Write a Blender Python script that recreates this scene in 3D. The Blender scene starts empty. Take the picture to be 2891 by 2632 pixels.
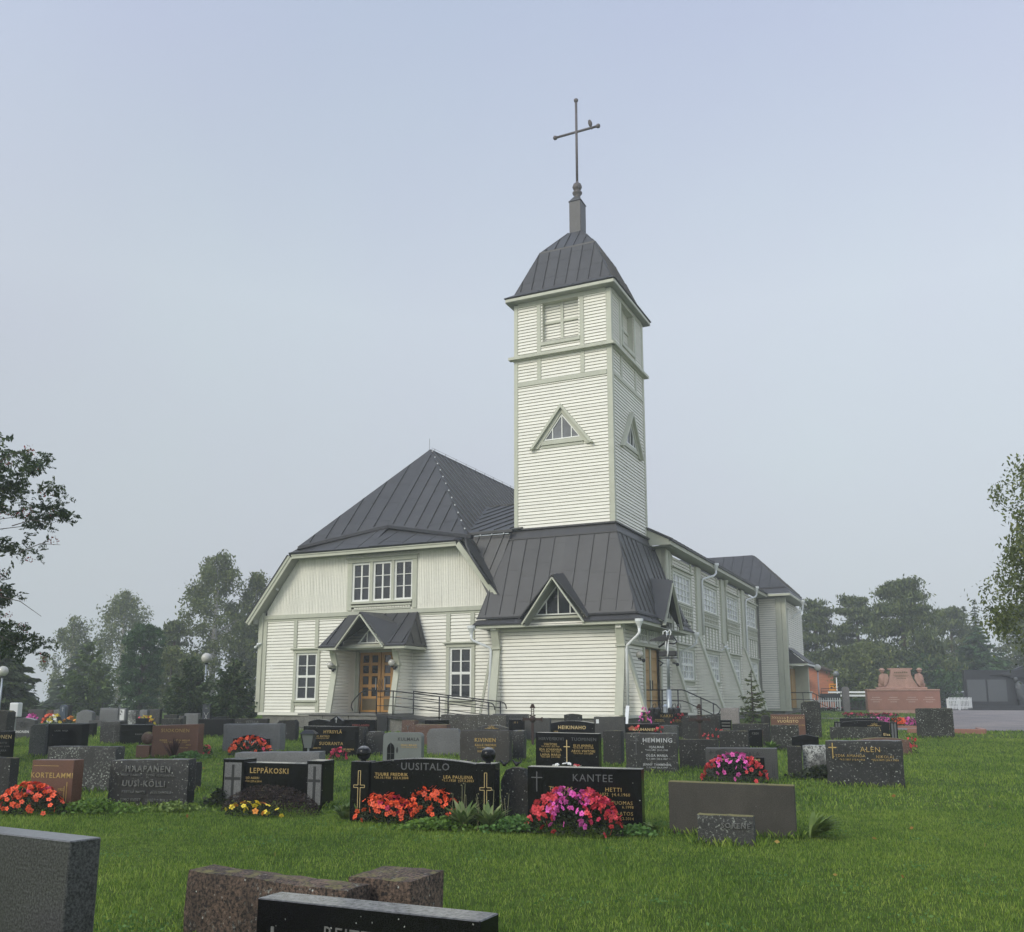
import bpy, bmesh, math, random
import numpy as np
from mathutils import Vector, Matrix, noise
random.seed(7); np.random.seed(7)
R = math.radians
SC = bpy.context.scene
COL = SC.collection

# ---------------------------------------------------------------- camera
cam_d = bpy.data.cameras.new('camera'); cam = bpy.data.objects.new('camera', cam_d); COL.objects.link(cam)
cam_d.sensor_width = 36; cam_d.lens = 36 * 2586.0 / 2891; cam_d.shift_y = (1512.6 - 1316) / 2891
cam_d.clip_start = 0.1; cam_d.clip_end = 2000
cam.location = (0, 0, 1.6); cam.rotation_euler = (R(90 + 10.09), 0, 0)
SC.camera = cam

# ---------------------------------------------------------------- light
SUN_EL, SUN_AZ = 34.0, 222.0            # azimuth of the sun, degrees clockwise from +Y
world = bpy.data.worlds.new('World'); SC.world = world; world.use_nodes = True
wt = world.node_tree; wt.nodes.clear()
sky = wt.nodes.new('ShaderNodeTexSky'); sky.sky_type = 'NISHITA'; sky.sun_disc = False
sky.sun_elevation = R(SUN_EL); sky.sun_rotation = R(SUN_AZ); sky.dust_density = 4.0; sky.air_density = 1.2; sky.ozone_density = 2.0
wc = wt.nodes.new('ShaderNodeTexCoord'); ws = wt.nodes.new('ShaderNodeSeparateXYZ')
wr = wt.nodes.new('ShaderNodeValToRGB'); wm = wt.nodes.new('ShaderNodeMix'); wm.data_type = 'RGBA'; wm.inputs[0].default_value = 0.93
wn = wt.nodes.new('ShaderNodeTexNoise'); wn.inputs['Scale'].default_value = 1.6; wn.inputs['Detail'].default_value = 3
wmm = wt.nodes.new('ShaderNodeMath'); wmm.operation = 'MULTIPLY_ADD'; wmm.inputs[1].default_value = 0.10
bg = wt.nodes.new('ShaderNodeBackground'); wo = wt.nodes.new('ShaderNodeOutputWorld')
L = wt.links.new
L(wc.outputs['Generated'], ws.inputs[0]); L(wc.outputs['Generated'], wn.inputs['Vector'])
L(wn.outputs['Fac'], wmm.inputs[0]); L(ws.outputs['Z'], wmm.inputs[2]); L(wmm.outputs[0], wr.inputs[0])
cr = wr.color_ramp                          # fog layer overhead: pale grey low down, bluer higher up
cr.elements[0].position = 0.05; cr.elements[0].color = (4.35, 4.6, 4.85, 1)
cr.elements[1].position = 1.0; cr.elements[1].color = (3.6, 4.3, 5.9, 1)
e = cr.elements.new(0.46); e.color = (4.85, 5.35, 6.0, 1)
e = cr.elements.new(0.70); e.color = (3.85, 4.4, 5.7, 1)
L(sky.outputs[0], wm.inputs[6]); L(wr.outputs[0], wm.inputs[7]); 
# the mist glows towards the hidden sun (behind the camera) and a little to the right, brightened out of view as fill
wd = wt.nodes.new('ShaderNodeVectorMath'); wd.operation = 'DOT_PRODUCT'; L(wc.outputs['Generated'], wd.inputs[0])
wd.inputs[1].default_value = (math.sin(R(SUN_AZ)) * math.cos(R(SUN_EL)), math.cos(R(SUN_AZ)) * math.cos(R(SUN_EL)), math.sin(R(SUN_EL)))
wg = wt.nodes.new('ShaderNodeMapRange'); wg.interpolation_type = 'SMOOTHSTEP'; wg.inputs[1].default_value = -.1; wg.inputs[2].default_value = 1.0; wg.inputs[3].default_value = 1.0; wg.inputs[4].default_value = 1.8
L(wd.outputs['Value'], wg.inputs[0])
wx = wt.nodes.new('ShaderNodeMath'); wx.operation = 'MULTIPLY_ADD'; wx.inputs[1].default_value = .15; wx.inputs[2].default_value = 1.0; L(ws.outputs['X'], wx.inputs[0])
wq = wt.nodes.new('ShaderNodeMapRange'); wq.interpolation_type = 'SMOOTHSTEP'; wq.inputs[1].default_value = .45; wq.inputs[2].default_value = 1.0; wq.inputs[3].default_value = 1.0; wq.inputs[4].default_value = 1.35; L(ws.outputs['X'], wq.inputs[0])  # extra sky brightness added out of view to fill the tower's right side
wz_ = wt.nodes.new('ShaderNodeMath'); wz_.operation = 'MULTIPLY'; L(wx.outputs[0], wz_.inputs[0]); L(wq.outputs[0], wz_.inputs[1])
wy = wt.nodes.new('ShaderNodeMath'); wy.operation = 'MULTIPLY'; L(wg.outputs[0], wy.inputs[0]); L(wz_.outputs[0], wy.inputs[1])
# faint uneven banks in the mist, some of them lavender
wn2 = wt.nodes.new('ShaderNodeTexNoise'); wn2.inputs['Scale'].default_value = 2.3; wn2.inputs['Detail'].default_value = 5; wn2.inputs['Roughness'].default_value = .55; L(wc.outputs['Generated'], wn2.inputs['Vector'])
wr2 = wt.nodes.new('ShaderNodeValToRGB'); L(wn2.outputs['Fac'], wr2.inputs[0]); wr2.color_ramp.elements[0].position = .34; wr2.color_ramp.elements[0].color = (.99, .965, .985, 1); wr2.color_ramp.elements[1].position = .66; wr2.color_ramp.elements[1].color = (1.0, 1.015, .99, 1)
wm2 = wt.nodes.new('ShaderNodeMix'); wm2.data_type = 'RGBA'; wm2.blend_type = 'MULTIPLY'; wm2.inputs[0].default_value = 1.0; L(wm.outputs[2], wm2.inputs[6]); L(wr2.outputs[0], wm2.inputs[7])
wv_ = wt.nodes.new('ShaderNodeVectorMath'); wv_.operation = 'SCALE'; L(wm2.outputs[2], wv_.inputs[0]); L(wy.outputs[0], wv_.inputs['Scale']); L(wv_.outputs[0], bg.inputs[0])
bg.inputs[1].default_value = 0.10; L(bg.outputs[0], wo.inputs[0])
sun_d = bpy.data.lights.new('sun', 'SUN'); sun = bpy.data.objects.new('sun', sun_d); COL.objects.link(sun)
sun_d.energy = 1.25; sun_d.angle = R(24); sun_d.color = (1.0, 0.95, 0.82)
sun.rotation_euler = (R(90 - SUN_EL), 0, R(180 - SUN_AZ)); sun.location = (-20, -20, 60)
SC.view_settings.view_transform = 'Standard'; SC.view_settings.look = 'None'
SC.view_settings.exposure = 0.42; SC.view_settings.gamma = 1.0
SC.render.engine = 'CYCLES'
SC.cycles.max_bounces = 5; SC.cycles.diffuse_bounces = 3; SC.cycles.glossy_bounces = 2; SC.cycles.transmission_bounces = 2
SC.cycles.volume_bounces = 1; SC.cycles.transparent_max_bounces = 4
SC.cycles.use_denoising = True

# ---------------------------------------------------------------- helpers
def smooth(t):
    t = min(1.0, max(0.0, t)); return t * t * (3 - 2 * t)
def ground(x, y):
    return .40 * smooth((y - 9) / 29) + .38 * smooth((y - 38) / 34) * smooth((x + 2) / 26)

MESHES = {}
class MB:
    """collects simple shapes, builds one mesh object"""
    def __init__(self, off=(0, 0, 0)):
        self.v = []; self.f = []; self.off = off
    def add(self, vs, fs):
        n = len(self.v); self.v += [tuple(p) for p in vs]; self.f += [tuple(i + n for i in f) for f in fs]; return self
    def hexa(self, b, t):
        return self.add(list(b) + list(t), [(3, 2, 1, 0), (4, 5, 6, 7), (0, 1, 5, 4), (1, 2, 6, 5), (2, 3, 7, 6), (3, 0, 4, 7)])
    def box(self, x0, x1, y0, y1, z0, z1):
        if x0 > x1: x0, x1 = x1, x0
        if y0 > y1: y0, y1 = y1, y0
        if z0 > z1: z0, z1 = z1, z0
        return self.hexa([(x0, y0, z0), (x1, y0, z0), (x1, y1, z0), (x0, y1, z0)], [(x0, y0, z1), (x1, y0, z1), (x1, y1, z1), (x0, y1, z1)])
    def prism(self, poly, P, d0, d1):
        n = len(poly); vs = [P(u, z, d0) for u, z in poly] + [P(u, z, d1) for u, z in poly]
        fs = [tuple(range(n))[::-1], tuple(range(n, 2 * n))] + [(i, (i + 1) % n, n + (i + 1) % n, n + i) for i in range(n)]
        return self.add(vs, fs)
    def bar(self, a, b, w, h, up=(0, 0, 1)):
        a = Vector(a); b = Vector(b); d = (b - a).normalized(); u = Vector(up)
        s = d.cross(u)
        if s.length < 1e-4: s = d.cross(Vector((1, 0, 0)))
        s.normalize(); t = s.cross(d).normalized(); s *= w / 2; t *= h / 2
        return self.hexa([a - s - t, a + s - t, a + s + t, a - s + t], [b - s - t, b + s - t, b + s + t, b - s + t])
    def tube(self, pts, r, n=8, r1=None, caps=True):
        pts = [Vector(p) for p in pts]; m = len(pts); base = len(self.v); prev = None
        for i, p in enumerate(pts):
            d = (pts[min(i + 1, m - 1)] - pts[max(i - 1, 0)]).normalized()
            s = d.cross(Vector((0, 0, 1))) if prev is None else prev - d * prev.dot(d)
            if s.length < 1e-3: s = d.cross(Vector((1, 0, 0)))
            s.normalize(); prev = s; t = d.cross(s)
            rr = r if r1 is None else r + (r1 - r) * i / (m - 1)
            if isinstance(r, (list, tuple)): rr = r[i]
            for k in range(n):
                a = 2 * math.pi * k / n; self.v.append(tuple(p + (s * math.cos(a) + t * math.sin(a)) * rr))
        for i in range(m - 1):
            for k in range(n):
                k2 = (k + 1) % n
                self.f.append((base + i * n + k, base + i * n + k2, base + (i + 1) * n + k2, base + (i + 1) * n + k))
        if caps:
            self.f.append(tuple(base + k for k in range(n))[::-1]); self.f.append(tuple(base + (m - 1) * n + k for k in range(n)))
        return self
    def lathe(self, prof, c, n=16, axis=(0, 0, 1)):
        c = Vector(c); ax = Vector(axis).normalized(); s = ax.cross(Vector((0, 1, 0.3))).normalized(); t = ax.cross(s)
        base = len(self.v); m = len(prof)
        for r, z in prof:
            for k in range(n):
                a = 2 * math.pi * k / n; self.v.append(tuple(c + ax * z + (s * math.cos(a) + t * math.sin(a)) * r))
        for i in range(m - 1):
            for k in range(n):
                k2 = (k + 1) % n
                self.f.append((base + i * n + k, base + i * n + k2, base + (i + 1) * n + k2, base + (i + 1) * n + k))
        self.f.append(tuple(base + k for k in range(n))[::-1]); self.f.append(tuple(base + (m - 1) * n + k for k in range(n)))
        return self
    def ball(self, c, r, n=12, sz=1.0):
        m = n // 2
        return self.lathe([(max(1e-4, r * math.sin(math.pi * i / m)), -r * sz * math.cos(math.pi * i / m)) for i in range(m + 1)], c, n)
    scale = 1.0; shift = (0, 0, 0)
    def build(self, name, mat, parent=None, smooth=False, bevel=0, segs=2):
        o = self.off; k = self.scale; t = self.shift
        me = bpy.data.meshes.new(name)
        me.from_pydata([((p[0] - o[0]) * k + t[0], (p[1] - o[1]) * k + t[1], (p[2] - o[2]) * k + t[2]) for p in self.v], [], self.f)
        bm = bmesh.new(); bm.from_mesh(me)
        bmesh.ops.recalc_face_normals(bm, faces=bm.faces)
        if bevel: bmesh.ops.bevel(bm, geom=[e for e in bm.edges], offset=bevel, segments=segs, affect='EDGES', profile=0.6)
        bm.to_mesh(me); bm.free()
        if smooth: me.polygons.foreach_set('use_smooth', [True] * len(me.polygons))
        me.materials.append(mat)
        ob = bpy.data.objects.new(name, me); COL.objects.link(ob)
        if parent: ob.parent = parent
        return ob

def tag(o, label=None, cat=None, group=None, kind=None):
    if label: o['label'] = label
    if cat: o['category'] = cat
    if group: o['group'] = group
    if kind: o['kind'] = kind
    return o
def empty(name, loc, rz=0, label=None, cat=None, group=None, tilt=(0, 0)):
    o = bpy.data.objects.new(name, None); COL.objects.link(o); o.empty_display_size = .2
    o.location = loc; o.rotation_euler = (tilt[0], tilt[1], rz)
    return tag(o, label, cat, group)
def place(me, name, parent=None, loc=(0, 0, 0), rot=(0, 0, 0), sc=(1, 1, 1)):
    o = bpy.data.objects.new(name, me); COL.objects.link(o); o.location = loc; o.rotation_euler = rot; o.scale = sc
    if parent: o.parent = parent
    return o
def copy_tree(o, parent=None):
    c = o.copy(); COL.objects.link(c); c.parent = parent
    for ch in list(o.children): copy_tree(ch, c)
    return c
def array_mesh(name, V, F, mat):
    me = bpy.data.meshes.new(name); V = np.asarray(V, dtype=np.float32); F = np.asarray(F, dtype=np.int32); k = F.shape[1]
    me.vertices.add(len(V)); me.vertices.foreach_set('co', V.ravel())
    me.loops.add(F.size); me.loops.foreach_set('vertex_index', F.ravel())
    me.polygons.add(len(F)); me.polygons.foreach_set('loop_start', np.arange(0, F.size, k, dtype=np.int32))
    me.polygons.foreach_set('loop_total', np.full(len(F), k, dtype=np.int32))
    me.update(calc_edges=True); me.materials.append(mat); return me
def array_obj(name, V, F, mat, parent=None):
    o = bpy.data.objects.new(name, array_mesh(name, V, F, mat)); COL.objects.link(o)
    if parent: o.parent = parent
    return o

# ---------------------------------------------------------------- materials
def nt(name):
    m = bpy.data.materials.new(name); m.use_nodes = True; t = m.node_tree; t.nodes.clear()
    out = t.nodes.new('ShaderNodeOutputMaterial'); p = t.nodes.new('ShaderNodeBsdfPrincipled'); t.links.new(p.outputs[0], out.inputs[0])
    return m, t, p, out
def coords(t, kind='Object', scatter=True):
    tc = t.nodes.new('ShaderNodeTexCoord')
    if not scatter: return tc.outputs[kind]
    oi = t.nodes.new('ShaderNodeObjectInfo'); mu = t.nodes.new('ShaderNodeMath'); mu.operation = 'MULTIPLY'; mu.inputs[1].default_value = 37.0
    t.links.new(oi.outputs['Random'], mu.inputs[0])
    ad = t.nodes.new('ShaderNodeVectorMath'); ad.operation = 'ADD'; t.links.new(tc.outputs[kind], ad.inputs[0]); t.links.new(mu.outputs[0], ad.inputs[1])
    return ad.outputs[0]
def nz(t, co, scale, detail=3, rough=.55, stretch=None):
    if stretch:
        mp = t.nodes.new('ShaderNodeMapping'); mp.inputs['Scale'].default_value = stretch; t.links.new(co, mp.inputs[0]); co = mp.outputs[0]
    n = t.nodes.new('ShaderNodeTexNoise'); n.inputs['Scale'].default_value = scale; n.inputs['Detail'].default_value = detail; n.inputs['Roughness'].default_value = rough
    t.links.new(co, n.inputs['Vector']); return n.outputs['Fac']
def ramp(t, fac, stops):
    r = t.nodes.new('ShaderNodeValToRGB'); t.links.new(fac, r.inputs[0]); c = r.color_ramp
    while len(c.elements) < len(stops): c.elements.new(.5)
    for e, (p, col) in zip(c.elements, stops):
        e.position = p; e.color = (*col, 1) if len(col) == 3 else col
    return r.outputs[0]
def mixc(t, fac, a, b, mode='MIX'):
    m = t.nodes.new('ShaderNodeMix'); m.data_type = 'RGBA'; m.blend_type = mode
    for i, v in ((0, fac), (6, a), (7, b)):
        if isinstance(v, bpy.types.NodeSocket): t.links.new(v, m.inputs[i])
        elif i == 0: m.inputs[0].default_value = v
        else: m.inputs[i].default_value = (*v, 1)
    return m.outputs[2]
def math_(t, op, a, b=0.0):
    m = t.nodes.new('ShaderNodeMath'); m.operation = op
    for i, v in enumerate((a, b)):
        if isinstance(v, bpy.types.NodeSocket): t.links.new(v, m.inputs[i])
        else: m.inputs[i].default_value = v
    return m.outputs[0]
def bump(t, p, h, strength, dist=.01):
    b = t.nodes.new('ShaderNodeBump'); b.inputs['Strength'].default_value = strength; b.inputs['Distance'].default_value = dist
    t.links.new(h, b.inputs['Height']); t.links.new(b.outputs[0], p.inputs['Normal'])
def mul(c, k): return tuple(min(1, x * k) for x in c)
def plain(name, base, rough=.6, metal=0.0, var=.12, scale=4, bscale=80, bs=.15, rnd=.06, spec=.5, stretch=None, dirt=0.0, dirtc=(.12, .12, .10)):
    m, t, p, out = nt(name); co = coords(t)
    c = ramp(t, nz(t, co, scale, 4, .6, stretch), [(.25, mul(base, 1 - var)), (.75, mul(base, 1 + var))])
    oi = t.nodes.new('ShaderNodeObjectInfo')
    f = math_(t, 'MULTIPLY_ADD', oi.outputs['Random'], 2 * rnd); t.nodes[-1].inputs[2].default_value = 1 - rnd
    v = t.nodes.new('ShaderNodeHueSaturation'); t.links.new(f, v.inputs['Value']); t.links.new(c, v.inputs['Color']); c = v.outputs[0]
    if dirt:
        d = ramp(t, nz(t, co, 1.3, 5, .7, (1, 1, .35)), [(.5, (0, 0, 0)), (.72, (dirt,) * 3)])
        c = mixc(t, d, c, dirtc)
    t.links.new(c, p.inputs['Base Color']); p.inputs['Roughness'].default_value = rough; p.inputs['Metallic'].default_value = metal
    p.inputs['Specular IOR Level'].default_value = spec
    if bs: bump(t, p, nz(t, co, bscale, 3), bs, .01)
    return m
def stone(name, c1, c2, grain=140, rough=.5, lichen=0.0, spots=0.0, moss=0.0, stain=.3, lc=(.36, .38, .33), dust_sheen=0.0):
    m, t, p, out = nt(name); co = coords(t)
    c = ramp(t, nz(t, co, grain, 2, .7), [(.36, c1), (.66, c2)])
    st = ramp(t, nz(t, co, 2.2, 5, .65, (1, 1, .6)), [(.35, (1 - stain,) * 3), (.7, (1, 1, 1))]); c = mixc(t, 1.0, c, st, 'MULTIPLY')
    rr = None
    if lichen:
        lf = ramp(t, nz(t, co, 26, 6, .72), [(.66 - .22 * lichen, (0, 0, 0)), (.72 - .2 * lichen, (1, 1, 1))])
        area = ramp(t, nz(t, co, 3.1, 3, .6), [(.36, (0, 0, 0)), (.62, (1, 1, 1))]); lf = mixc(t, 1.0, lf, area, 'MULTIPLY')
        lf = mixc(t, 1.0, lf, (min(1, .5 + lichen * .5),) * 3, 'MULTIPLY')
        c = mixc(t, lf, c, lc); rr = lf
    if spots:
        vo = t.nodes.new('ShaderNodeTexVoronoi'); vo.inputs['Scale'].default_value = 15; vo.inputs['Randomness'].default_value = 1; t.links.new(co, vo.inputs['Vector'])
        wob = math_(t, 'MULTIPLY', nz(t, co, 45, 3), .30); d = math_(t, 'ADD', vo.outputs['Distance'], wob)
        sp = ramp(t, d, [(.17 + .16 * spots, (1, 1, 1)), (.21 + .16 * spots, (0, 0, 0))])
        keep = ramp(t, vo.outputs['Color'], [(.55 - .2 * spots, (0, 0, 0)), (.6 - .2 * spots, (1, 1, 1))]); sp = mixc(t, 1.0, sp, keep, 'MULTIPLY'); ar_ = ramp(t, nz(t, co, 2.4, 3, .6), [(.38, (0, 0, 0)), (.60, (1, 1, 1))]); sp = mixc(t, 1.0, sp, ar_, 'MULTIPLY')
        c = mixc(t, sp, c, (.52, .54, .48)); rr = sp if rr is None else mixc(t, 1.0, rr, sp, 'ADD')
    if dust_sheen:                                # dusty grey and whitish sky reflection painted into up-facing faces
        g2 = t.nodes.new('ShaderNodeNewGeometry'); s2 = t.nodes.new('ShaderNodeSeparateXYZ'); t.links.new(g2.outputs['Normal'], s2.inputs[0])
        c = mixc(t, ramp(t, s2.outputs['Z'], [(.6, (0, 0, 0)), (.85, (dust_sheen,) * 3)]), c, ramp(t, nz(t, co, 30, 4, .7), [(.3, (.12, .12, .118)), (.7, (.34, .34, .335))]))
    if moss:
        ge = t.nodes.new('ShaderNodeNewGeometry'); sx = t.nodes.new('ShaderNodeSeparateXYZ'); t.links.new(ge.outputs['Normal'], sx.inputs[0])
        up = ramp(t, sx.outputs['Z'], [(.55, (0, 0, 0)), (.8, (1, 1, 1))]); mn = ramp(t, nz(t, co, 9, 4, .7), [(.55 - .25 * moss, (0, 0, 0)), (.7 - .25 * moss, (1, 1, 1))])
        c = mixc(t, mixc(t, 1.0, up, mn, 'MULTIPLY'), c, (.17, .15, .05))
    t.links.new(c, p.inputs['Base Color'])
    if rr is not None: t.links.new(ramp(t, rr, [(0, (rough,) * 3), (.3, (.85,) * 3)]), p.inputs['Roughness'])
    else: p.inputs['Roughness'].default_value = rough
    if rough < .25: p.inputs['Specular IOR Level'].default_value = .22
    if rough > .3: bump(t, p, nz(t, co, 70, 4, .7), .5, .012)
    return m
def leafm(name, c1, c2, sc=1.2, transl=.25, rough=.6, c3=None):
    m, t, p, out = nt(name); co = coords(t, scatter=False)
    ge = t.nodes.new('ShaderNodeNewGeometry')
    f = math_(t, 'MULTIPLY_ADD', ge.outputs['Random Per Island'], .55); t.links.new(math_(t, 'MULTIPLY', nz(t, co, sc, 3), .55), t.nodes[-2].inputs[2]) if False else None
    n = nz(t, co, sc, 3)
    f = math_(t, 'ADD', math_(t, 'MULTIPLY', ge.outputs['Random Per Island'], .5), math_(t, 'MULTIPLY', n, .5))
    st = [(.28, c1), (.68, c2)]
    if c3: st.append((.86, c3))
    c = ramp(t, f, st)
    t.links.new(c, p.inputs['Base Color']); p.inputs['Roughness'].default_value = rough; p.inputs['Specular IOR Level'].default_value = .3
    tr = t.nodes.new('ShaderNodeBsdfTranslucent'); t.links.new(c, tr.inputs[0]); mx = t.nodes.new('ShaderNodeMixShader'); mx.inputs[0].default_value = transl
    t.links.new(p.outputs[0], mx.inputs[1]); t.links.new(tr.outputs[0], mx.inputs[2]); t.links.new(mx.outputs[0], out.inputs[0])
    return m

M = {}
M['board'] = plain('cream_board_paint', (.76, .74, .64), .55, var=.05, scale=2, bscale=40, bs=.12, rnd=.035, stretch=(1, 1, 6), dirt=.10)
M['core'] = plain('dark_wall_gap', (.30, .29, .25), .9)
M['trim'] = plain('sage_trim_paint', (.46, .465, .365), .55, var=.07, scale=3, bs=.1, rnd=.03, dirt=.18)
M['sash'] = plain('white_sash_paint', (.74, .74, .68), .45, var=.04, bs=.05)
M['whitep'] = plain('white_paint', (.72, .73, .71), .45, var=.05, dirt=.08)
M['roof'] = plain('dark_sheet_roof', (.046, .0445, .0425), .5, metal=.0, var=.2, scale=1.3, bscale=6, bs=.10, rnd=.10, dirt=.35, dirtc=(.062, .063, .065))
M['roofdark'] = plain('black_roof_edge', (.018, .018, .021), .5)
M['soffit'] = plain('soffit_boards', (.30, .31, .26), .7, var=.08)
M['plinth'] = stone('granite_plinth', (.13, .125, .11), (.24, .23, .20), 30, .8, lichen=.2)
M['glass'] = plain('window_glass', (.018, .021, .024), .07, var=.3, scale=3, bs=0, rnd=.25, spec=.6)
M['glassc'] = plain('window_glass_with_curtain', (.52, .53, .52), .2, var=.35, scale=5, bs=0, rnd=.25, spec=.7)
M['glassm'] = plain('grey_window_glass', (.13, .135, .14), .15, var=.25, scale=4, bs=0, rnd=.2, spec=.6)
M['doorw'] = plain('varnished_door', (.42, .215, .055), .42, var=.18, scale=3, stretch=(6, 6, .5), bs=.05)
M['doorw2'] = plain('ochre_door', (.40, .235, .075), .5, var=.1, scale=3, stretch=(6, 6, .5), bs=.05)
M['brass'] = plain('dull_brass_plate', (.17, .13, .07), .4, metal=.5, var=.15)
M['iron'] = plain('black_iron', (.012, .012, .013), .45, metal=.2, bs=.05)
M['galv'] = plain('galvanised_steel', (.34, .37, .39), .45, metal=.6, var=.12)
M['cross'] = plain('painted_cross_metal', (.10, .085, .08), .55, var=.35, scale=9)
M['globe'] = plain('globe_glass', (.50, .48, .42), .12, var=.1, scale=2, bs=0, spec=.7)
M['globe2'] = plain('dusky_globe_glass', (.16, .17, .17), .12, var=.1, scale=2, bs=0, spec=.7)
M['blackpl'] = plain('black_plastic', (.012, .012, .013), .4)
# ================================================================ CHURCH
PH = 25.2927
CO = (-21.36, 31.96, .40)                # base of the gable wall in church coordinates (a along the gable wall, b into the building, z)
def chw(a, b, z=0):                       # church coordinates to world
    c, s = math.cos(R(PH)), math.sin(R(PH)); return Vector((c * a + s * b, -s * a + c * b, z))
church = empty('church', chw(*CO[:2], CO[2]), -R(PH), 'cream weatherboarded wooden church with grey sheet metal roofs and a tall square bell tower', 'church')
WING = False                              # the side wing and end block are drawn in the wing's own measure, 6 % larger
def B():
    m = MB(CO)
    if WING: m.scale = 1.06; m.shift = (-1.282, 1.918, -.072)
    return m
def part(name, parent=None):
    o = bpy.data.objects.new(name, None); COL.objects.link(o); o.parent = parent or church; o.empty_display_size = .1; return o
def front(b): return lambda u, z, d: (u, b - d, z)           # faces the camera side
def right(a): return lambda u, z, d: (a + d, u, z)           # faces right, u runs along b
def left(a): return lambda u, z, d: (a - d, u, z)
PITCH = .1325
def cutspans(u0, u1, z0, z1, holes):
    sp = [(u0, u1)]
    for (h0, h1, g0, g1) in holes:
        if z1 > g0 + .02 and z0 < g1 - .02:
            n = []
            for a, b in sp:
                if h1 <= a or h0 >= b: n.append((a, b)); continue
                if h0 > a: n.append((a, h0))
                if h1 < b: n.append((h1, b))
            sp = n
    return [s for s in sp if s[1] - s[0] > .05]
def one_board(mb, P, l0, r0, l1, r1, z0, z1, lo=.042, hi=.014):
    mb.hexa([P(l0, z0, lo), P(r0, z0, lo), P(r0, z0, -.02), P(l0, z0, -.02)], [P(l1, z1, hi), P(r1, z1, hi), P(r1, z1, -.02), P(l1, z1, -.02)])
def boards(parent, P, z0, z1, ext, holes=(), joined=False, name='board', pitch=PITCH, mat='board', gap=.018):
    """horizontal weatherboards; ext(z) gives the wall's (u0,u1) at that height"""
    n = int(round((z1 - z0) / pitch)); big = B(); out = []
    for i in range(n):
        za, zb = z0 + i * pitch, min(z1, z0 + (i + 1) * pitch) - gap
        for a, b in cutspans(*ext(za), za, zb, holes):
            e0, e1 = ext(za), ext(zb); la = a if a != e0[0] else e0[0]; l1 = e1[0] if a == e0[0] else a; r1 = e1[1] if b == e0[1] else b
            mb = big if joined else B(); one_board(mb, P, a, b, l1, r1, za + random.uniform(-.002, .002), zb)
            if not joined: out.append(mb.build(name, M[mat], parent))
    if joined: o = big.build('weatherboards', M[mat], parent); o['kind'] = 'stuff'; return o
def vboards(parent, P, u0, u1, zlo, ztop, holes=(), pitch=.158):
    n = int(round((u1 - u0) / pitch)); pitch = (u1 - u0) / n
    for i in range(n):
        a, b = u0 + i * pitch, u0 + (i + 1) * pitch
        segs = [(zlo, None)]
        for (h0, h1, g0, g1) in holes:
            if b > h0 + .02 and a < h1 - .02: segs = [(zlo, g0), (g1, None)]
        for z0, z1 in segs:
            ta = ztop(a) if z1 is None else z1; tb = ztop(b) if z1 is None else z1
            if min(ta, tb) - z0 < .04: continue
            m = B(); m.hexa([P(a, z0, .016), P(b - .010, z0, .016), P(b - .010, z0, -.02), P(a, z0, -.02)], [P(a, ta, .016), P(b - .010, tb, .016), P(b - .010, tb, -.02), P(a, ta, -.02)])
            m.hexa([P(a + .05, z0, .036), P(a + .078, z0, .036), P(a + .078, z0, .016), P(a + .05, z0, .016)], [P(a + .05, ta, .036), P(a + .078, ta, .036), P(a + .078, ta, .016), P(a + .05, ta, .016)])
            m.build('board', M['board'], parent)
def trim(name, P, u0, u1, z0, z1, d0, d1, mat='trim', parent=None, bev=.006):
    m = B(); m.prism([(u0, z0), (u1, z0), (u1, z1), (u0, z1)], P, d0, d1); return m.build(name, M[mat], parent or church, bevel=bev, segs=1)
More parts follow.
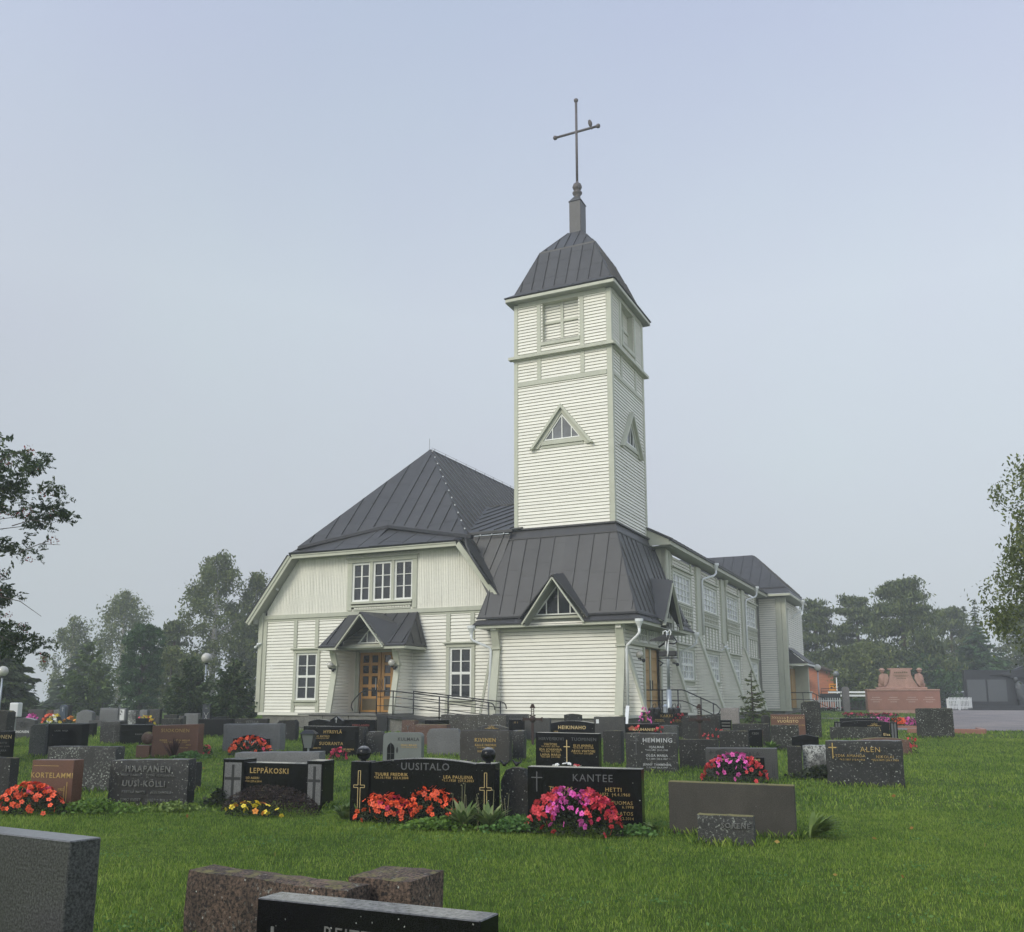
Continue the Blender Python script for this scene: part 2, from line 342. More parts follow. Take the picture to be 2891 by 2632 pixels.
def window(P, u0, u1, z0, z1, cols, rows, casing=.17, head=True, glass='glass', divs=(), transom=None, sill=True, depth=.16, mull=.05, parent=None, bars=None):
    """recessed window: white sash and bars, one pane per light, sage casing, head board and sill"""
    w = part('window', parent); s = B(); f = .065
    for a, b, c, d in ((u0, u0 + f, z0, z1), (u1 - f, u1, z0, z1), (u0 + f, u1 - f, z0, z0 + f), (u0 + f, u1 - f, z1 - f, z1)):
        s.prism([(a, c), (b, c), (b, d), (a, d)], P, -.06, .02)
    xs = [u0 + f + (u1 - u0 - 2 * f) * i / cols for i in range(cols + 1)]; zs = [z0 + f + (z1 - z0 - 2 * f) * i / rows for i in range(rows + 1)]
    for i in range(1, cols):
        k = .035 if i in divs else .014
        s.prism([(xs[i] - k, z0 + f), (xs[i] + k, z0 + f), (xs[i] + k, z1 - f), (xs[i] - k, z1 - f)], P, -.05, .010)
    for j in range(1, rows):
        k = .05 if transom == j else .014
        s.prism([(u0 + f, zs[j] - k), (u1 - f, zs[j] - k), (u1 - f, zs[j] + k), (u0 + f, zs[j] + k)], P, -.052, .013)
    s.build('sash', M['sash'], w)
    for a, b, c, d in ((u0 - .03, u0, z0, z1), (u1, u1 + .03, z0, z1), (u0 - .03, u1 + .03, z1, z1 + .03), (u0 - .03, u1 + .03, z0 - .03, z0)):
        pass
    r = B()
    for a, b, c, d in ((u0 - .02, u0, z0 - .02, z1 + .02), (u1, u1 + .02, z0 - .02, z1 + .02), (u0, u1, z1, z1 + .02), (u0, u1, z0 - .02, z0)):
        r.prism([(a, c), (b, c), (b, d), (a, d)], P, -depth - .04, .04)
    r.build('reveal', M['sash'], w)
    for i in range(cols):
        for j in range(rows):
            g = B(); g.prism([(xs[i], zs[j]), (xs[i + 1], zs[j]), (xs[i + 1], zs[j + 1]), (xs[i], zs[j + 1])], P, -.035, -.028); g.build('pane', M[glass], w)
    if casing:
        for a, b in ((u0 - casing - .02, u0 - .02), (u1 + .02, u1 + casing + .02)):
            trim('casing', P, a, b, z0 - (.0 if sill else .0) - .02, z1 + .02, .0, .075, parent=w)
    if head:
        trim('head_board', P, u0 - casing - .02, u1 + casing + .02, z1 + .022, z1 + .17, .0, .085, parent=w)
        trim('head_cap', P, u0 - casing - .13, u1 + casing + .13, z1 + .172, z1 + .235, .0, .17, parent=w)
    if sill:
        trim('sill', P, u0 - .10, u1 + .10, z0 - .10, z0 - .022, .0, .13, parent=w)
        trim('apron_board', P, u0 - .04, u1 + .04, z0 - .24, z0 - .104, .0, .06, parent=w)
    return w
def tri_window(P, uc, z0, hw, h, n=4, parent=None, d=0.0, glass='glass'):
    w = part('window', parent); s = B(); k = .045
    L0, R0, T = (uc - hw, z0), (uc + hw, z0), (uc, z0 + h)
    def edge(p, q, wid):
        v = Vector((q[0] - p[0], q[1] - p[1])).normalized(); nrm = Vector((-v.y, v.x)) * wid
        s.prism([p, q, (q[0] + nrm.x, q[1] + nrm.y), (p[0] + nrm.x, p[1] + nrm.y)], P, d - .04, d + .03)
    edge(L0, R0, k); edge(R0, T, k); edge(T, L0, k)
    for i in range(1, n):
        x = uc - hw + 2 * hw * i / n; t = z0 + h * (1 - abs(x - uc) / hw) - .03
        s.prism([(x - .018, z0), (x + .018, z0), (x + .018, t), (x - .018, t)], P, d - .03, d + .02)
    s.build('sash', M['sash'], w)
    for i in range(n):
        a, b = uc - hw + 2 * hw * i / n, uc - hw + 2 * hw * (i + 1) / n
        poly = [(a, z0), (b, z0)]
        tb = z0 + h * (1 - abs(b - uc) / hw); ta = z0 + h * (1 - abs(a - uc) / hw)
        if tb > z0 + .001: poly.append((b, tb))
        if ta > z0 + .001: poly.append((a, ta))
        g = B(); g.prism(poly, P, d - .02, d - .012); g.build('pane', M[glass], w)
    return w

def clip(poly, k, val, keep_gt):
    out = []
    for i in range(len(poly)):
        p, q = poly[i], poly[(i + 1) % len(poly)]; ip = (p[k] > val) == keep_gt; iq = (q[k] > val) == keep_gt
        if ip: out.append(p)
        if ip != iq:
            t = (val - p[k]) / (q[k] - p[k]); out.append((p[0] + (q[0] - p[0]) * t, p[1] + (q[1] - p[1]) * t))
    return out
def roof_face(parent, poly, up, pitch=.6, rib=.035, phase=0.0, laps=True, thick=.03, name='roof_sheet', mat='roof'):
    """standing seam sheets laid over a planar polygon; 'up' is the direction the seams run"""
    poly = [Vector(p) for p in poly]; n = Vector((0, 0, 0))
    for i in range(len(poly)): n += (poly[i] - poly[0]).cross(poly[(i + 1) % len(poly)] - poly[0])
    n.normalize()
    if n.z < 0: n = -n
    v = Vector(up); v = (v - n * v.dot(n)).normalized(); u = v.cross(n).normalized(); o = poly[0]
    q = [((p - o).dot(u), (p - o).dot(v)) for p in poly]; lo, hi = min(x for x, _ in q), max(x for x, _ in q)
    s = lo - pitch * phase
    while s < hi - .01:
        st = clip(clip(q, 0, s, True), 0, s + pitch, False)
        if len(st) >= 3:
            lift = random.uniform(0, .004); m = B(); N = len(st)
            top = [o + u * x + v * y + n * (thick + lift) for x, y in st]; bot = [o + u * x + v * y for x, y in st]
            m.add([tuple(p) for p in bot + top], [tuple(range(N))[::-1], tuple(range(N, 2 * N))] + [(i, (i + 1) % N, N + (i + 1) % N, N + i) for i in range(N)])
            ys = [y for x, y in st if abs(x - s) < .02]
            if len(ys) >= 2 and max(ys) - min(ys) > .25 and s > lo + .02:
                a = o + u * s + v * (min(ys) + .10) + n * (thick + lift); b = o + u * s + v * (max(ys) - .04) + n * (thick + lift)
                m.bar(a + n * rib / 2, b + n * rib / 2, .022, rib + .01, up=n)
            if laps:
                yl, yh = min(y for _, y in st), max(y for _, y in st); y = yl + random.uniform(.4, 1.0)
                while y < yh - .3:
                    r = clip(clip(st, 1, y, True), 1, y + .012, False)
                    if len(r) >= 3:
                        K = len(r); tp = [o + u * x + v * yy + n * (thick + lift + .006) for x, yy in r]; bt = [o + u * x + v * yy + n * (thick - .005) for x, yy in r]
                        m.add([tuple(p) for p in bt + tp], [tuple(range(K))[::-1], tuple(range(K, 2 * K))] + [(i, (i + 1) % K, K + (i + 1) % K, K + i) for i in range(K)])
                    y += random.uniform(1.0, 1.5)
            m.build(name, M[mat], parent)
        s += pitch
def slab(poly, dz, name, mat, parent=None, axis=(0, 0, 1)):
    m = B(); N = len(poly); ax = Vector(axis)
    a = [Vector(p) for p in poly]; b = [p + ax * dz for p in a]
    m.add([tuple(p) for p in a + b], [tuple(range(N))[::-1], tuple(range(N, 2 * N))] + [(i, (i + 1) % N, N + (i + 1) % N, N + i) for i in range(N)])
    return m.build(name, M[mat], parent or church)
def bars(name, pts, w, h, mat, parent=None, closed=False, up=(0, 0, 1)):
    m = B(); n = len(pts)
    for i in range(n if closed else n - 1): m.bar(pts[i], pts[(i + 1) % n], w, h, up)
    return m.build(name, M[mat], parent or church)

GB, GL, GR = 31.96, -27.15, -15.55        # gable wall plane, its left and right corner
SILL = 1.03
FG = front(GB)
# ---- cores (the solid wall behind the boards)
cw = B()
cw.box(GL + .04, GR, GB + .62, 57.4, .5, 5.2)
cw.prism([(GL + .04, 5.2), (GR, 5.2), (GR - .1, 5.3), (-17.35, 7.55), (-25.4, 7.55), (GL + .1, 5.3)], FG, -.62, -3.0)
cw.box(GR + .02, -10.75, 31.62, 37.9, .5, 4.3)
cw.box(-15.05, -11.35, 32.82, 36.6, 4.3, 17.7)
cw.build('wall_core', M['core'], church)
trim('door_recess', FG, -22.35, -20.25, 1.04, 3.62, -.64, -.50, 'core')
for x0, x1 in ((-22.62, -22.56), (-20.02, -19.96)): trim('recess_side', FG, x0, x1, 1.03, 3.68, -.5, -.0, 'board')
# ---- gable wall
gw = part('gable_wall')
LW = (-25.29, -24.26, 1.56, 3.50); RW = (-17.79, -16.85, 1.60, 3.57)
door_hole = (-22.55, -20.05, 1.0, 3.70); T3 = (-22.56, -19.58, 5.60, 7.24)
gh = [tuple(x + (-.02, .02, -.02, .02)[i] for i, x in enumerate(h)) for h in (LW, RW)]
boards(gw, FG, SILL, 5.02, lambda z: (GL, GR), gh + [door_hole])
def gtop(u): return min(7.62, 5.15 + (u - GL - .0) * 1.42 + .1, 5.15 + (GR - u) * 1.42 + .1)
vboards(gw, FG, GL + .10, GR - .05, 5.20, gtop, [(-22.70, -19.44, 5.30, 7.40)])
trim('belt_board', FG, GL - .01, GR, 5.02, 5.20, -.02, .10)
trim('belt_drip', FG, GL - .03, GR, 4.93, 5.015, -.02, .055)
trim('base_board', FG, GL - .12, -22.9, .90, 1.02, -.05, .10, 'board')
trim('base_board', FG, -19.5, GR, .90, 1.02, -.05, .10, 'board')
for s in (0,):
    trim('corner_board', FG, GL - .03, GL + .17, 1.02, 4.93, -.02, .075)
trim('corner_board', front(GB - .077), GL - .26, GL - .035, 1.02, 5.5, -.14, .045)
for a in (-25.42, -24.29, -17.88, -16.79):
    trim('panel_batten', FG, a - .09, a + .09, 3.76 if a < -20 else 3.84, 4.93, .0, .075)
for a in (-25.42, -24.15, -17.90, -16.74):
    trim('panel_batten', FG, a - .09, a + .09, 1.02, 1.54, .0, .075)
window(FG, *LW, 2, 4, casing=.15, transom=2, divs=(1,))
window(FG, *RW, 2, 4, casing=.15, transom=2, divs=(1,))
t3 = part('gable_window_band')
for i, (a, b) in enumerate(((-22.53, -21.68), (-21.49, -20.62), (-20.44, -19.60))):
    window(FG, a, b, 5.62, 7.22, 2, 3, casing=0, head=False, sill=False, divs=(1,), parent=None)
for a, b in ((-22.77, -22.55), (-21.66, -21.51), (-20.60, -20.46), (-19.58, -19.36)):
    trim('casing', FG, a, b, 5.24 if a < -22 or a > -20 else 5.50, 7.25, .0, .08)
trim('head_board', FG, -22.80, -19.34, 7.252, 7.42, .0, .10); trim('head_cap', FG, -22.84, -19.30, 7.422, 7.47, .0, .18)
trim('sill', FG, -22.56, -19.57, 5.50, 5.595, .0, .14); trim('sill', FG, -22.55, -19.6, 5.37, 5.45, .0, .10)
trim('sill', FG, -22.45, -19.66, 5.225, 5.285, .0, .09)
m = B()
for i in range(22):
    a = -22.42 + i * .126; m.prism([(a, 5.30), (a + .10, 5.30), (a + .10, 5.36), (a, 5.36)], FG, .0, .06)
m.build('dentil_strip', M['board'], church)
bpy.data.objects.remove(t3)
# gable verge: overhanging rake boards, eave board, soffit
OV = .55
def V3(a, z, d): return (a, GB - d, z)
prof = [(-27.62, 4.78), (-25.42, 7.60), (-17.30, 7.60), (-15.10, 4.78)]
for i in range(3):
    (a0, z0), (a1, z1) = prof[i], prof[i + 1]
    dx, dz = a1 - a0, z1 - z0; ln = math.hypot(dx, dz); nx, nz_ = -dz / ln, dx / ln
    for (o0, o1, d0, d1, mt) in ((-.03, .09, OV - .05, OV, 'trim'), (.092, .20, OV - .05, OV + .035, 'trim'), (.202, .25, -1.0, OV + .06, 'roofdark')):
        m = B(); m.prism([(a0 + nx * o0, z0 + nz_ * o0), (a1 + nx * o0 + (0), z1 + nz_ * o0), (a1 + nx * o1, z1 + nz_ * o1), (a0 + nx * o1, z0 + nz_ * o1)], FG, d0, d1)
        if mt == 'trim': m.build('rake_board' if i != 1 else 'eave_board', M[mt], church)
        elif i != 1: m.build('roof_edge', M[mt], church)
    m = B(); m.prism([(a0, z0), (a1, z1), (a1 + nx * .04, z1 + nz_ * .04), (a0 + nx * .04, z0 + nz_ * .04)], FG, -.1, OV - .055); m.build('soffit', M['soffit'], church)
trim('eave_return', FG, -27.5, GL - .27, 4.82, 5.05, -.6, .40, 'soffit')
for x, z in ((-26.35, 6.35),):
    m = B(); m.lathe([(.08, 0), (.08, .03)], (x, GB - .25, z - .02), 12, axis=(-.6, 0, -.5)); m.build('soffit_light', M['whitep'], church)
# ---- main roof
mr = part('roof')
ZA = 13.13; AP = (-21.36, 36.17, ZA)
FL, FP, FR = (-25.05, 31.42, 8.06), (-21.36, 32.74, 8.93), (-17.05, 31.72, 8.02)
roof_face(mr, [FL, FP, AP], (0, 1, 1.1), .66, phase=.35); roof_face(mr, [FP, FR, AP], (0, 1, 1.1), .66, phase=.6)
RE = 54.5
roof_face(mr, [AP, FR, (-16.4, 33.2, 7.2), (-16.4, RE, 7.2), (-21.36, RE, ZA)], (-1, 0, 1.2), .55, laps=False)
slab([AP, (-21.36, RE, ZA), (-27.9, RE, 4.9), (-27.9, 31.9, 4.9), FL], .05, 'far_slope', 'roof', mr)
# fold lip and apron
m = B()
for p, q in ((FL, FP), (FP, FR)):
    m.bar((p[0], p[1] - .04, p[2] - .05), (q[0], q[1] - .04, q[2] - .05), .10, .12)
m.build('fold_lip', M['roofdark'], mr)
EL, EM, ER = (-25.52, GB - OV - .08, 7.80), (-21.36, GB - OV - .08, 7.80), (-17.20, GB - OV - .08, 7.80)
def dn(p, k=.10): return (p[0], p[1], p[2] - k)
roof_face(mr, [EL, EM, dn(FP), dn(FL)], (0.25, 1, .8), 1.15, rib=.012, laps=True); roof_face(mr, [EM, ER, dn(FR), dn(FP)], (0.25, 1, .8), 1.15, rib=.012, phase=.4)
slab([EL, EM, ER, (ER[0], ER[1] + .03, ER[2] - .06), (EL[0], EL[1] + .03, EL[2] - .06)], .03, 'drip_edge', 'roofdark', mr, axis=(0, 1, 0))
# left and right lower slopes (steep, below the eave break)
slab([(-27.75, 31.45, 4.93), (-25.50, 31.45, 7.80), (-25.05, 31.6, 8.06), (-25.05, RE, 8.06), (-27.75, RE, 4.93)], .05, 'lower_slope', 'roof', mr)
roof_face(mr, [(-14.97, 31.45, 4.95), (-17.2, 31.45, 7.80), (-17.05, 31.72, 8.0), (-16.4, 33.2, 7.2), (-14.97, 33.2, 5.3)], (-1, 0, 1.2), .55, laps=False)
bars('ridge_cap', [AP, (-21.36, RE, ZA)], .14, .07, 'roof', mr); bars('hip_cap', [AP, FR], .05, .05, 'roof', mr); bars('hip_cap', [AP, FL], .05, .05, 'roof', mr)
m = B(); m.tube([(-21.36, 36.1, ZA), (-21.36, 36.1, ZA + .55)], .008, 6); m.build('finial_rod', M['cross'], mr)
for i in range(12):                                         # white cable clips down the right hip
    t = (i + .5) / 12; p = [AP[k] + (FR[k] - AP[k]) * t for k in range(3)]; m = B(); m.ball((p[0] + .05, p[1], p[2] + .10), .035, 8); m.build('cable_clip', M['whitep'], mr)
for i in range(9):
    m = B(); y = 36.6 + i * 1.05; m.tube([(-21.36, y, ZA + .03), (-21.36, y, ZA + .16)], .012, 5); m.ball((-21.36, y, ZA + .16), .02, 6); m.build('cable_clip', M['cross'], mr)
m = B(); m.tube([(-21.36, 36.3, ZA + .16), (-21.36, 46, ZA + .16)], .007, 5); m.build('ridge_cable', M['cross'], mr)
# ---- wing roof between main roof and tower
wr_ = part('wing_roof')
VB, VT = (-17.25, 32.35, 8.2), (-19.17, 37.93, 10.5)
roof_face(wr_, [VB, (-14.9, 32.35, 8.2), (-14.9, 37.93, 10.5), VT], (0.3, .93, .4), .66, laps=False)
bars('valley_gutter', [(VB[0], VB[1] - .05, VB[2] + .03), (VT[0], VT[1] - .05, VT[2] + .05)], .34, .05, 'roof', wr_, up=(.6, -.4, 1))
slab([VT, (-14.9, 37.93, 10.5), (-14.9, 41.5, 9.2), (-19.4, 41.2, 10.8)], .05, 'far_slope', 'roof', wr_)
bars('ridge_cap', [(VT[0], VT[1], VT[2] + .02), (-14.9, 37.93, 10.55)], .16, .07, 'roof', wr_)
roof_face(wr_, [(-17.2, 32.28, 8.05), (-15.30, 32.28, 8.05), (-15.85, 31.50, 5.5), (-15.6, 31.50, 5.0), (-17.0, 31.9, 7.2)], (0.45, .5, 1.6), .52, laps=False)
bars('valley_flashing', [(-17.3, 32.20, 8.14), (-15.2, 32.20, 8.14)], .12, .10, 'roof', wr_)
bars('snow_rail', [(-16.9, 32.10, 8.02), (-15.3, 32.10, 8.02)], .03, .03, 'galv', wr_)
for i in range(3):
    m = B(); m.ball((-16.55 + i * .52, 32.06, 8.03), .03, 8); m.build('cable_clip', M['whitep'], wr_)
bars('gutter_box', [(-17.35, 31.45, 8.0), (-16.55, 31.35, 7.86)], .22, .14, 'roofdark', wr_)
m = B(); m.tube([(-16.8, 31.33, 7.8), (-16.78, 31.3, 7.55), (-16.55, 31.25, 7.1), (-15.72, 31.2, 5.95)], .055, 8); m.build('drainpipe', M['roof'], wr_, smooth=True)

# ---- annex under the tower
AL, AR, AF, AB = -15.60, -10.50, 31.40, 38.0
FA = front(AF); RA = right(AR)
aw = part('annex_wall'); boards(aw, FA, SILL, 4.42, lambda z: (AL, AR), [])
trim('base_board', FA, AL - .1, AR + .1, .90, 1.02, -.05, .08, 'board')
dormH = lambda uc, z: (uc - 1.0 * (1 - (z - 4.42) / 1.35), uc + 1.0 * (1 - (z - 4.42) / 1.35))
# inside of the front dormer: little gable with a triangular window
DC = -12.93
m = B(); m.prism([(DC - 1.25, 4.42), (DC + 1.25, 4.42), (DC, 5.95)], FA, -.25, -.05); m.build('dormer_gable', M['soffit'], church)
tri_window(FA, DC, 4.66, .95, 1.16, 4, d=.02)
trim('sill', FA, DC - 1.05, DC + 1.05, 4.52, 4.60, .0, .12)
# side door wall
dw = part('side_wall')
boards(dw, RA, SILL, 4.30, lambda z: (AF, AB), [(33.95, 36.1, 1.0, 3.56), (33.3, 37.2, 3.66, 4.40)])
trim('base_board', RA, AF, AB, .90, 1.02, -.05, .08, 'board')
trim('door_head_board', RA, 32.2, 38.0, 3.55, 3.68, .0, .12)
for u in (33.88, 36.17): trim('door_casing', RA, u - .10, u + .10, 1.02, 3.545, .0, .07)
m = B(); m.box(AR - .30, AR - .27, 33.95, 36.1, 1.0, 3.6); m.build('door_lining', M['trim'], church)
for k, (u0, u1) in enumerate(((34.02, 34.96), (35.12, 36.03))):
    d = part('door'); m = B(); m.prism([(u0, 1.06), (u1, 1.06), (u1, 3.5), (u0, 3.5)], RA, -.16, -.10); m.build('door_leaf', M['doorw2'], d)
    zz = [1.12, 1.62, 2.12, 2.62, 3.12, 3.44]
    for j in range(5):
        m = B(); m.prism([(u0 + .1, zz[j] + .05), (u1 - .1, zz[j] + .05), (u1 - .1, zz[j + 1] - .05), (u0 + .1, zz[j + 1] - .05)], RA, -.098, -.075); m.build('door_panel', M['doorw2'], d, bevel=.012, segs=1)
    m = B(); m.tube([(AR - .04, u1 - .08 if k == 0 else u0 + .08, 1.95), (AR - .04, u1 - .08 if k == 0 else u0 + .08, 2.30)], .018, 6); m.build('handle', M['iron'], d)
trim('door_mullion', RA, 34.97, 35.11, 1.04, 3.54, -.18, -.05)
for u0 in (33.38, 34.68, 35.98):
    window(RA, u0, u0 + 1.12, 3.72, 4.28, 4, 2, casing=0, head=False, sill=False, glass='glassc')
# corner fins: they lean outwards to the ground below a kink, and out to the eave above it
def fin(P, Pn, kz, kd, bd, td, t0, t1, zt, name='buttress', boarded=True, zb=SILL, edge=.05):
    """Pn(u,z,d): d is the distance out from the wall; t0..t1 is the fin's thickness along u"""
    f = part(name)
    prof_ = lambda z: bd + (kd - bd) * (z - zb) / (kz - zb) if z < kz else kd + (td - kd) * (z - kz) / max(.01, zt - kz)
    n = int((zt - zb) / PITCH); m = B()
    for i in range(n):
        za, zc = zb + i * PITCH, zb + (i + 1) * PITCH - .014
        x0, x1 = prof_(za) - .04, prof_(zc) - .04
        a = t0; b = t1
        m.hexa([Pn(a, za, 0), Pn(b, za, 0), Pn(b, za, x0), Pn(a, za, x0)], [Pn(a + .012, zc, 0), Pn(b - .012, zc, 0), Pn(b - .012, zc, x1), Pn(a + .012, zc, x1)])
    o = m.build('fin_boards', M['board'], f)
    m = B()
    for (za, zc) in ((zb, kz), (kz, zt)):
        m.hexa([Pn(t0 - .02, za, prof_(za) - .04), Pn(t1 + .02, za, prof_(za) - .04), Pn(t1 + .02, za, prof_(za) + edge), Pn(t0 - .02, za, prof_(za) + edge)],
               [Pn(t0 - .02, zc, prof_(zc) - .04), Pn(t1 + .02, zc, prof_(zc) - .04), Pn(t1 + .02, zc, prof_(zc) + edge), Pn(t0 - .02, zc, prof_(zc) + edge)])
    m.build('edge_board', M['trim'], f)
    if zt > kz + .3:
        m = B(); m.hexa([Pn(t0 - .05, kz - .03, kd - .05), Pn(t1 + .05, kz - .03, kd - .05), Pn(t1 + .05, kz - .03, kd + .12), Pn(t0 - .05, kz - .03, kd + .12)],
               [Pn(t0 - .05, kz + .04, kd - .05), Pn(t1 + .05, kz + .04, kd - .05), Pn(t1 + .05, kz + .04, kd + .12), Pn(t0 - .05, kz + .04, kd + .12)]); m.build('kink_cap', M['trim'], f)
        m = B(); m.hexa([Pn(t0 + .03, zt - .0, -.05), Pn(t1 - .03, zt, -.05), Pn(t1 - .03, zt, td + .12), Pn(t0 + .03, zt, td + .12)],
               [Pn(t0 + .03, zt + .16, -.05), Pn(t1 - .03, zt + .16, -.05), Pn(t1 - .03, zt + .16, td + .12), Pn(t0 + .03, zt + .16, td + .12)]); m.build('rafter_tail', M['board'], f)
    return f
PF = front(AF)
fin(None, PF, 3.46, .10, .50, .30, -15.56, -15.30, 4.14); fin(None, PF, 3.46, .10, .50, .30, -10.62, -10.36, 4.08)
PR = lambda u, z, d: (AR + d, u, z); PL = lambda u, z, d: (AL - d, u, z)
fin(None, PR, 3.42, .12, .82, .10, AF + .02, AF + .26, 3.44); fin(None, PL, 3.46, .10, .58, .10, AF + .02, AF + .26, 3.48)
fin(None, PR, 3.42, .12, .82, .10, AB - .26, AB, 3.44)
# annex skirt roof
ar = part('annex_roof')
TF, TL, TR_, TB = 32.30, -15.36, -10.90, 37.10
def sk(a, b, z): return (a, b, z)
zt, zl, ze = 7.79, 4.62, 4.34
FUL, FUR = (TL, TF, zt), (TR_, TF, zt); RUB = (TR_, TB, zt)
# front lower corners of the steep part
FLL, FLR, RLB, BLL = (-16.10, 31.04, zl), (-9.82, 31.04, zl), (-9.82, 38.15, zl), (-16.10, 38.15, zl)
DZ = 5.98; dl, dr = DC - 1.18, DC + 1.16
def onfront(a, z): t = (zt - z) / (zt - zl); return (a, TF + (31.04 - TF) * t, z)
def onright(b, z): t = (zt - z) / (zt - zl); return (TR_ + (-9.82 - TR_) * t, b, z)
# front face cut round the dormer: left piece, right piece, piece above
dap = onfront(DC, 6.14)
roof_face(ar, [FUL, (DC, TF, zt), dap, onfront(DC - 1.30, zl), FLL], (0, 1, 2.5), .60, phase=.5); roof_face(ar, [(DC, TF, zt), FUR, FLR, onfront(DC + 1.30, zl), dap], (0, 1, 2.5), .60, phase=.1)
SC2 = 34.75; rap = onright(SC2, 6.14)
roof_face(ar, [FUR, (TR_, SC2, zt), rap, onright(SC2 - 1.35, zl), FLR], (-1, 0, 2.9), .55); roof_face(ar, [(TR_, SC2, zt), RUB, RLB, onright(SC2 + 1.35, zl), rap], (-1, 0, 2.9), .55)
slab([FUL, (TL, TB, zt), BLL, FLL], .04, 'left_slope', 'roof', ar, axis=(-1, 0, 0))
bars('hip_cap', [FUR, FLR], .06, .05, 'roof', ar); bars('hip_cap', [FUL, FLL], .06, .05, 'roof', ar)
# flashing collar under the tower
m = B(); c0 = [(TL - .03, TF - .03), (TR_ + .03, TF - .03), (TR_ + .03, TB), (TL - .03, TB)]; c1 = [(-15.33, 32.52), (-11.05, 32.52), (-11.05, 36.9), (-15.33, 36.9)]
for i in range(4):
    a, b = c0[i], c0[(i + 1) % 4]; cc, dd = c1[i], c1[(i + 1) % 4]
    m.add([(a[0], a[1], zt - .03), (b[0], b[1], zt - .03), (dd[0], dd[1], 8.20), (cc[0], cc[1], 8.20)], [(0, 1, 2, 3)])
m.build('collar_flashing', M['roof'], ar)
bars('collar_edge', [(-15.40, 32.47, 8.20), (-11.0, 32.47, 8.20), (-11.0, 36.95, 8.20)], .10, .06, 'roof', ar)
bars('collar_seam', [(TL - .02, TF - .05, zt), (TR_ + .04, TF - .05, zt), (TR_ + .05, TB, zt)], .05, .04, 'roof', ar)
# flare with dark lip, dormers, fascia
ef = 30.86; er = -9.62; el = -16.28
for k, (a0, a1) in enumerate(((el, DC - 1.30), (DC + 1.30, er))):
    b0 = -16.12 if k == 0 else a0 + .0; b1 = a1 if k == 0 else -9.80
    roof_face(ar, [(a0 + (.05 if k == 0 else -.12), ef, ze), (a1 + (.12 if k == 0 else -.0), ef, ze), (b1, 31.06, zl - .10), (b0, 31.06, zl - .10)], (0, 1, .8), 1.7, rib=.01)
    bars('roof_lip', [(b0 - .02, 31.02, zl - .02), (b1, 31.02, zl - .02)], .09, .07, 'roofdark', ar)
    x0, x1 = (a0 + .05, a1 + .16) if k == 0 else (a0 - .16, a1 - .0)
    bars('eave_board', [(x0, ef + .03, ze - .075), (x1, ef + .03, ze - .075)], .05, .11, 'trim', ar)
    bars('roof_edge', [(x0, ef, ze - .005), (x1, ef, ze - .005)], .10, .035, 'roofdark', ar)
for k, (u0, u1) in enumerate(((30.86, SC2 - 1.35), (SC2 + 1.35, 38.3))):
    roof_face(ar, [(er, u0, ze), (er, u1, ze), (-9.80, u1, zl - .10), (-9.80, u0 + .2, zl - .10)], (-1, 0, .8), 1.7, rib=.01)
    bars('roof_lip', [(-9.78, u0 + .16, zl - .02), (-9.78, u1, zl - .02)], .09, .07, 'roofdark', ar)
    bars('eave_board', [(er - .03, u0, ze - .075), (er - .03, u1, ze - .075)], .05, .11, 'trim', ar)
    bars('roof_edge', [(er, u0, ze - .005), (er, u1, ze - .005)], .10, .035, 'roofdark', ar)
slab([(el + .1, ef + .06, ze - .12), (er - .06, ef + .06, ze - .12), (er - .06, 38.2, ze - .12), (AR, 38.2, ze - .12), (AR, AF, ze - .12), (AL, AF, ze - .12), (AL, 38.2, ze - .12), (el + .1, 38.2, ze - .12)], .03, 'soffit', 'soffit', ar)
# front dormer roof
DFZ, DF = 6.02, 30.80
def dormer(front_, c, mk, foot, zf, zap, back):
    A0 = mk(c, DF_, zap); Lf = mk(c - foot, DF_, zf); Rf = mk(c + foot, DF_, zf); Bk = mk(c, back, zap + .06)
    return A0, Lf, Rf, Bk
mk = lambda u, b, z: (u, b, z)
A0 = (DC, DF, 6.06); bk = onfront(DC, 6.14); Lf, Rf = (DC - 1.28, DF, 4.36), (DC + 1.28, DF, 4.36); Lb, Rb = onfront(DC - 1.30, zl), onfront(DC + 1.30, zl)
roof_face(ar, [A0, bk, Lb, Lf], (1, 0, 1.3), 3, laps=False); roof_face(ar, [A0, bk, Rb, Rf], (-1, 0, 1.3), 3, laps=False)
bars('rake_board', [(DC - 1.22, DF + .02, 4.30), (DC, DF + .02, 5.98), ], .05, .12, 'trim', ar, up=(0, -1, 0)); bars('rake_board', [(DC, DF + .02, 5.98), (DC + 1.22, DF + .02, 4.30)], .05, .12, 'trim', ar, up=(0, -1, 0))
slab([(DC, DF + .05, 5.90), (DC, 31.5, 5.90), (DC - 1.2, 31.5, 4.28), (DC - 1.2, DF + .05, 4.28)], .03, 'soffit', 'soffit', ar, axis=(-.6, 0, .4)); slab([(DC, DF + .05, 5.90), (DC, 31.5, 5.90), (DC + 1.2, 31.5, 4.28), (DC + 1.2, DF + .05, 4.28)], .03, 'soffit', 'soffit', ar, axis=(.6, 0, .4))
DR = -9.50; A0 = (DR, SC2, 6.12); bk = onright(SC2, 6.16); Lf, Rf = (DR, SC2 - 1.33, 4.36), (DR, SC2 + 1.33, 4.36)
roof_face(ar, [A0, bk, onright(SC2 - 1.35, zl), Lf], (0, 1, 1.3), 3, laps=False); roof_face(ar, [A0, bk, onright(SC2 + 1.35, zl), Rf], (0, -1, 1.3), 3, laps=False)
bars('rake_board', [(DR - .02, SC2 - 1.27, 4.30), (DR - .02, SC2, 6.03)], .12, .05, 'trim', ar); bars('rake_board', [(DR - .02, SC2, 6.03), (DR - .02, SC2 + 1.27, 4.30)], .12, .05, 'trim', ar)
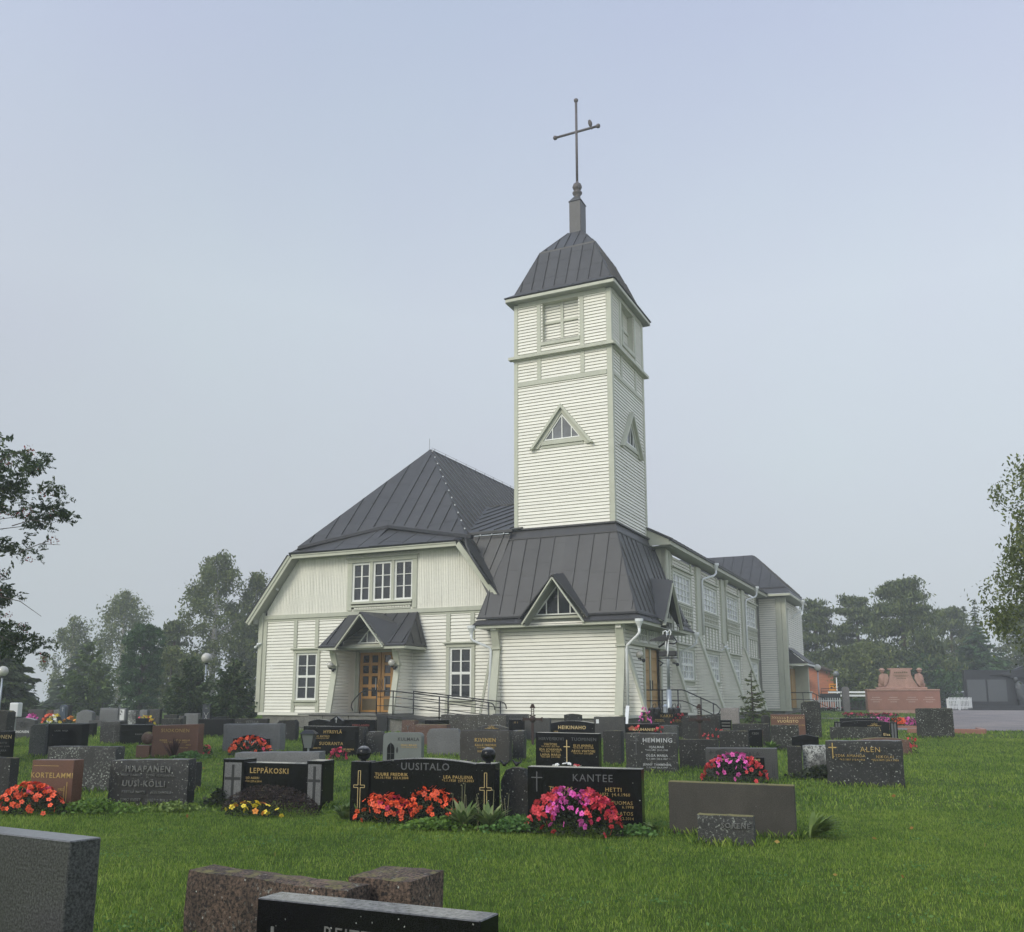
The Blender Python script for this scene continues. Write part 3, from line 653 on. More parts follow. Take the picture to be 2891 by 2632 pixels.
m = B(); m.prism([(SC2 - 1.2, 4.22), (SC2 + 1.2, 4.22), (SC2, 5.92)], RA, .10, .16); m.build('dormer_gable', M['soffit'], ar)
bars('dormer_beam', [(DR - .35, SC2 - 1.0, 4.62), (DR - .35, SC2 + 1.0, 4.62)], .1, .16, 'trim', ar)

# ---- tower
tw = part('tower_wall')
WL, WR_, WF, WB = -15.25, -11.10, 32.60, 36.75
FT, RT = front(WF), right(WR_)
ZT0, ZT1 = 8.26, 17.72
lh = (-14.01, -12.44, 15.95, 17.60)
trh = lambda c, h0: [(c - .78 * (1 - (z - h0) / 1.05), c + .78 * (1 - (z - h0) / 1.05), z, z + .13) for z in np.arange(h0, h0 + 1.0, .13)]
TC = -13.19; RC = 34.70
boards(tw, FT, ZT0, ZT1, lambda z: (WL + .06, WR_ - .06), [lh] + trh(TC, 11.72))
boards(tw, RT, ZT0, ZT1, lambda z: (WF + .06, WB - .06), [(33.9, 35.45, 15.95, 17.60)] + trh(RC, 11.72))
lb = part('tower_side_wall'); boards(lb, left(WL), ZT0, ZT1, lambda z: (WF, WB), joined=True)
for P, u0, u1, s in ((FT, WL, WR_, 1), (RT, WF, WB, 0)):
    c = (u0 + u1) / 2
    trim('corner_board', P, u0 - (.035 if s else .0), u0 + .13, ZT0 - .06, ZT1, .0, .06); trim('corner_board', P, u1 - .16, u1 + (.06 if s else .03), ZT0 - .06, ZT1, .0, .06 if s else .058)
    trim('frieze_board', P, u0 + .14, u1 - .17, 17.60, 17.80, .0, .07)
    a, b = (-14.08, -12.37) if s else (33.83, 35.52)
    for x, w in ((a, -1), (b, 1)):
        trim('panel_batten', P, min(x, x + w * .17), max(x, x + w * .17), 15.50, 17.595, .0, .065); trim('panel_batten', P, min(x, x + w * .17), max(x, x + w * .17), 14.34, 15.26, .0, .065)
    trim('sill', P, a, b, 15.76, 15.93, .0, .10); trim('belt_board', P, u0 + .14, u1 - .17, 14.15, 14.335, .0, .07)
    trim('cornice', P, u0 - (.22 if s else .12), u1 + .20, 15.30, 15.42, .0, .24 if s else .238); trim('cornice', P, u0 - (.08 if s else .0), u1 + .08, 15.262, 15.298, .0, .12 if s else .118)
    trim('cornice', P, u0 - (.06 if s else .0), u1 + .06, 15.422, 15.50, .0, .09 if s else .088)
# louvred belfry openings
for P, a, b in ((FT, -14.01, -12.44), (RT, 33.9, 35.45)):
    h = part('belfry_shutter'); z0, z1 = 15.95, 17.60; mid = (a + b) / 2
    m = B()
    for x0, x1, y0, y1 in ((a - .06, a, z0 - .05, z1), (b, b + .06, z0 - .05, z1), (a, b, z1, z1 + .05)): m.prism([(x0, y0), (x1, y0), (x1, y1), (x0, y1)], P, -.30, .02)
    m.build('reveal', M['trim'], h)
    for (x0, x1) in ((a, mid - .06), (mid + .06, b)):
        for j in range(13):
            zz = z0 + .04 + j * .126
            if abs(zz - (z0 + .82)) < .05: continue
            m = B(); m.hexa([P(x0, zz, -.20), P(x1, zz, -.20), P(x1, zz, -.235), P(x0, zz, -.235)], [P(x0, zz + .112, -.225), P(x1, zz + .112, -.225), P(x1, zz + .112, -.25), P(x0, zz + .112, -.25)]); m.build('slat', M['board'], h)
    m = B(); m.prism([(mid - .06, z0), (mid + .06, z0), (mid + .06, z1), (mid - .06, z1)], P, -.24, -.15); m.prism([(a, z0 + .79), (mid - .062, z0 + .79), (mid - .062, z0 + .90), (a, z0 + .90)], P, -.24, -.155); m.prism([(mid + .062, z0 + .79), (b, z0 + .79), (b, z0 + .90), (mid + .062, z0 + .90)], P, -.24, -.155)
    m.build('frame', M['trim'], h); m = B(); m.hexa([P(a, z0 - .02, .10), P(b, z0 - .02, .10), P(b, z0 - .06, .10), P(a, z0 - .06, .10)], [P(a, z0 + .05, -.2), P(b, z0 + .05, -.2), P(b, z0, -.2), P(a, z0, -.2)]); m.build('sill', M['board'], h)
# triangular windows with hoods
for P, c in ((FT, TC), (RT, RC)):
    tri_window(P, c, 11.74, .80, 1.03, 4, d=.03, glass='glassm' if P is FT else 'glass')
    for s in (-1, 1):
        m = B(); p = P(c, 13.16, .10); q = P(c + s * 1.32, 11.43, .10); m.bar(p, q, .24, .07, up=Vector(P(0, 0, 1)) - Vector(P(0, 0, 0))) if False else None
        m.prism([(c, 13.16), (c + s * 1.34, 11.42), (c + s * 1.22, 11.42), (c, 13.00)] if s > 0 else [(c, 13.16), (c, 13.00), (c - 1.22, 11.42), (c - 1.34, 11.42)], P, .0, .22); m.build('hood_board', M['trim'], church)
        m = B(); m.prism([(c, 12.99), (c + s * 1.20, 11.43), (c + s * 1.02, 11.43), (c, 12.80)] if s > 0 else [(c, 12.99), (c, 12.80), (c - 1.02, 11.43), (c - 1.20, 11.43)], P, .0, .10); m.build('casing', M['trim'], church)
    trim('sill', P, c - 1.0, c + 1.0, 11.55, 11.72, .0, .09); trim('sill', P, c - .9, c + .9, 11.43, 11.53, .0, .05)
# tower roof
tr = part('tower_roof'); o_ = .52
E0 = [(-15.52, 32.22), (-10.80, 32.22), (-10.80, 37.06), (-15.52, 37.06)]
zE = 17.90
Kk = [(-14.44, 33.33), (-11.96, 33.33), (-11.96, 36.0), (-14.44, 36.0)]; zK = 20.22
Tt = [(-13.50, 34.27), (-12.90, 34.27), (-12.90, 35.1), (-13.50, 35.1)]; zT = 21.40
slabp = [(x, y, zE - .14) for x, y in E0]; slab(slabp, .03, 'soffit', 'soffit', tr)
bars('eave_board', [(E0[0][0], E0[0][1], zE - .06), (E0[1][0], E0[1][1], zE - .06)], .05, .12, 'trim', tr); bars('eave_board', [(E0[1][0], E0[1][1] + .03, zE - .06), (E0[2][0], E0[2][1], zE - .06)], .05, .12, 'trim', tr); bars('eave_board', [(E0[0][0], E0[0][1] + .03, zE - .06), (E0[3][0], E0[3][1], zE - .06)], .05, .15, 'trim', tr)
Ef = [(x + (-.05 if x < -13 else .05), y + (-.05 if y < 34 else .05), zE + .03) for x, y in E0]
F1 = [(-15.22, 32.50), (-11.02, 32.50), (-11.02, 36.80), (-15.22, 36.80)]; z1_ = 18.16
for i in range(4):
    j = (i + 1) % 4; upv = [(0, 1, 1), (-1, 0, 1), (0, -1, 1), (1, 0, 1)][i]
    roof_face(tr, [Ef[i], Ef[j], (*F1[j], z1_), (*F1[i], z1_)], upv, 1.5, rib=.01, laps=False)
    roof_face(tr, [(*F1[i], z1_), (*F1[j], z1_), (*Kk[j], zK), (*Kk[i], zK)], upv, .50, phase=.5)
    roof_face(tr, [(*Kk[i], zK), (*Kk[j], zK), (*Tt[j], zT), (*Tt[i], zT)], upv, .42, phase=.4, laps=False)
for i in range(4):
    j = (i + 1) % 4
    bars('fold_lip', [(Kk[i][0], Kk[i][1], zK + .03), (Kk[j][0], Kk[j][1], zK + .03)], .07, .07, 'roof', tr); bars('hip_cap', [(*F1[i], z1_ + .03), (*Kk[i], zK + .03), (*Tt[i], zT + .03)], .05, .05, 'roof', tr)
sp = part('spire')
m = B(); m.box(-13.47, -12.94, 34.33, 34.98, 21.30, 22.93); m.build('spire_shaft', M['roof'], sp, bevel=.015, segs=1)
m = B(); cx_, cy_ = -13.205, 34.655; m.hexa([(-13.50, 34.30, 22.93), (-12.91, 34.30, 22.93), (-12.91, 35.01, 22.93), (-13.50, 35.01, 22.93)], [(cx_ - .1, cy_ - .1, 23.28), (cx_ + .1, cy_ - .1, 23.28), (cx_ + .1, cy_ + .1, 23.28), (cx_ - .1, cy_ + .1, 23.28)]); m.build('spire_cap', M['roof'], sp)
m = B(); m.lathe([(.13, 23.22), (.14, 23.28), (.09, 23.32), (.20, 23.40), (.22, 23.47), (.12, 23.53), (.10, 23.56), (.17, 23.62), (.215, 23.74), (.17, 23.87), (.08, 23.94), (.06, 24.0)], (cx_, cy_, 0), 16); m.build('spire_knob', M['cross'], sp, smooth=True)
m = B(); m.tube([(cx_, cy_, 23.9), (cx_, cy_, 27.95)], .055, 10); m.build('cross_post', M['cross'], sp, smooth=True)
m = B(); m.tube([(cx_ - .98, cy_, 26.42), (cx_ + .98, cy_, 26.42)], .055, 10); m.build('cross_arm', M['cross'], sp, smooth=True)
for c, ax in (((cx_, cy_, 27.93), (0, 0, 1)), ((cx_ + .98, cy_, 26.42), (1, 0, 0)), ((cx_ - .98, cy_, 26.42), (-1, 0, 0))):
    m = B(); m.lathe([(.055, -.06), (.08, -.02), (.10, .03), (.10, .08), (.05, .13)], c, 12, axis=ax); m.build('cross_end', M['cross'], sp, smooth=True)

# ---- windowed side wing
WING = True
cn = B(); cn.box(GR, -10.25, 36.0, 56.3, .5, 7.5); cn.build('wall_core', M['core'], church)
NA = -10.0; RN = right(NA); NE = 54.5
nw = part('nave_wall'); bays = [(36.42, 39.35, 36.95, 39.52), (41.25, 44.33, 41.70, 44.36), (46.10, 49.30, 46.62, 49.20), (51.06, 54.25, 51.70, 54.22)]
nh = [(a, b, 5.56, 6.76) for a, b, _, _ in bays] + [(a, b, 2.38, 3.66) for _, _, a, b in bays]
boards(nw, RN, SILL, 7.42, lambda z: (36.0, NE), nh, joined=True)
trim('base_board', RN, 36.0, NE, .90, 1.02, -.05, .08, 'board')
for k, (a, b, c, d) in enumerate(bays):
    window(RN, a + .05, b - .05, 5.58, 6.74, 5, 4, casing=.10, glass='glassc', divs=(1, 2, 3, 4))
    window(RN, c + .02, d - .02, 2.40, 3.62, 6, 4, casing=.10, glass='glassc', divs=(2, 4), transom=2)
    gr = part('lattice'); m = B(); a, b = a - .1, b + .1
    m.prism([(a, 5.40), (b, 5.40), (b, 5.47), (a, 5.47)], RN, .04, .10); m.prism([(a, 4.98), (b, 4.98), (b, 5.06), (a, 5.06)], RN, .04, .09); m.prism([(a, 4.88), (b, 4.88), (b, 4.95), (a, 4.95)], RN, .04, .10)
    m.prism([(a, 5.215), (b, 5.215), (b, 5.255), (a, 5.255)], RN, .04, .08)
    m.build('lattice_rail', M['trim'], gr)
    for i in range(6):
        u = a + .05 + (b - a - .1) * i / 5; m = B(); m.prism([(u - .05, 3.9), (u + .05, 3.9), (u + .05, 4.878), (u - .05, 4.878)], RN, .035, .075); m.build('lattice_bar', M['trim'], gr)
    for i in range(11):
        u = a + .05 + (b - a - .1) * i / 10; m = B(); m.prism([(u - .03, 5.062), (u + .03, 5.062), (u + .03, 5.398), (u - .03, 5.398)], RN, .035, .078); m.build('lattice_bar', M['trim'], gr)
    for u in (a + .02, b - .02): trim('panel_batten', RN, u - .08, u + .08, 6.99, 7.42, .0, .07)
for u in (40.6, 45.5, 50.5):
    trim('pilaster', RN, u - .42, u + .38, 4.25, 7.42, .0, .12)
    fin(None, lambda uu, z, d: (NA + d, uu, z), 4.25, .16, 1.15, .14, u - .55, u - .25, 4.27)
# wing front (above the annex roof) and its pilaster
trim('wing_front_panel', front(35.2), -15.2, NA + .10, 4.6, 7.5, -.1, .0); trim('corner_board', front(35.2), NA - .32, NA - .06, 4.6, 7.5, .0, .07); trim('corner_board', front(35.2), NA - .03, NA + .16, 4.6, 7.5, .0, .05)
trim('wing_corner', right(NA), 35.15, 36.0, 4.3, 7.5, -.2, .10)
for u in (35.45, 35.85): trim('corner_board', right(NA), u - .1, u + .1, 4.4, 7.42, .10, .13)
# wing eave and roof
wv = part('wing_eave')
bars('eave_board', [(-9.52, 34.6, 7.62), (-9.52, 55.6, 7.62)], .05, .15, 'trim', wv); bars('roof_edge', [(-9.48, 34.55, 7.72), (-9.48, 55.5, 7.72)], .12, .05, 'roofdark', wv)
slab([(-9.55, 34.65, 7.55), (-9.55, 55.6, 7.55), (-10.1, 55.6, 7.50), (-10.1, 34.65, 7.50)], .03, 'soffit', 'soffit', wv)
bars('eave_board', [(-13.0, 34.6, 7.62), (-9.55, 34.6, 7.62)], .05, .15, 'trim', wv)
slab([(-13.0, 34.65, 7.50), (-9.6, 34.65, 7.50), (-9.6, 35.3, 7.50), (-13.0, 35.3, 7.50)], .03, 'soffit', 'soffit', wv)
m = B(); m.add([(-9.5, 34.62, 7.70), (-13.0, 34.62, 7.70), (-13.0, 34.62, 9.5), (-9.5, 34.62, 7.72)], [(0, 1, 2, 3)]); m.build('verge_board', M['trim'], wv)
roof_face(wv, [(-9.45, 34.5, 7.75), (-9.45, 55.5, 7.75), (-15.4, 55.5, 10.8), (-15.4, 34.5, 10.8)], (-1, 0, .5), .6, laps=False)
# far block
BF = 56.2; FB = front(BF); RB = right(-8.80)
cb = B(); cb.box(-16, -8.9, BF + .03, 64.5, .5, 7.6); cb.build('wall_core', M['core'], church)
bwall = part('end_block_wall'); boards(bwall, FB, SILL, 7.55, lambda z: (NA - .1, -8.82)); boards(bwall, RB, SILL, 7.55, lambda z: (BF, 64.5), [(56.9, 58.0, 4.9, 6.85)], joined=True)
trim('corner_board', FB, -9.12, -8.80, 1.0, 7.55, .035, .08); trim('corner_board', FB, -8.78, -8.52, 1.0, 7.55, -.2, .06); trim('corner_board', RB, BF - .02, BF + .35, 1.0, 7.55, .0, .06)
trim('base_board', FB, NA, -8.45, .88, 1.0, -.05, .12, 'trim')
window(RB, 56.95, 57.95, 4.92, 6.82, 3, 5, casing=.1, glass='glassc')
er_ = part('end_block_roof')
P0 = [(-16.2, 55.5, 7.72), (-8.15, 55.5, 7.72), (-8.15, 62.6, 7.72), (-16.2, 62.6, 7.72)]
roof_face(er_, [(-16.2, 55.9, 8.15), (-8.45, 55.9, 8.15), (-10.7, 58.2, 10.5), (-16.2, 58.2, 10.5)], (0, 1, 1), .62)
roof_face(er_, [(-8.45, 55.9, 8.15), (-8.45, 62.3, 8.15), (-10.7, 60.0, 10.5), (-10.7, 58.2, 10.5)], (-1, 0, 1), .62)
roof_face(er_, [(-16.2, 55.5, 7.74), (-8.15, 55.5, 7.74), (-8.45, 55.9, 8.08), (-16.2, 55.9, 8.08)], (0, 1, .7), 3, rib=.01, laps=False); roof_face(er_, [(-8.15, 55.5, 7.74), (-8.15, 62.6, 7.74), (-8.45, 62.3, 8.08), (-8.45, 55.9, 8.08)], (-1, 0, .7), 3, rib=.01, laps=False)
bars('roof_lip', [(-16.2, 55.88, 8.12), (-8.43, 55.88, 8.12), (-8.43, 62.3, 8.12)], .08, .07, 'roofdark', er_)
bars('eave_board', [(-9.5, 55.55, 7.66), (-8.17, 55.55, 7.66)], .05, .13, 'trim', er_); bars('eave_board', [(-8.17, 55.55, 7.66), (-8.17, 62.6, 7.66)], .05, .13, 'trim', er_)
slab([(-10, 55.6, 7.60), (-8.2, 55.6, 7.60), (-8.2, 62.6, 7.60), (-10, 62.6, 7.60)], .03, 'soffit', 'soffit', er_)
# small porch roof and door on the far block's side
ep = part('end_porch_roof')
slab([(-8.75, 57.0, 4.62), (-8.75, 60.2, 4.62), (-7.55, 60.2, 3.66), (-7.55, 57.0, 3.66)], .06, 'porch_sheet', 'roof', ep); slab([(-8.75, 57.02, 4.58), (-7.6, 57.02, 3.62), (-8.75, 57.02, 3.62)], .04, 'porch_cheek', 'roof', ep, axis=(0, 1, 0))
bars('eave_board', [(-7.57, 56.98, 3.60), (-7.57, 60.2, 3.60)], .05, .10, 'whitep', ep); bars('eave_board', [(-8.75, 56.98, 3.60), (-7.57, 56.98, 3.60)], .05, .10, 'trim', ep)
m = B(); m.box(-8.74, -8.66, 57.9, 59.4, 1.05, 3.4); m.build('end_door', M['doorw2'], church); trim('porch_post', RB, 59.5, 59.9, 1.0, 3.6, .0, .9)

# ---- west porch with the main door
WING = False
pr = part('porch')
PA0, PA1 = -22.56, -19.62
for (t0, t1) in ((PA0 - .13, PA0 + .09), (PA1 - .09, PA1 + .11)):
    fin(None, FG, 2.92, 1.0, 1.38, 1.2, t0, t1, 3.42, name='porch_wing')
trim('porch_ceiling', FG, PA0 + .1, PA1 - .1, 3.60, 3.68, -.4, 1.1, 'soffit')
trim('porch_beam', FG, PA0 + .1, PA1 - .1, 3.55, 3.70, .85, 1.0)
# inner side boards beside the recessed door and its frame
FD = front(32.42)
for u0, u1 in ((PA0 - .1, -22.38), (-20.22, PA1 + .05)): trim('door_casing', FD, u0, u1, 1.04, 3.6, .0, .10)
trim('door_head_board', FD, PA0, PA1, 3.50, 3.6, .0, .08)
for k, (u0, u1) in enumerate(((-22.34, -21.31), (-21.27, -20.24))):
    d = part('door'); m = B(); fr = .14; cm = .15
    xs = [u0, u0 + fr, (u0 + u1) / 2 - cm / 2, (u0 + u1) / 2 + cm / 2, u1 - fr, u1]; zs = [1.06, 1.18, 1.62, 1.70, 2.06, 2.20, 2.53, 2.67, 3.0, 3.14, 3.46 - .06, 3.5]
    m = B(); m.prism([(xs[0], 1.06), (xs[1], 1.06), (xs[1], 3.5), (xs[0], 3.5)], FD, .0, .06); m.prism([(xs[4], 1.06), (xs[5], 1.06), (xs[5], 3.5), (xs[4], 3.5)], FD, .0, .06); m.prism([(xs[2], 1.62), (xs[3], 1.62), (xs[3], 3.4), (xs[2], 3.4)], FD, .0, .058)
    for a, b in ((1.06, 1.13), (1.60, 1.70), (2.06, 2.18), (2.52, 2.64), (2.96, 3.08), (3.38, 3.5)): m.prism([(xs[1], a), (xs[4], a), (xs[4], b), (xs[1], b)], FD, .0, .056)
    m.build('door_frame', M['doorw'], d)
    m = B(); m.prism([(xs[1], 1.13), (xs[4], 1.13), (xs[4], 1.60), (xs[1], 1.60)], FD, .0, .04); m.build('kick_plate', M['brass'], d)
    for a, b in ((1.70, 2.06), (2.18, 2.52), (2.64, 2.96), (3.08, 3.38)):
        for x0, x1 in ((xs[1], xs[2]), (xs[3], xs[4])):
            m = B(); m.prism([(x0, a), (x1, a), (x1, b), (x0, b)], FD, .015, .022); m.build('pane', M['glass'], d)
    hx = u1 - .20 if k == 0 else u0 + .20
    m = B(); m.tube([(hx, 32.32, 1.95), (hx, 32.32, 2.45)], .02, 8); m.build('handle', M['galv'], d)
    hx = u1 - .05 if k == 0 else u0 + .06
    m = B(); m.tube([(hx, 32.34, 1.85), (hx, 32.30, 1.95), (hx, 32.34, 2.05), (hx, 32.30, 2.2), (hx, 32.34, 2.38)], .014, 6); m.build('handle', M['iron'], d)
# porch roof
po = part('porch_roof'); pe = 30.34; pz = 3.60; PCc = -20.98
eL, eR = -22.98, -18.90; tL, tR = -22.62, -19.28; tB = GB - .12; tZ = 5.02
dL, dR, dA = PCc - 1.12, PCc + 1.12, 4.98
pA = (PCc, pe - .05, dA); pB = (PCc + .02, tB, tZ + .02)
s0 = (dL - .0, pe, pz + .04); s1 = (dR, pe, pz + .04)
roof_face(po, [(eL, pe, pz + .04), s0, pB, (tL, tB, tZ)], (0, 1, 1), .55, phase=.4, laps=False); roof_face(po, [s1, (eR, pe, pz + .04), (tR, tB, tZ), pB], (0, 1, 1), .55, phase=.6, laps=False)
roof_face(po, [(eR, pe, pz + .04), (eR + .02, 31.92, pz + .04), (tR, tB, tZ)], (-1, 0, 1), .6, laps=False); slab([(eL, pe, pz + .04), (tL, tB, tZ), (eL, 31.92, pz + .04)], .04, 'left_slope', 'roof', po, axis=(-1, 0, 0))
slab([pA, pB, (dL + .30, 31.2, 4.3), (dL - .08, pe - .05, pz + .02)], .04, 'dormer_slope', 'roof', po, axis=(-.5, 0, .6)); slab([pA, pB, (dR + .25, 31.3, 4.42), (dR + .08, pe - .05, pz + .02)], .04, 'dormer_slope', 'roof', po, axis=(.5, 0, .6))
bars('ridge_cap', [pA, pB], .09, .05, 'roof', po); bars('hip_cap', [(eR, pe, pz + .07), (tR, tB, tZ + .03)], .05, .04, 'roof', po)
for x0, x1 in ((eL, dL), (dR, eR)):
    bars('eave_board', [(x0, pe - .01, pz - .035), (x1, pe - .01, pz - .035)], .05, .10, 'trim', po); bars('roof_lip', [(x0 + (.06 if x0 == eL else 0), pe + .10, pz + .15), (x1 - (.06 if x1 == eR else 0), pe + .10, pz + .15)], .06, .05, 'roofdark', po); bars('roof_edge', [(x0, pe - .03, pz + .03), (x1, pe - .03, pz + .03)], .06, .03, 'roofdark', po)
bars('eave_board', [(eR, pe, pz - .035), (eR, 31.9, pz - .035)], .05, .10, 'trim', po)
bars('rake_board', [(dL, pe - .06, pz - .02), (PCc, pe - .06, dA - .09)], .05, .10, 'trim', po, up=(0, -1, 0)); bars('rake_board', [(PCc, pe - .06, dA - .09), (dR, pe - .06, pz - .02)], .05, .10, 'trim', po, up=(0, -1, 0))
slab([(eL, pe + .05, pz - .08), (dL, pe + .05, pz - .08), (dL, 31.9, pz - .08), (eL, 31.9, pz - .08)], .03, 'soffit', 'soffit', po); slab([(dR, pe + .05, pz - .08), (eR, pe + .05, pz - .08), (eR, 31.9, pz - .08), (dR, 31.9, pz - .08)], .03, 'soffit', 'soffit', po)
tri_window(front(31.15), PCc, 3.80, .64, .72, 3, d=.0, glass='glassm'); trim('porch_sill', front(31.15), PCc - .95, PCc + .95, 3.68, 3.76, -.2, .18)
# steps, landing, plinth
fo = part('plinth')
m = B(); m.box(GL + .1, -22.9, GB - .02, GB + .3, -.1, .90); m.box(-19.4, GR, GB - .02, GB + .3, -.1, .90); m.box(AL + .06, AR - .04, AF + .01, AF + .3, -.1, .90); m.box(AR - .35, AR - .04, AF + .3, AB, -.1, .90); m.box(GL + .1, GL + .4, GB + .3, 54, -.1, .9); m.build('plinth_wall', M['plinth'], fo)
WING = True
m = B(); m.box(NA - .3, NA - .03, 35.8, 56.2, -.1, .90); m.box(NA, -8.86, BF + .02, BF + .3, -.1, .88); m.box(-9.2, -8.84, BF + .3, 64.4, -.1, .88); m.build('plinth_wall', M['plinth'], fo)
WING = False
st = part('stair')
xs_ = [-23.0, -21.9, -20.7, -19.4]
for i in range(3):
    for j in range(2):
        m = B(); m.box(xs_[i] + .01, xs_[i + 1] - .01, 29.3 + .0, 29.75, .0 + .48 * j, .47 + .48 * j); m.build('stone_block', M['plinth'], st, bevel=.02, segs=1)
m = B(); m.box(-23.05, -19.38, 29.26, 32.4, .975, 1.035); m.build('landing_slab', M['plinth'], st); m = B(); m.box(-22.9, -19.5, 29.75, 31.9, .0, .97); m.build('stair_core', M['core'], st)
# ---- rainwater pipes
def pipe(pts, hop, parent=None, shoe=None, r=.05, mat='whitep'):
    d = part('drainpipe'); m = B(); m.tube(pts, r, 10); m.build('pipe', M[mat], d, smooth=True)
    m = B(); x, y, z = hop; m.lathe([(.055, -.28), (.065, -.22), (.14, -.06), (.15, -.05), (.15, .05), (.13, .05)], hop, 12); m.build('hopper_head', M[mat], d)
    if shoe: m = B(); m.bar(shoe[0], shoe[1], .12, .06); m.build('shoe', M[mat], d)
pipe([(-16.25, 30.78, 4.02), (-16.25, 30.78, 3.86), (-16.20, 30.8, 3.76), (-15.66, 31.16, 3.50), (-15.62, 31.18, 3.36), (-15.62, 30.98, 1.1)], (-16.25, 30.78, 4.27))
pipe([(-9.66, 30.82, 4.05), (-9.66, 30.82, 3.86), (-9.75, 30.84, 3.76), (-10.18, 31.06, 3.46), (-10.22, 31.08, 3.3), (-10.22, 31.08, 1.32)], (-9.66, 30.82, 4.30), shoe=((-10.20, 31.0, 1.34), (-10.05, 30.3, .60)))
pipe([(-9.55, 38.35, 4.05), (-9.55, 38.35, 3.9), (-9.70, 38.3, 3.75), (-10.2, 38.2, 3.55), (-10.2, 38.2, 1.1)], (-9.55, 38.35, 4.30))
WING = True
pipe([(-9.42, 42.0, 7.50), (-9.42, 42.0, 7.30), (-9.50, 41.9, 7.18), (-9.80, 41.0, 6.95), (-9.82, 40.9, 6.8), (-9.82, 40.9, 4.4)], (-9.42, 42.0, 7.72))
pipe([(-9.42, 51.9, 7.50), (-9.42, 51.9, 7.30), (-9.50, 51.8, 7.18), (-9.80, 50.9, 6.95), (-9.82, 50.75, 6.8), (-9.82, 50.75, 1.4)], (-9.42, 51.9, 7.72))
pipe([(-9.83, 45.85, 7.4), (-9.83, 45.85, 4.4)], (-9.83, 45.85, 7.4), r=.03, mat='trim')
pipe([(-8.05, 59.9, 7.40), (-8.05, 59.9, 7.2), (-8.12, 59.9, 7.05), (-8.6, 59.8, 6.75), (-8.7, 59.8, 6.55)], (-8.05, 59.9, 7.66))
WING = False
# ---- things fixed to the walls
def wall_lamp(a, b, z, s=1):
    l = part('wall_lamp'); m = B(); m.ball((a - .12 * s, b - .12, z + .14), .135, 16); m.build('globe', M['globe'], l, smooth=True)
    m = B(); m.tube([(a, b + .1, z - .02), (a - .1 * s, b - .1, z - .02), (a - .12 * s, b - .12, z + .02)], .028, 8); m.lathe([(.055, -.03), (.065, .0), (.05, .03)], (a - .12 * s, b - .12, z), 10); m.ball((a + .03, b - .12, z - .07), .07, 10); m.build('bracket', M['iron'], l, smooth=True)
wall_lamp(-22.50, 30.78, 2.80); wall_lamp(-19.58, 30.78, 2.84); wall_lamp(-9.95, 32.2, 3.02); wall_lamp(-9.90, 36.6, 3.02)
def cctv(a, b, z):
    c = part('security_camera'); m = B(); m.ball((a, b, z + .02), .07, 10); m.ball((a - .14, b, z - .10), .06, 10); m.build('dome', M['whitep'], c, smooth=True); m = B(); m.tube([(a + .12, b + .05, z + .06), (a, b, z + .02), (a - .13, b, z - .1)], .04, 8); m.build('arm', M['whitep'], c)
cctv(-27.32, 31.75, 3.92); WING = True; cctv(-9.70, 44.6, 4.02); cctv(-9.72, 45.1, 3.95); WING = False
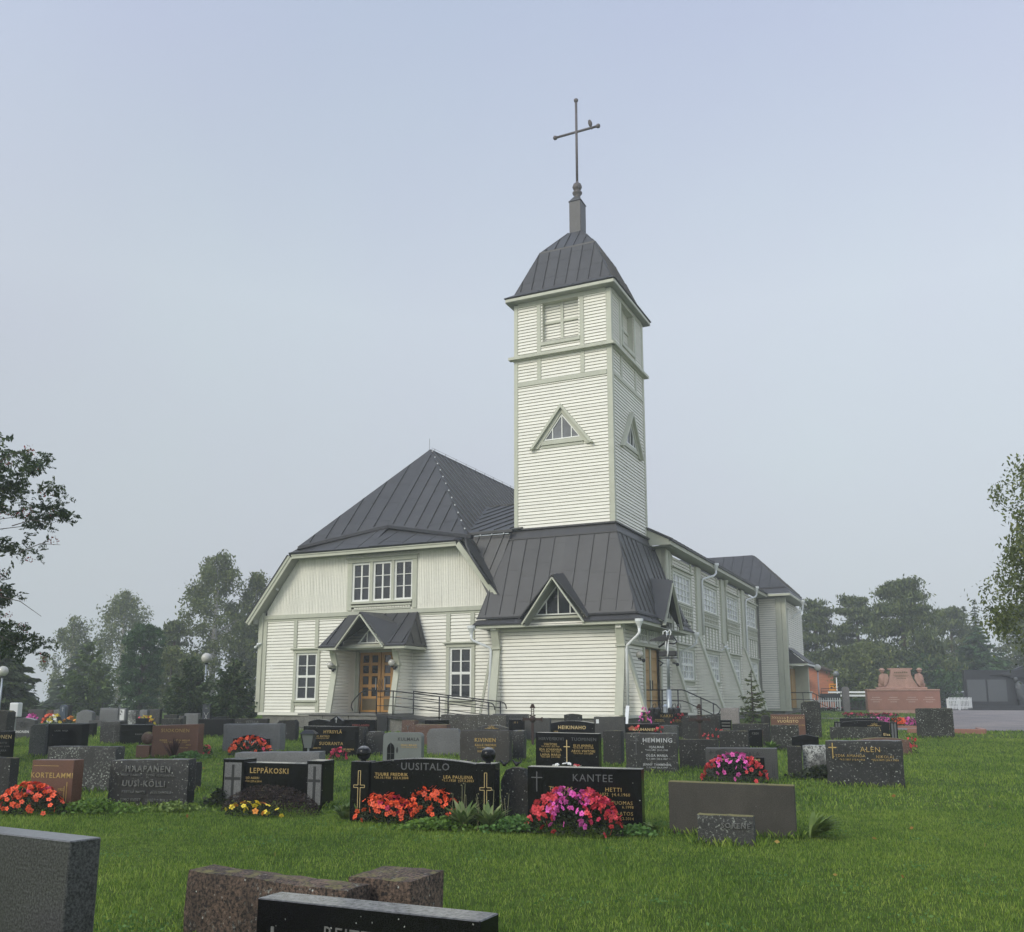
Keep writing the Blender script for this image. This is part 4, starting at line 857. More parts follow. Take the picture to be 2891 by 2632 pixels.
# ================================================================ GRAVESTONES
# x, y, ground, yaw, width, height, top slope, thickness, stone, top shape, lettering, label, extras
STONES = [
 (-2.58, 4.86, 0.0, 30, 1.05, 0.92, 0.01, 0.17, 'grey_polish', ('flat', 0), [], 'wide plain grey polished gravestone cut off by the left edge, nearest the camera', {}),
 (-1.61, 6.18, 0.0, 28, 1.37, 0.46, -0.007, 0.26, 'brown_lichen', ('flat', 0), [], 'speckled brown gravestone with lichened top behind the black polished one in the foreground', {}),
 (-0.85, 6.11, 0.0, 28, 0.49, 0.48, 0.02, 0.42, 'brown_lichen', ('flat', 0), [], 'low speckled brown block at the right end of the brown foreground gravestone', {}),
 (-0.78, 5.0, 0.0, 25.5, 1.39, 0.53, 0.014, 0.2, 'black', ('flat', 0), [('REITTONEN', 0.56, 0.132, 0.088, 'grey', 'serif'), ('|', 0.085, 0.19, 0.16, 'grey')], 'black polished gravestone with dusty grey top cut off by the bottom edge of the photo', {}),
 (-8.08, 14.69, 0.04, 14, 0.61, 0.66, 0.0, 0.2, 'dark_lichen', ('flat', 0), [], 'dark gravestone edge at the far left beside the red brown stone with orange flowers', {}),
 (-6.6, 13.54, 0.03, 14, 0.69, 0.7, 0.014, 0.22, 'red_granite', ('flat', 0), [('KORTELAMMI', 0.5, 0.2, 0.085, 'gold'), ('1952', 0.75, 0.4, 0.045, 'gold')], 'red brown granite gravestone behind the orange flower mound at the left edge', {'line': 1}),
 (-7.33, 15.98, 0.06, 12, 1.34, 0.74, 0.007, 0.26, 'grey_lichen', ('flat', 0), [], 'grey lichen spotted gravestone standing behind the red brown one at the left', {}),
 (-5.34, 13.84, 0.03, 12, 1.3, 0.69, 0.031, 0.22, 'black_lichen', ('flat', 0), [('HAAPANEN', 0.5, 0.12, 0.105, 'stonegrey'), ('NIILO  KAARLO     TYYNE ALEKSANDRA', 0.5, 0.22, 0.035, 'stonegrey'), ('UUSI-KÖLLI', 0.46, 0.33, 0.1, 'stonegrey'), ('KUSTAA MATTI     ALEKSANDRA', 0.5, 0.46, 0.04, 'stonegrey'), ('EINO EVERT     VALPO MIKKO', 0.5, 0.57, 0.045, 'stonegrey')], 'dark lichened gravestone with two weathered carved surnames, between ivy and dark bush', {}),
 (-5.73, 15.98, 0.06, 12, 0.84, 0.48, 0.012, 0.2, 'dark_lichen', ('flat', 0), [], 'narrow dark slab mostly hidden behind the two surname lichened gravestone', {}),
 (-3.52, 13.96, 0.03, 16, 1.68, 0.63, 0.012, 0.24, 'black', ('flat', 0), [('LEPPÄKOSKI', 0.45, 0.1, 0.088, 'gold'), ('REIJO ASSERI', 0.27, 0.215, 0.036, 'gold'), ('*8.3.1935 †27.6.2014', 0.27, 0.265, 0.03, 'gold')], 'black gravestone with engraved cross pillars at both ends above yellow flowers', {'pillars': 1}),
 (-3.94, 15.72, 0.05, 14, 1.57, 0.67, 0.025, 0.26, 'grey_granite', ('flat', 0), [], 'light grey granite gravestone whose plain back rises over the black pillared one', {}),
 (-1.16, 12.27, 0.01, 14, 1.44, 0.82, -0.007, 0.2, 'black', ('arch', 0.06), [('UUSITALO', 0.52, 0.085, 0.105, 'darkgrey'), ('TUURE FREDRIK', 0.2, 0.2, 0.046, 'gold'), ('*30.10.1928  †23.4.2004', 0.2, 0.245, 0.034, 'gold'), ('LEA PAULIINA', 0.83, 0.22, 0.046, 'gold'), ('*1.1.1928  †27.2.2023', 0.83, 0.265, 0.034, 'gold')], 'wide black gravestone with curved top and polished ball on each end pillar', {'balls': 1}),
 (0.03, 12.33, 0.01, 16, 0.4, 0.7, 0.025, 0.24, 'dark_lichen', ('round', 0.16), [], 'rounded dark lichened gravestone squeezed between the ball pillar and the black stone with pink flowers', {}),
 (0.89, 11.77, 0.01, 20, 1.46, 0.74, 0.0, 0.18, 'black', ('flat', 0), [('KANTEE', 0.58, 0.105, 0.105, 'darkgrey', 'serif'), ('TUOMAS', 0.3, 0.25, 0.058, 'gold', 'serif'), ('1865  †5.6.1952', 0.33, 0.31, 0.042, 'gold', 'serif'), ('SULO', 0.32, 0.37, 0.05, 'gold', 'serif'), ('HETTI', 0.76, 0.245, 0.058, 'gold', 'serif'), ('1872  †4.4.1960', 0.77, 0.305, 0.042, 'gold', 'serif'), ('TUOMAS', 0.83, 0.4, 0.05, 'gold', 'serif'), ('6.1998', 0.88, 0.45, 0.038, 'gold', 'serif'), ('AATOS', 0.85, 0.525, 0.05, 'gold', 'serif'), ('12.2014', 0.87, 0.585, 0.038, 'gold', 'serif')], 'big black polished gravestone with engraved cross behind pink and red flowers', {'cross': (0.085, 0.08, 0.33, 0.115, 'darkgrey')}),
 (2.58, 11.2, 0.01, 19.5, 1.46, 0.6, -0.007, 0.16, 'concrete', ('flat', 0), [], 'wide bare grey slab seen from behind with the small moss topped stone in front', {}),
 (2.36, 10.54, 0.0, 19.5, 0.63, 0.33, 0.0, 0.17, 'dark_moss', ('flat', 0), [('SORENE', 0.68, 0.1, 0.065, 'grey')], 'small low dark gravestone with yellow moss on top leaning on the wide bare slab', {}),
 (6.24, 16.65, 0.07, 18, 1.29, 0.8, 0.016, 0.22, 'black_lichen', ('flat', 0), [('ALEN', 0.58, 0.14, 0.105, 'gold', 'serif'), ('LYDIA AMANDA', 0.3, 0.26, 0.055, 'gold', 'serif'), ('NIKOLAI', 0.76, 0.27, 0.055, 'gold', 'serif'), ('*4.5.1887 †12.4.1966', 0.34, 0.33, 0.035, 'gold'), ('*23.2.1879 †30.7.1950', 0.76, 0.33, 0.035, 'gold')], 'dark lichened gravestone with gold cross and lettering at the right end of the row', {'cross': (0.09, 0.06, 0.34, 0.11, 'gold')}),
 (4.27, 17.54, 0.08, 18, 1.3, 0.61, 0.015, 0.16, 'grey_polish', ('flat', 0), [('TUPALA', 0.6, 0.09, 0.085, 'black')], 'grey gravestone with star and rays engraving behind flowers in pink and red', {'plate': (0.12, 0.82, 0.16, 0.56), 'rays': 1}),
 (5.56, 18.51, 0.1, 18, 0.28, 0.58, 0.036, 0.22, 'dark_lichen', ('flat', 0), [], 'dark rough gravestone half left of the white scuffed stone by the gold cross stone', {}),
 (6.01, 18.64, 0.1, 18, 0.48, 0.59, 0.042, 0.22, 'white_lichen', ('flat', 0), [], 'gravestone with white scuffed lichen face just left of the gold cross stone', {}),
 (7.51, 24.02, 0.21, 18, 0.66, 0.48, 0.015, 0.2, 'black', ('ogee', 0.05), [], 'small black gravestone with shallow pointed top in the right half', {}),
 (2.84, 19.14, 0.11, 18, 1.07, 0.8, 0.0, 0.16, 'black_lichen', ('flat', 0), [('HEMMING', 0.62, 0.13, 0.1, 'plategrey'), ('HJALMAR', 0.6, 0.27, 0.055, 'plategrey'), ('*16.3.1881 †24.5.1942', 0.6, 0.335, 0.036, 'plategrey'), ('OLGA MARIA', 0.6, 0.44, 0.055, 'plategrey'), ('*2.7.1881 †23.5.1967', 0.6, 0.51, 0.036, 'plategrey'), ('JENNY TAMMINEN', 0.6, 0.62, 0.05, 'plategrey'), ('*1.5.1907 †26.4.1997', 0.6, 0.68, 0.036, 'plategrey')], 'black gravestone with silver name plates and thin engraved cross, right of the twin surname stone', {'cross': (0.21, 0.05, 0.5, 0.1, 'darkgrey')}),
 (3.96, 19.97, 0.13, 18, 0.83, 0.62, 0.012, 0.26, 'dark_lichen', ('flat', 0), [], 'low rough dark gravestone right of the silver lettered black stone', {}),
 (4.95, 20.95, 0.15, 18, 0.64, 0.74, 0.0, 0.26, 'dark_lichen', ('flat', 0), [], 'taller rough dark block right behind the grey star gravestone', {}),
 (1.13, 19.37, 0.12, 22, 1.37, 0.78, -0.007, 0.2, 'black', ('flat', 0), [('HIRVENKIVI', 0.25, 0.11, 0.078, 'darkgrey', 'serif'), ('TUOMINEN', 0.77, 0.11, 0.078, 'darkgrey', 'serif'), ('VIHTORI', 0.24, 0.225, 0.055, 'gold'), ('*17.4.1870  †8.5.1929', 0.24, 0.275, 0.032, 'gold'), ('IDA JOHANNA', 0.24, 0.33, 0.055, 'gold'), ('*3.12.1870  †19.7.1954', 0.24, 0.38, 0.032, 'gold'), ('LAINA MARIA', 0.24, 0.435, 0.055, 'gold'), ('*23.5.1899  †13.7.1982', 0.24, 0.485, 0.032, 'gold'), ('ELVI ANNELI', 0.76, 0.24, 0.055, 'gold'), ('*26.10.1933  †23.5.1988', 0.76, 0.29, 0.032, 'gold'), ('ARVO VIHTORI', 0.76, 0.35, 0.055, 'gold'), ('*23.5.1924  †12.3.2000', 0.76, 0.4, 0.032, 'gold')], 'black gravestone with two surnames and a gold cross between them', {'cross': (0.5, 0.18, 0.58, 0.11, 'goldlight')}),
 (2.21, 20.78, 0.14, 22, 0.42, 0.76, 0.024, 0.3, 'dark_lichen', ('flat', 0), [], 'dark lichened slab showing behind the right end of the gold cross twin stone', {}),
 (1.73, 27.0, 0.27, 20, 1.27, 0.7, 0.008, 0.2, 'black', ('arch', 0.07), [('HEIKINAHO', 0.5, 0.17, 0.115, 'goldlight'), ('1916', 0.12, 0.3, 0.05, 'gold')], 'black gravestone with arched top and large gold surname in front of plain grey slabs', {}),
 (0.62, 29.0, 0.31, 20, 1.16, 0.7, 0.009, 0.2, 'grey_plain', ('flat', 0), [], 'plain mid grey slab behind the rusty iron cross', {}),
 (3.01, 29.0, 0.31, 20, 0.99, 0.74, 0.01, 0.2, 'grey_plain', ('flat', 0), [], 'plain mid grey slab right of the arched black gravestone near the church corner', {}),
 (1.94, 30.0, 0.33, 20, 0.57, 0.79, 0.0, 0.2, 'dark_lichen', ('arch', 0.03), [], 'low dark curved top stone peeping over the arched black gravestone', {}),
 (-0.06, 31.0, 0.34, 20, 1.23, 0.76, 0.0, 0.18, 'grey_polish', ('flat', 0), [('SUOKAS', 0.62, 0.08, 0.09, 'black')], 'grey blue gravestone with spaced letters behind the iron cross', {}),
 (0.12, 28.5, 0.3, 20, 0.46, 0.68, 0.0, 0.16, 'black', ('flat', 0), [('| |  |', 0.5, 0.08, 0.05, 'gold')], 'small black gravestone with short gold lines left of the rusty iron cross', {}),
 (-0.63, 21.31, 0.16, 18, 1.21, 0.73, 0.017, 0.24, 'brown_dark', ('flat', 0), [('KIVINEN', 0.52, 0.2, 0.1, 'gold'), ('KALLE FREDRIK', 0.53, 0.32, 0.055, 'gold'), ('*17.3.1886 †4.2.1961', 0.53, 0.38, 0.035, 'gold'), ('SOFIA', 0.44, 0.46, 0.05, 'gold')], 'lichened dark gravestone with gold surname behind the right polished ball', {}),
 (0.14, 21.85, 0.17, 18, 0.29, 0.7, 0.0, 0.24, 'black_lichen', ('flat', 0), [], 'narrow dark gravestone immediately right of the lichened gold surname stone', {}),
 (-0.57, 26.0, 0.25, 18, 0.93, 0.63, 0.0, 0.2, 'black_lichen', ('arch', 0.07), [], 'dark arched gravestone with gold sunburst behind the lichened gold surname stone', {'burst': 'gold'}),
 (-1.71, 23.4, 0.2, 14, 0.88, 0.66, 0.0, 0.22, 'grey_granite', ('round', 0.12), [], 'plain grey granite gravestone with rounded shoulders in the middle row', {}),
 (-2.46, 21.0, 0.15, 14, 0.91, 0.7, 0.011, 0.2, 'greenish', ('round', 0.1), [('KULMALA', 0.66, 0.13, 0.085, 'black'), ('ERKKI MIKAEL', 0.68, 0.265, 0.045, 'gold'), ('*27.5.1954 †22.4.2016', 0.68, 0.315, 0.03, 'gold')], 'pale green grey gravestone with rounded corners and small dark church window inlay', {'inlay': 1}),
 (-1.23, 29.5, 0.32, 20, 2.25, 0.78, -0.004, 0.3, 'spotted', ('flat', 0), [], 'long stone covered in white lichen spots below the ramp railing', {}),
 (-3.12, 28.0, 0.29, 20, 0.44, 0.68, 0.0, 0.3, 'red_lichen', ('flat', 0), [('Y', 0.5, 0.2, 0.15, 'stonegrey')], 'short red block with grey lichen cap below the ramp', {}),
 (-2.31, 26.5, 0.26, 18, 1.01, 0.62, 0.01, 0.3, 'red_lichen', ('flat', 0), [], 'long low red stone with lichen crust on top below the ramp', {}),
 (-2.33, 28.6, 0.3, 18, 0.73, 0.66, 0.014, 0.2, 'black', ('flat', 0), [('KAUPPI', 0.6, 0.2, 0.1, 'white')], 'small black stone with white letters above the long red one', {}),
 (-4.49, 23.03, 0.19, 14, 1.41, 0.74, -0.007, 0.18, 'black', ('flat', 0), [('HYRSYLÄ', 0.56, 0.12, 0.088, 'gold'), ('EINO ANTERO', 0.35, 0.235, 0.05, 'gold'), ('*6.9.1918 †12.9.1997', 0.35, 0.285, 0.034, 'gold'), ('SUORANTA', 0.54, 0.4, 0.09, 'gold'), ('MARTTI', 0.27, 0.52, 0.045, 'gold'), ('OLGA VILHELMIINA', 0.76, 0.54, 0.05, 'gold'), ('*13.5.1892 †8.6.1978', 0.76, 0.59, 0.034, 'gold')], 'black gravestone with two gold surnames and a lantern before it', {}),
 (-3.82, 23.59, 0.2, 14, 0.19, 0.7, 0.0, 0.3, 'dark_lichen', ('flat', 0), [], 'narrow rough stone side at the right of the lantern gravestone', {}),
 (-3.45, 23.49, 0.2, 14, 0.49, 0.59, 0.041, 0.24, 'black_lichen', ('round', 0.08), [], 'rough dark stone with pale patches left of the pale green grey gravestone', {}),
 (-6.81, 24.46, 0.22, 12, 1.63, 0.73, 0.012, 0.34, 'grey_granite', ('flat', 0), [], 'thick light grey granite slab carrying a black plate with white cross and red flowers below', {'plate2': 1}),
 (-9.85, 30.99, 0.34, 12, 1.22, 0.6, 0.008, 0.2, 'black', ('flat', 0), [], 'plain black gravestone in the back row left of the church corner', {}),
 (-8.95, 31.99, 0.36, 12, 1.23, 0.57, 0.008, 0.2, 'dark_lichen', ('flat', 0), [('VETULA', 0.55, 0.1, 0.1, 'stonegrey')], 'dark gravestone with worn pale letters below the left church corner', {}),
 (-7.0, 28.99, 0.31, 14, 0.65, 0.64, 0.031, 0.25, 'dark_lichen', ('round', 0.08), [], 'rounded dark stone in front of the church plinth corner', {}),
 (-5.87, 28.49, 0.3, 14, 0.74, 0.68, 0.0, 0.2, 'black', ('arch', 0.08), [('AAPO   KAISA', 0.55, 0.3, 0.05, 'gold')], 'low black arched gravestone in front of the stone stair', {}),
 (-5.27, 28.0, 0.29, 14, 0.4, 0.8, -0.1, 0.16, 'black', ('peak', 0.13), [('HARTIKAINEN', 0.5, 0.34, 0.045, 'white')], 'black pointed gravestone with small white cross in front of the stair', {'cross': (0.5, 0.05, 0.2, 0.06, 'white')}),
 (-4.74, 29.0, 0.31, 14, 1.06, 0.65, 0.0, 0.2, 'black', ('flat', 0), [('VEMULAINEN', 0.55, 0.16, 0.07, 'redtext')], 'wide black gravestone with small red letters in front of the door landing', {}),
 (-8.21, 22.83, 0.19, 8, 1.19, 0.78, 0.042, 0.3, 'red_granite', ('flat', 0), [('SUOKONEN', 0.5, 0.12, 0.1, 'gold', 'serif'), ('OSKAR         MARIA AMALIA', 0.5, 0.36, 0.045, 'gold'), ('*1890 †1951    *1893 †1971', 0.5, 0.41, 0.04, 'gold'), ('AINO', 0.8, 0.47, 0.04, 'gold'), ('EERO   *1920 †1944', 0.62, 0.54, 0.035, 'gold')], 'red brown granite gravestone with spiky dark red plant and stone ball beside it', {}),
 (-10.88, 27.05, 0.27, 8, 0.95, 0.59, 0.0, 0.24, 'black', ('flat', 0), [('KALLIO', 0.62, 0.26, 0.05, 'stonegrey')], 'plain black gravestone left of the red brown one with the spiky plant', {}),
 (-11.82, 27.5, 0.28, 8, 0.64, 0.67, 0.0, 0.3, 'black_lichen', ('flat', 0), [], 'black stone with thin carved cross on a pale rough base, left middle row', {'cross': (0.72, 0.25, 0.62, 0.12, 'stonegrey')}),
 (-11.67, 23.04, 0.19, 8, 0.43, 0.79, 0.047, 0.34, 'rough_grey', ('round', 0.05), [], 'rough grey block forming the left half of a double gravestone', {}),
 (-11.01, 23.04, 0.19, 8, 0.91, 0.8, 0.0, 0.3, 'black', ('flat', 0), [('LAURI  MAIJA', 0.4, 0.16, 0.045, 'stonegrey')], 'black right half beside the rough grey block in the left middle row', {}),
 (-14.32, 31.2, 0.34, 8, 0.77, 0.46, 0.0, 0.22, 'black', ('flat', 0), [('ARVO', 0.4, 0.14, 0.04, 'stonegrey')], 'small black gravestone half hidden behind the black double stone', {}),
 (-17.36, 39.99, 0.4, 8, 1.66, 0.29, 0.006, 0.3, 'grey_plain', ('flat', 0), [], 'low grey slab far behind the carved cross stone', {}),
 (-15.72, 29.99, 0.33, 6, 0.87, 0.66, 0.0, 0.2, 'grey_polish', ('arch', 0.07), [('HEINONEN', 0.45, 0.42, 0.09, 'white')], 'grey gravestone with palm leaf cutouts near the left edge', {'palm': 1}),
 (-12.0, 21.86, 0.17, 6, 0.6, 0.68, 0.017, 0.2, 'black', ('flat', 0), [('AHONEN', 0.62, 0.11, 0.1, 'goldlight', 'serif'), ('MARTTI', 0.72, 0.26, 0.05, 'stonegrey'), ('*1921 †1999', 0.8, 0.34, 0.04, 'stonegrey'), ('HILKKA', 0.72, 0.43, 0.05, 'stonegrey')], 'black gravestone with gold letters cut by the left edge', {}),
 (-14.92, 27.0, 0.27, 6, 0.68, 1.0, -0.029, 0.4, 'dark_lichen', ('round', 0.05), [], 'tall rough dark stone at the left edge behind the gold lettered one', {}),
 (-24.18, 45.99, 0.4, 6, 0.71, 0.51, 0.0, 0.25, 'black', ('flat', 0), [], 'small black far gravestone under the white box lantern', {}),
 (-23.48, 45.99, 0.4, 6, 0.82, 0.68, 0.0, 0.25, 'brown_dark', ('flat', 0), [], 'dark red far gravestone behind pink flowers', {}),
 (-23.27, 46.99, 0.4, 6, 0.3, 0.63, 0.0, 0.25, 'red_granite', ('flat', 0), [], 'narrow reddish far gravestone left of the blue arched one', {}),
 (-22.96, 46.99, 0.4, 6, 0.32, 0.65, 0.0, 0.25, 'grey_granite', ('flat', 0), [], 'pale far gravestone touching the blue arched one', {}),
 (-21.93, 46.0, 0.4, 6, 0.2, 0.9, 0.0, 0.25, 'black', ('flat', 0), [], 'tall thin black far pillar right of the blue arched gravestone', {}),
 (-18.59, 43.0, 0.4, 6, 0.9, 0.78, 0.0, 0.25, 'grey_granite', ('flat', 0), [], 'wide pale grey far gravestone below the small globe lamp', {}),
 (-17.76, 42.5, 0.4, 6, 0.34, 0.77, 0.0, 0.25, 'white_inlay', ('flat', 0), [], 'far gravestone with pale panel right of the wide pale grey one', {}),
 (-15.48, 38.0, 0.4, 6, 0.33, 0.74, 0.0, 0.25, 'white_lichen', ('flat', 0), [], 'pale far stone pillar with overhanging cap', {}),
 (-16.21, 41.0, 0.4, 6, 0.36, 0.72, 0.0, 0.25, 'grey_granite', ('flat', 0), [], 'medium grey far gravestone left of the brown one', {}),
 (-16.12, 42.0, 0.4, 6, 0.57, 0.73, 0.0, 0.25, 'brown_dark', ('flat', 0), [], 'brown far gravestone behind yellow and pink flowers', {}),
 (-12.72, 37.0, 0.4, 6, 0.59, 0.63, 0.0, 0.25, 'grey_granite', ('flat', 0), [], 'grey block gravestone in front of the left juniper', {}),
 (-12.76, 36.0, 0.39, 6, 0.21, 0.56, 0.0, 0.25, 'grey_plain', ('flat', 0), [], 'low grey step stone beside the grey block by the juniper', {}),
 (-13.51, 33.99, 0.38, 6, 0.38, 0.52, 0.0, 0.25, 'black', ('flat', 0), [], 'low black square stone in the far left row', {}),
 (-12.05, 33.0, 0.37, 6, 0.71, 0.54, 0.0, 0.25, 'dark_lichen', ('flat', 0), [], 'low dark lumpy gravestone behind the red brown surname stone', {}),
 (-10.96, 35.0, 0.39, 6, 0.55, 0.54, 0.0, 0.25, 'black', ('flat', 0), [], 'black far gravestone below the right juniper', {}),
 (-14.64, 40.0, 0.4, 6, 0.6, 0.52, 0.017, 0.25, 'dark_lichen', ('flat', 0), [], 'dark far gravestone between flowers and the left juniper', {}),
 (-19.86, 43.99, 0.4, 6, 0.85, 0.39, 0.0, 0.25, 'grey_plain', ('flat', 0), [], 'low wide grey far ledge stone', {}),
 (-21.21, 44.0, 0.4, 6, 0.28, 0.92, 0.0, 0.2, 'blue_arch', ('round', 0.14), [], 'narrow blue grey arched gravestone with pale border in the far left', {'cross': (0.5, 0.1, 0.25, 0.1, 'white')}),
 (-19.25, 42.0, 0.4, 6, 0.77, 0.71, 0.052, 0.3, 'grey_granite', ('ogee', 0.12), [], 'light grey far gravestone with peaked top and overgrown sides', {}),
 (-13.11, 40.0, 0.4, 6, 0.35, 0.97, 0.0, 0.2, 'navy', ('flat', 0), [], 'upright dark blue gravestone with white crossed ribbon between the junipers', {'xmark': 1}),
 (4.88, 30.01, 0.33, 20, 1.51, 0.84, -0.007, 0.24, 'dark_lichen', ('flat', 0), [('KAKKI', 0.56, 0.1, 0.105, 'gold'), ('AMANDA', 0.4, 0.235, 0.05, 'gold'), ('*14.6.1878 †8.2.1956', 0.4, 0.285, 0.03, 'gold'), ('ANNA', 0.8, 0.24, 0.05, 'gold'), ('*8.3.1903 †1.4.1986', 0.8, 0.295, 0.03, 'gold')], 'dark gravestone with gold spaced letters and flowers standing on it by the side door', {'cross': (0.12, 0.05, 0.3, 0.09, 'gold')}),
 (3.6, 26.01, 0.25, 20, 0.93, 0.66, 0.011, 0.22, 'black', ('flat', 0), [('RAUHANIEMI', 0.62, 0.14, 0.09, 'goldlight')], 'black gravestone with a small red cottage picture and gold surname', {'cottage': 1}),
 (4.27, 25.61, 0.24, 20, 0.51, 0.64, 0.0, 0.24, 'rough_grey', ('flat', 0), [], 'rough grey stone immediately right of the cottage gravestone', {}),
 (5.76, 28.51, 0.3, 20, 1.14, 0.8, 0.044, 0.3, 'dark_lichen', ('round', 0.04), [], 'big rough dark stone with white specks behind the second iron cross', {}),
 (7.7, 33.0, 0.37, 20, 0.65, 0.91, 0.031, 0.24, 'pale_granite', ('flat', 0), [], 'light pinkish grey granite gravestone below the sapling spruce', {}),
 (6.41, 28.01, 0.29, 20, 0.31, 0.68, 0.0, 0.2, 'black', ('flat', 0), [], 'small black ribbed stone below the light pinkish granite one', {'ribs': 1}),
 (6.76, 26.51, 0.26, 20, 1.04, 0.64, 0.01, 0.28, 'dark_lichen', ('flat', 0), [], 'long rough dark stone under the sapling spruce', {}),
 (6.6, 25.41, 0.24, 20, 0.36, 0.54, 0.028, 0.2, 'black', ('flat', 0), [('CEDI', 0.5, 0.1, 0.06, 'stonegrey')], 'small black plate stone set before the long rough dark one', {}),
 (7.28, 25.01, 0.23, 20, 0.73, 0.68, 0.014, 0.3, 'spotted_dark', ('flat', 0), [], 'rough dark stone with round lichen rosettes before the orange brown stone', {}),
 (8.86, 30.01, 0.33, 15, 1.06, 0.77, 0.0, 0.2, 'red_granite', ('flat', 0), [('VUORISTO', 0.5, 0.2, 0.1, 'goldlight'), ('EINO  *1901 †1983', 0.72, 0.33, 0.05, 'gold')], 'orange brown gravestone with gold leaf branches above the surname', {'branches': 1}),
 (8.28, 30.51, 0.33, 15, 0.28, 0.74, 0.0, 0.3, 'dark_lichen', ('round', 0.05), [], 'dark speckled block left of the orange brown gravestone', {}),
 (9.66, 30.18, 0.33, 22, 0.6, 1.19, 0.033, 0.34, 'spotted_dark', ('round', 0.07), [], 'tall rough lichen crusted stone right of the orange brown gravestone', {}),
 (10.97, 29.02, 0.31, 20, 1.38, 0.62, 0.007, 0.2, 'black', ('arch', 0.05), [('YLIOJA', 0.62, 0.24, 0.13, 'goldlight', 'serif'), ('Elsa', 0.93, 0.4, 0.09, 'goldlight')], 'black curved gravestone with gold rising sun between low engraved pillars', {'burst': 'gold', 'lowpill': 1}),
 (10.68, 29.1, 0.31, 20, 1.51, 0.43, 0.013, 0.3, 'spotted_dark', ('flat', 0), [], 'low rough lichened stone in front of the black rising sun gravestone', {}),
 (9.42, 23.87, 0.21, 20, 1.38, 0.42, 0.014, 0.26, 'red_lichen', ('arch', 0.09), [], 'low reddish granite stone with arched top behind the gold cross stone', {}),
 (13.83, 30.56, 0.33, 22, 1.12, 0.96, 0.009, 0.34, 'spotted_dark', ('flat', 0), [], 'tall square dark stone with big pale lichen rosettes beside the gravel yard', {}),
 (11.89, 32.02, 0.36, 20, 1.25, 0.58, 0.008, 0.2, 'black', ('flat', 0), [], 'black stone edge behind the rising sun gravestone and red flower bed', {}),
]
# ================================================================ GROUND
M['lawn'] = None
def lawn_material():
    m, t, p, out = nt('lawn_soil_and_grass'); co = coords(t, scatter=False)
    a = ramp(t, nz(t, co, .33, 4, .6), [(.3, (.062, .115, .016)), (.7, (.145, .215, .032))])
    b = ramp(t, nz(t, co, 5, 5, .7), [(.3, (.5, .5, .5)), (.7, (1.25, 1.25, 1.2))]); c = mixc(t, 1.0, a, b, 'MULTIPLY')
    d = ramp(t, nz(t, co, 60, 3, .8), [(.3, (.45, .45, .45)), (.75, (1.4, 1.4, 1.3))]); c = mixc(t, 1.0, c, d, 'MULTIPLY')
    t.links.new(c, p.inputs['Base Color']); p.inputs['Roughness'].default_value = .9; p.inputs['Specular IOR Level'].default_value = .15
    bump(t, p, nz(t, co, 45, 4, .8), .8, .04); return m
def gravel_material():
    m, t, p, out = nt('gravel'); co = coords(t, scatter=False)
    c = ramp(t, nz(t, co, 40, 4, .8), [(.3, (.14, .13, .125)), (.7, (.33, .31, .295))])
    b = ramp(t, nz(t, co, .6, 4, .6), [(.35, (.8, .78, .8)), (.65, (1.15, 1.05, 1.0))]); c = mixc(t, 1.0, c, b, 'MULTIPLY')
    t.links.new(c, p.inputs['Base Color']); p.inputs['Roughness'].default_value = .9; bump(t, p, nz(t, co, 60, 3, .8), .7, .03); return m
M['lawn'] = lawn_material(); M['gravel'] = gravel_material()
def ring(a): return a
def ground_sheet():
    ys = list(np.arange(-15, 12, 3.0)) + list(np.arange(12, 75, 1.5)) + [80, 90, 105, 130, 170, 230, 300, 380]
    xs = [-380, -250, -160, -110, -80] + list(np.arange(-60, 61, 3.0)) + [80, 110, 160, 250, 380]
    V = [(x, y, ground(x, y)) for y in ys for x in xs]; n = len(xs)
    F = [(j * n + i, j * n + i + 1, (j + 1) * n + i + 1, (j + 1) * n + i) for j in range(len(ys) - 1) for i in range(n - 1)]
    o = array_obj('ground', V, F, M['lawn']); o['kind'] = 'structure'; return o
ground_sheet()
def drape(name, outline, mat, lift, step=1.5, kind='structure'):
    """flat area laid a few millimetres above the ground, following it"""
    bm = bmesh.new(); vs = [bm.verts.new((x, y, 0)) for x, y in outline]; bm.faces.new(vs)
    xs = [p[0] for p in outline]; ys = [p[1] for p in outline]
    for k, (lo, hi) in ((0, (min(xs), max(xs))), (1, (min(ys), max(ys)))):
        s = lo + step
        while s < hi:
            co = (s, 0, 0) if k == 0 else (0, s, 0); no = (1, 0, 0) if k == 0 else (0, 1, 0)
            bmesh.ops.bisect_plane(bm, geom=bm.verts[:] + bm.edges[:] + bm.faces[:], plane_co=co, plane_no=no); s += step
    for v in bm.verts: v.co.z = ground(v.co.x, v.co.y) + lift
    me = bpy.data.meshes.new(name); bm.to_mesh(me); bm.free(); me.materials.append(mat)
    o = bpy.data.objects.new(name, me); COL.objects.link(o); o['kind'] = kind; return o
drape('gravel_yard', [(13.8, 36.4), (60, 27.5), (70, 75), (30, 80), (27.5, 62), (21.5, 47.5)], M['gravel'], .012)
drape('gravel_path', [(16.9, 52.5), (40, 56), (40, 54), (17.5, 50.8)], M['gravel'], .016)

def in_gravel(x, y):
    c = False; P = [(13.8, 36.4), (60, 27.5), (70, 75), (30, 80), (27.5, 62), (21.5, 47.5)]; j = len(P) - 1
    for i in range(len(P)):
        if (P[i][1] > y) != (P[j][1] > y) and x < (P[j][0] - P[i][0]) * (y - P[i][1]) / (P[j][1] - P[i][1]) + P[i][0]: c = not c
        j = i
    return c
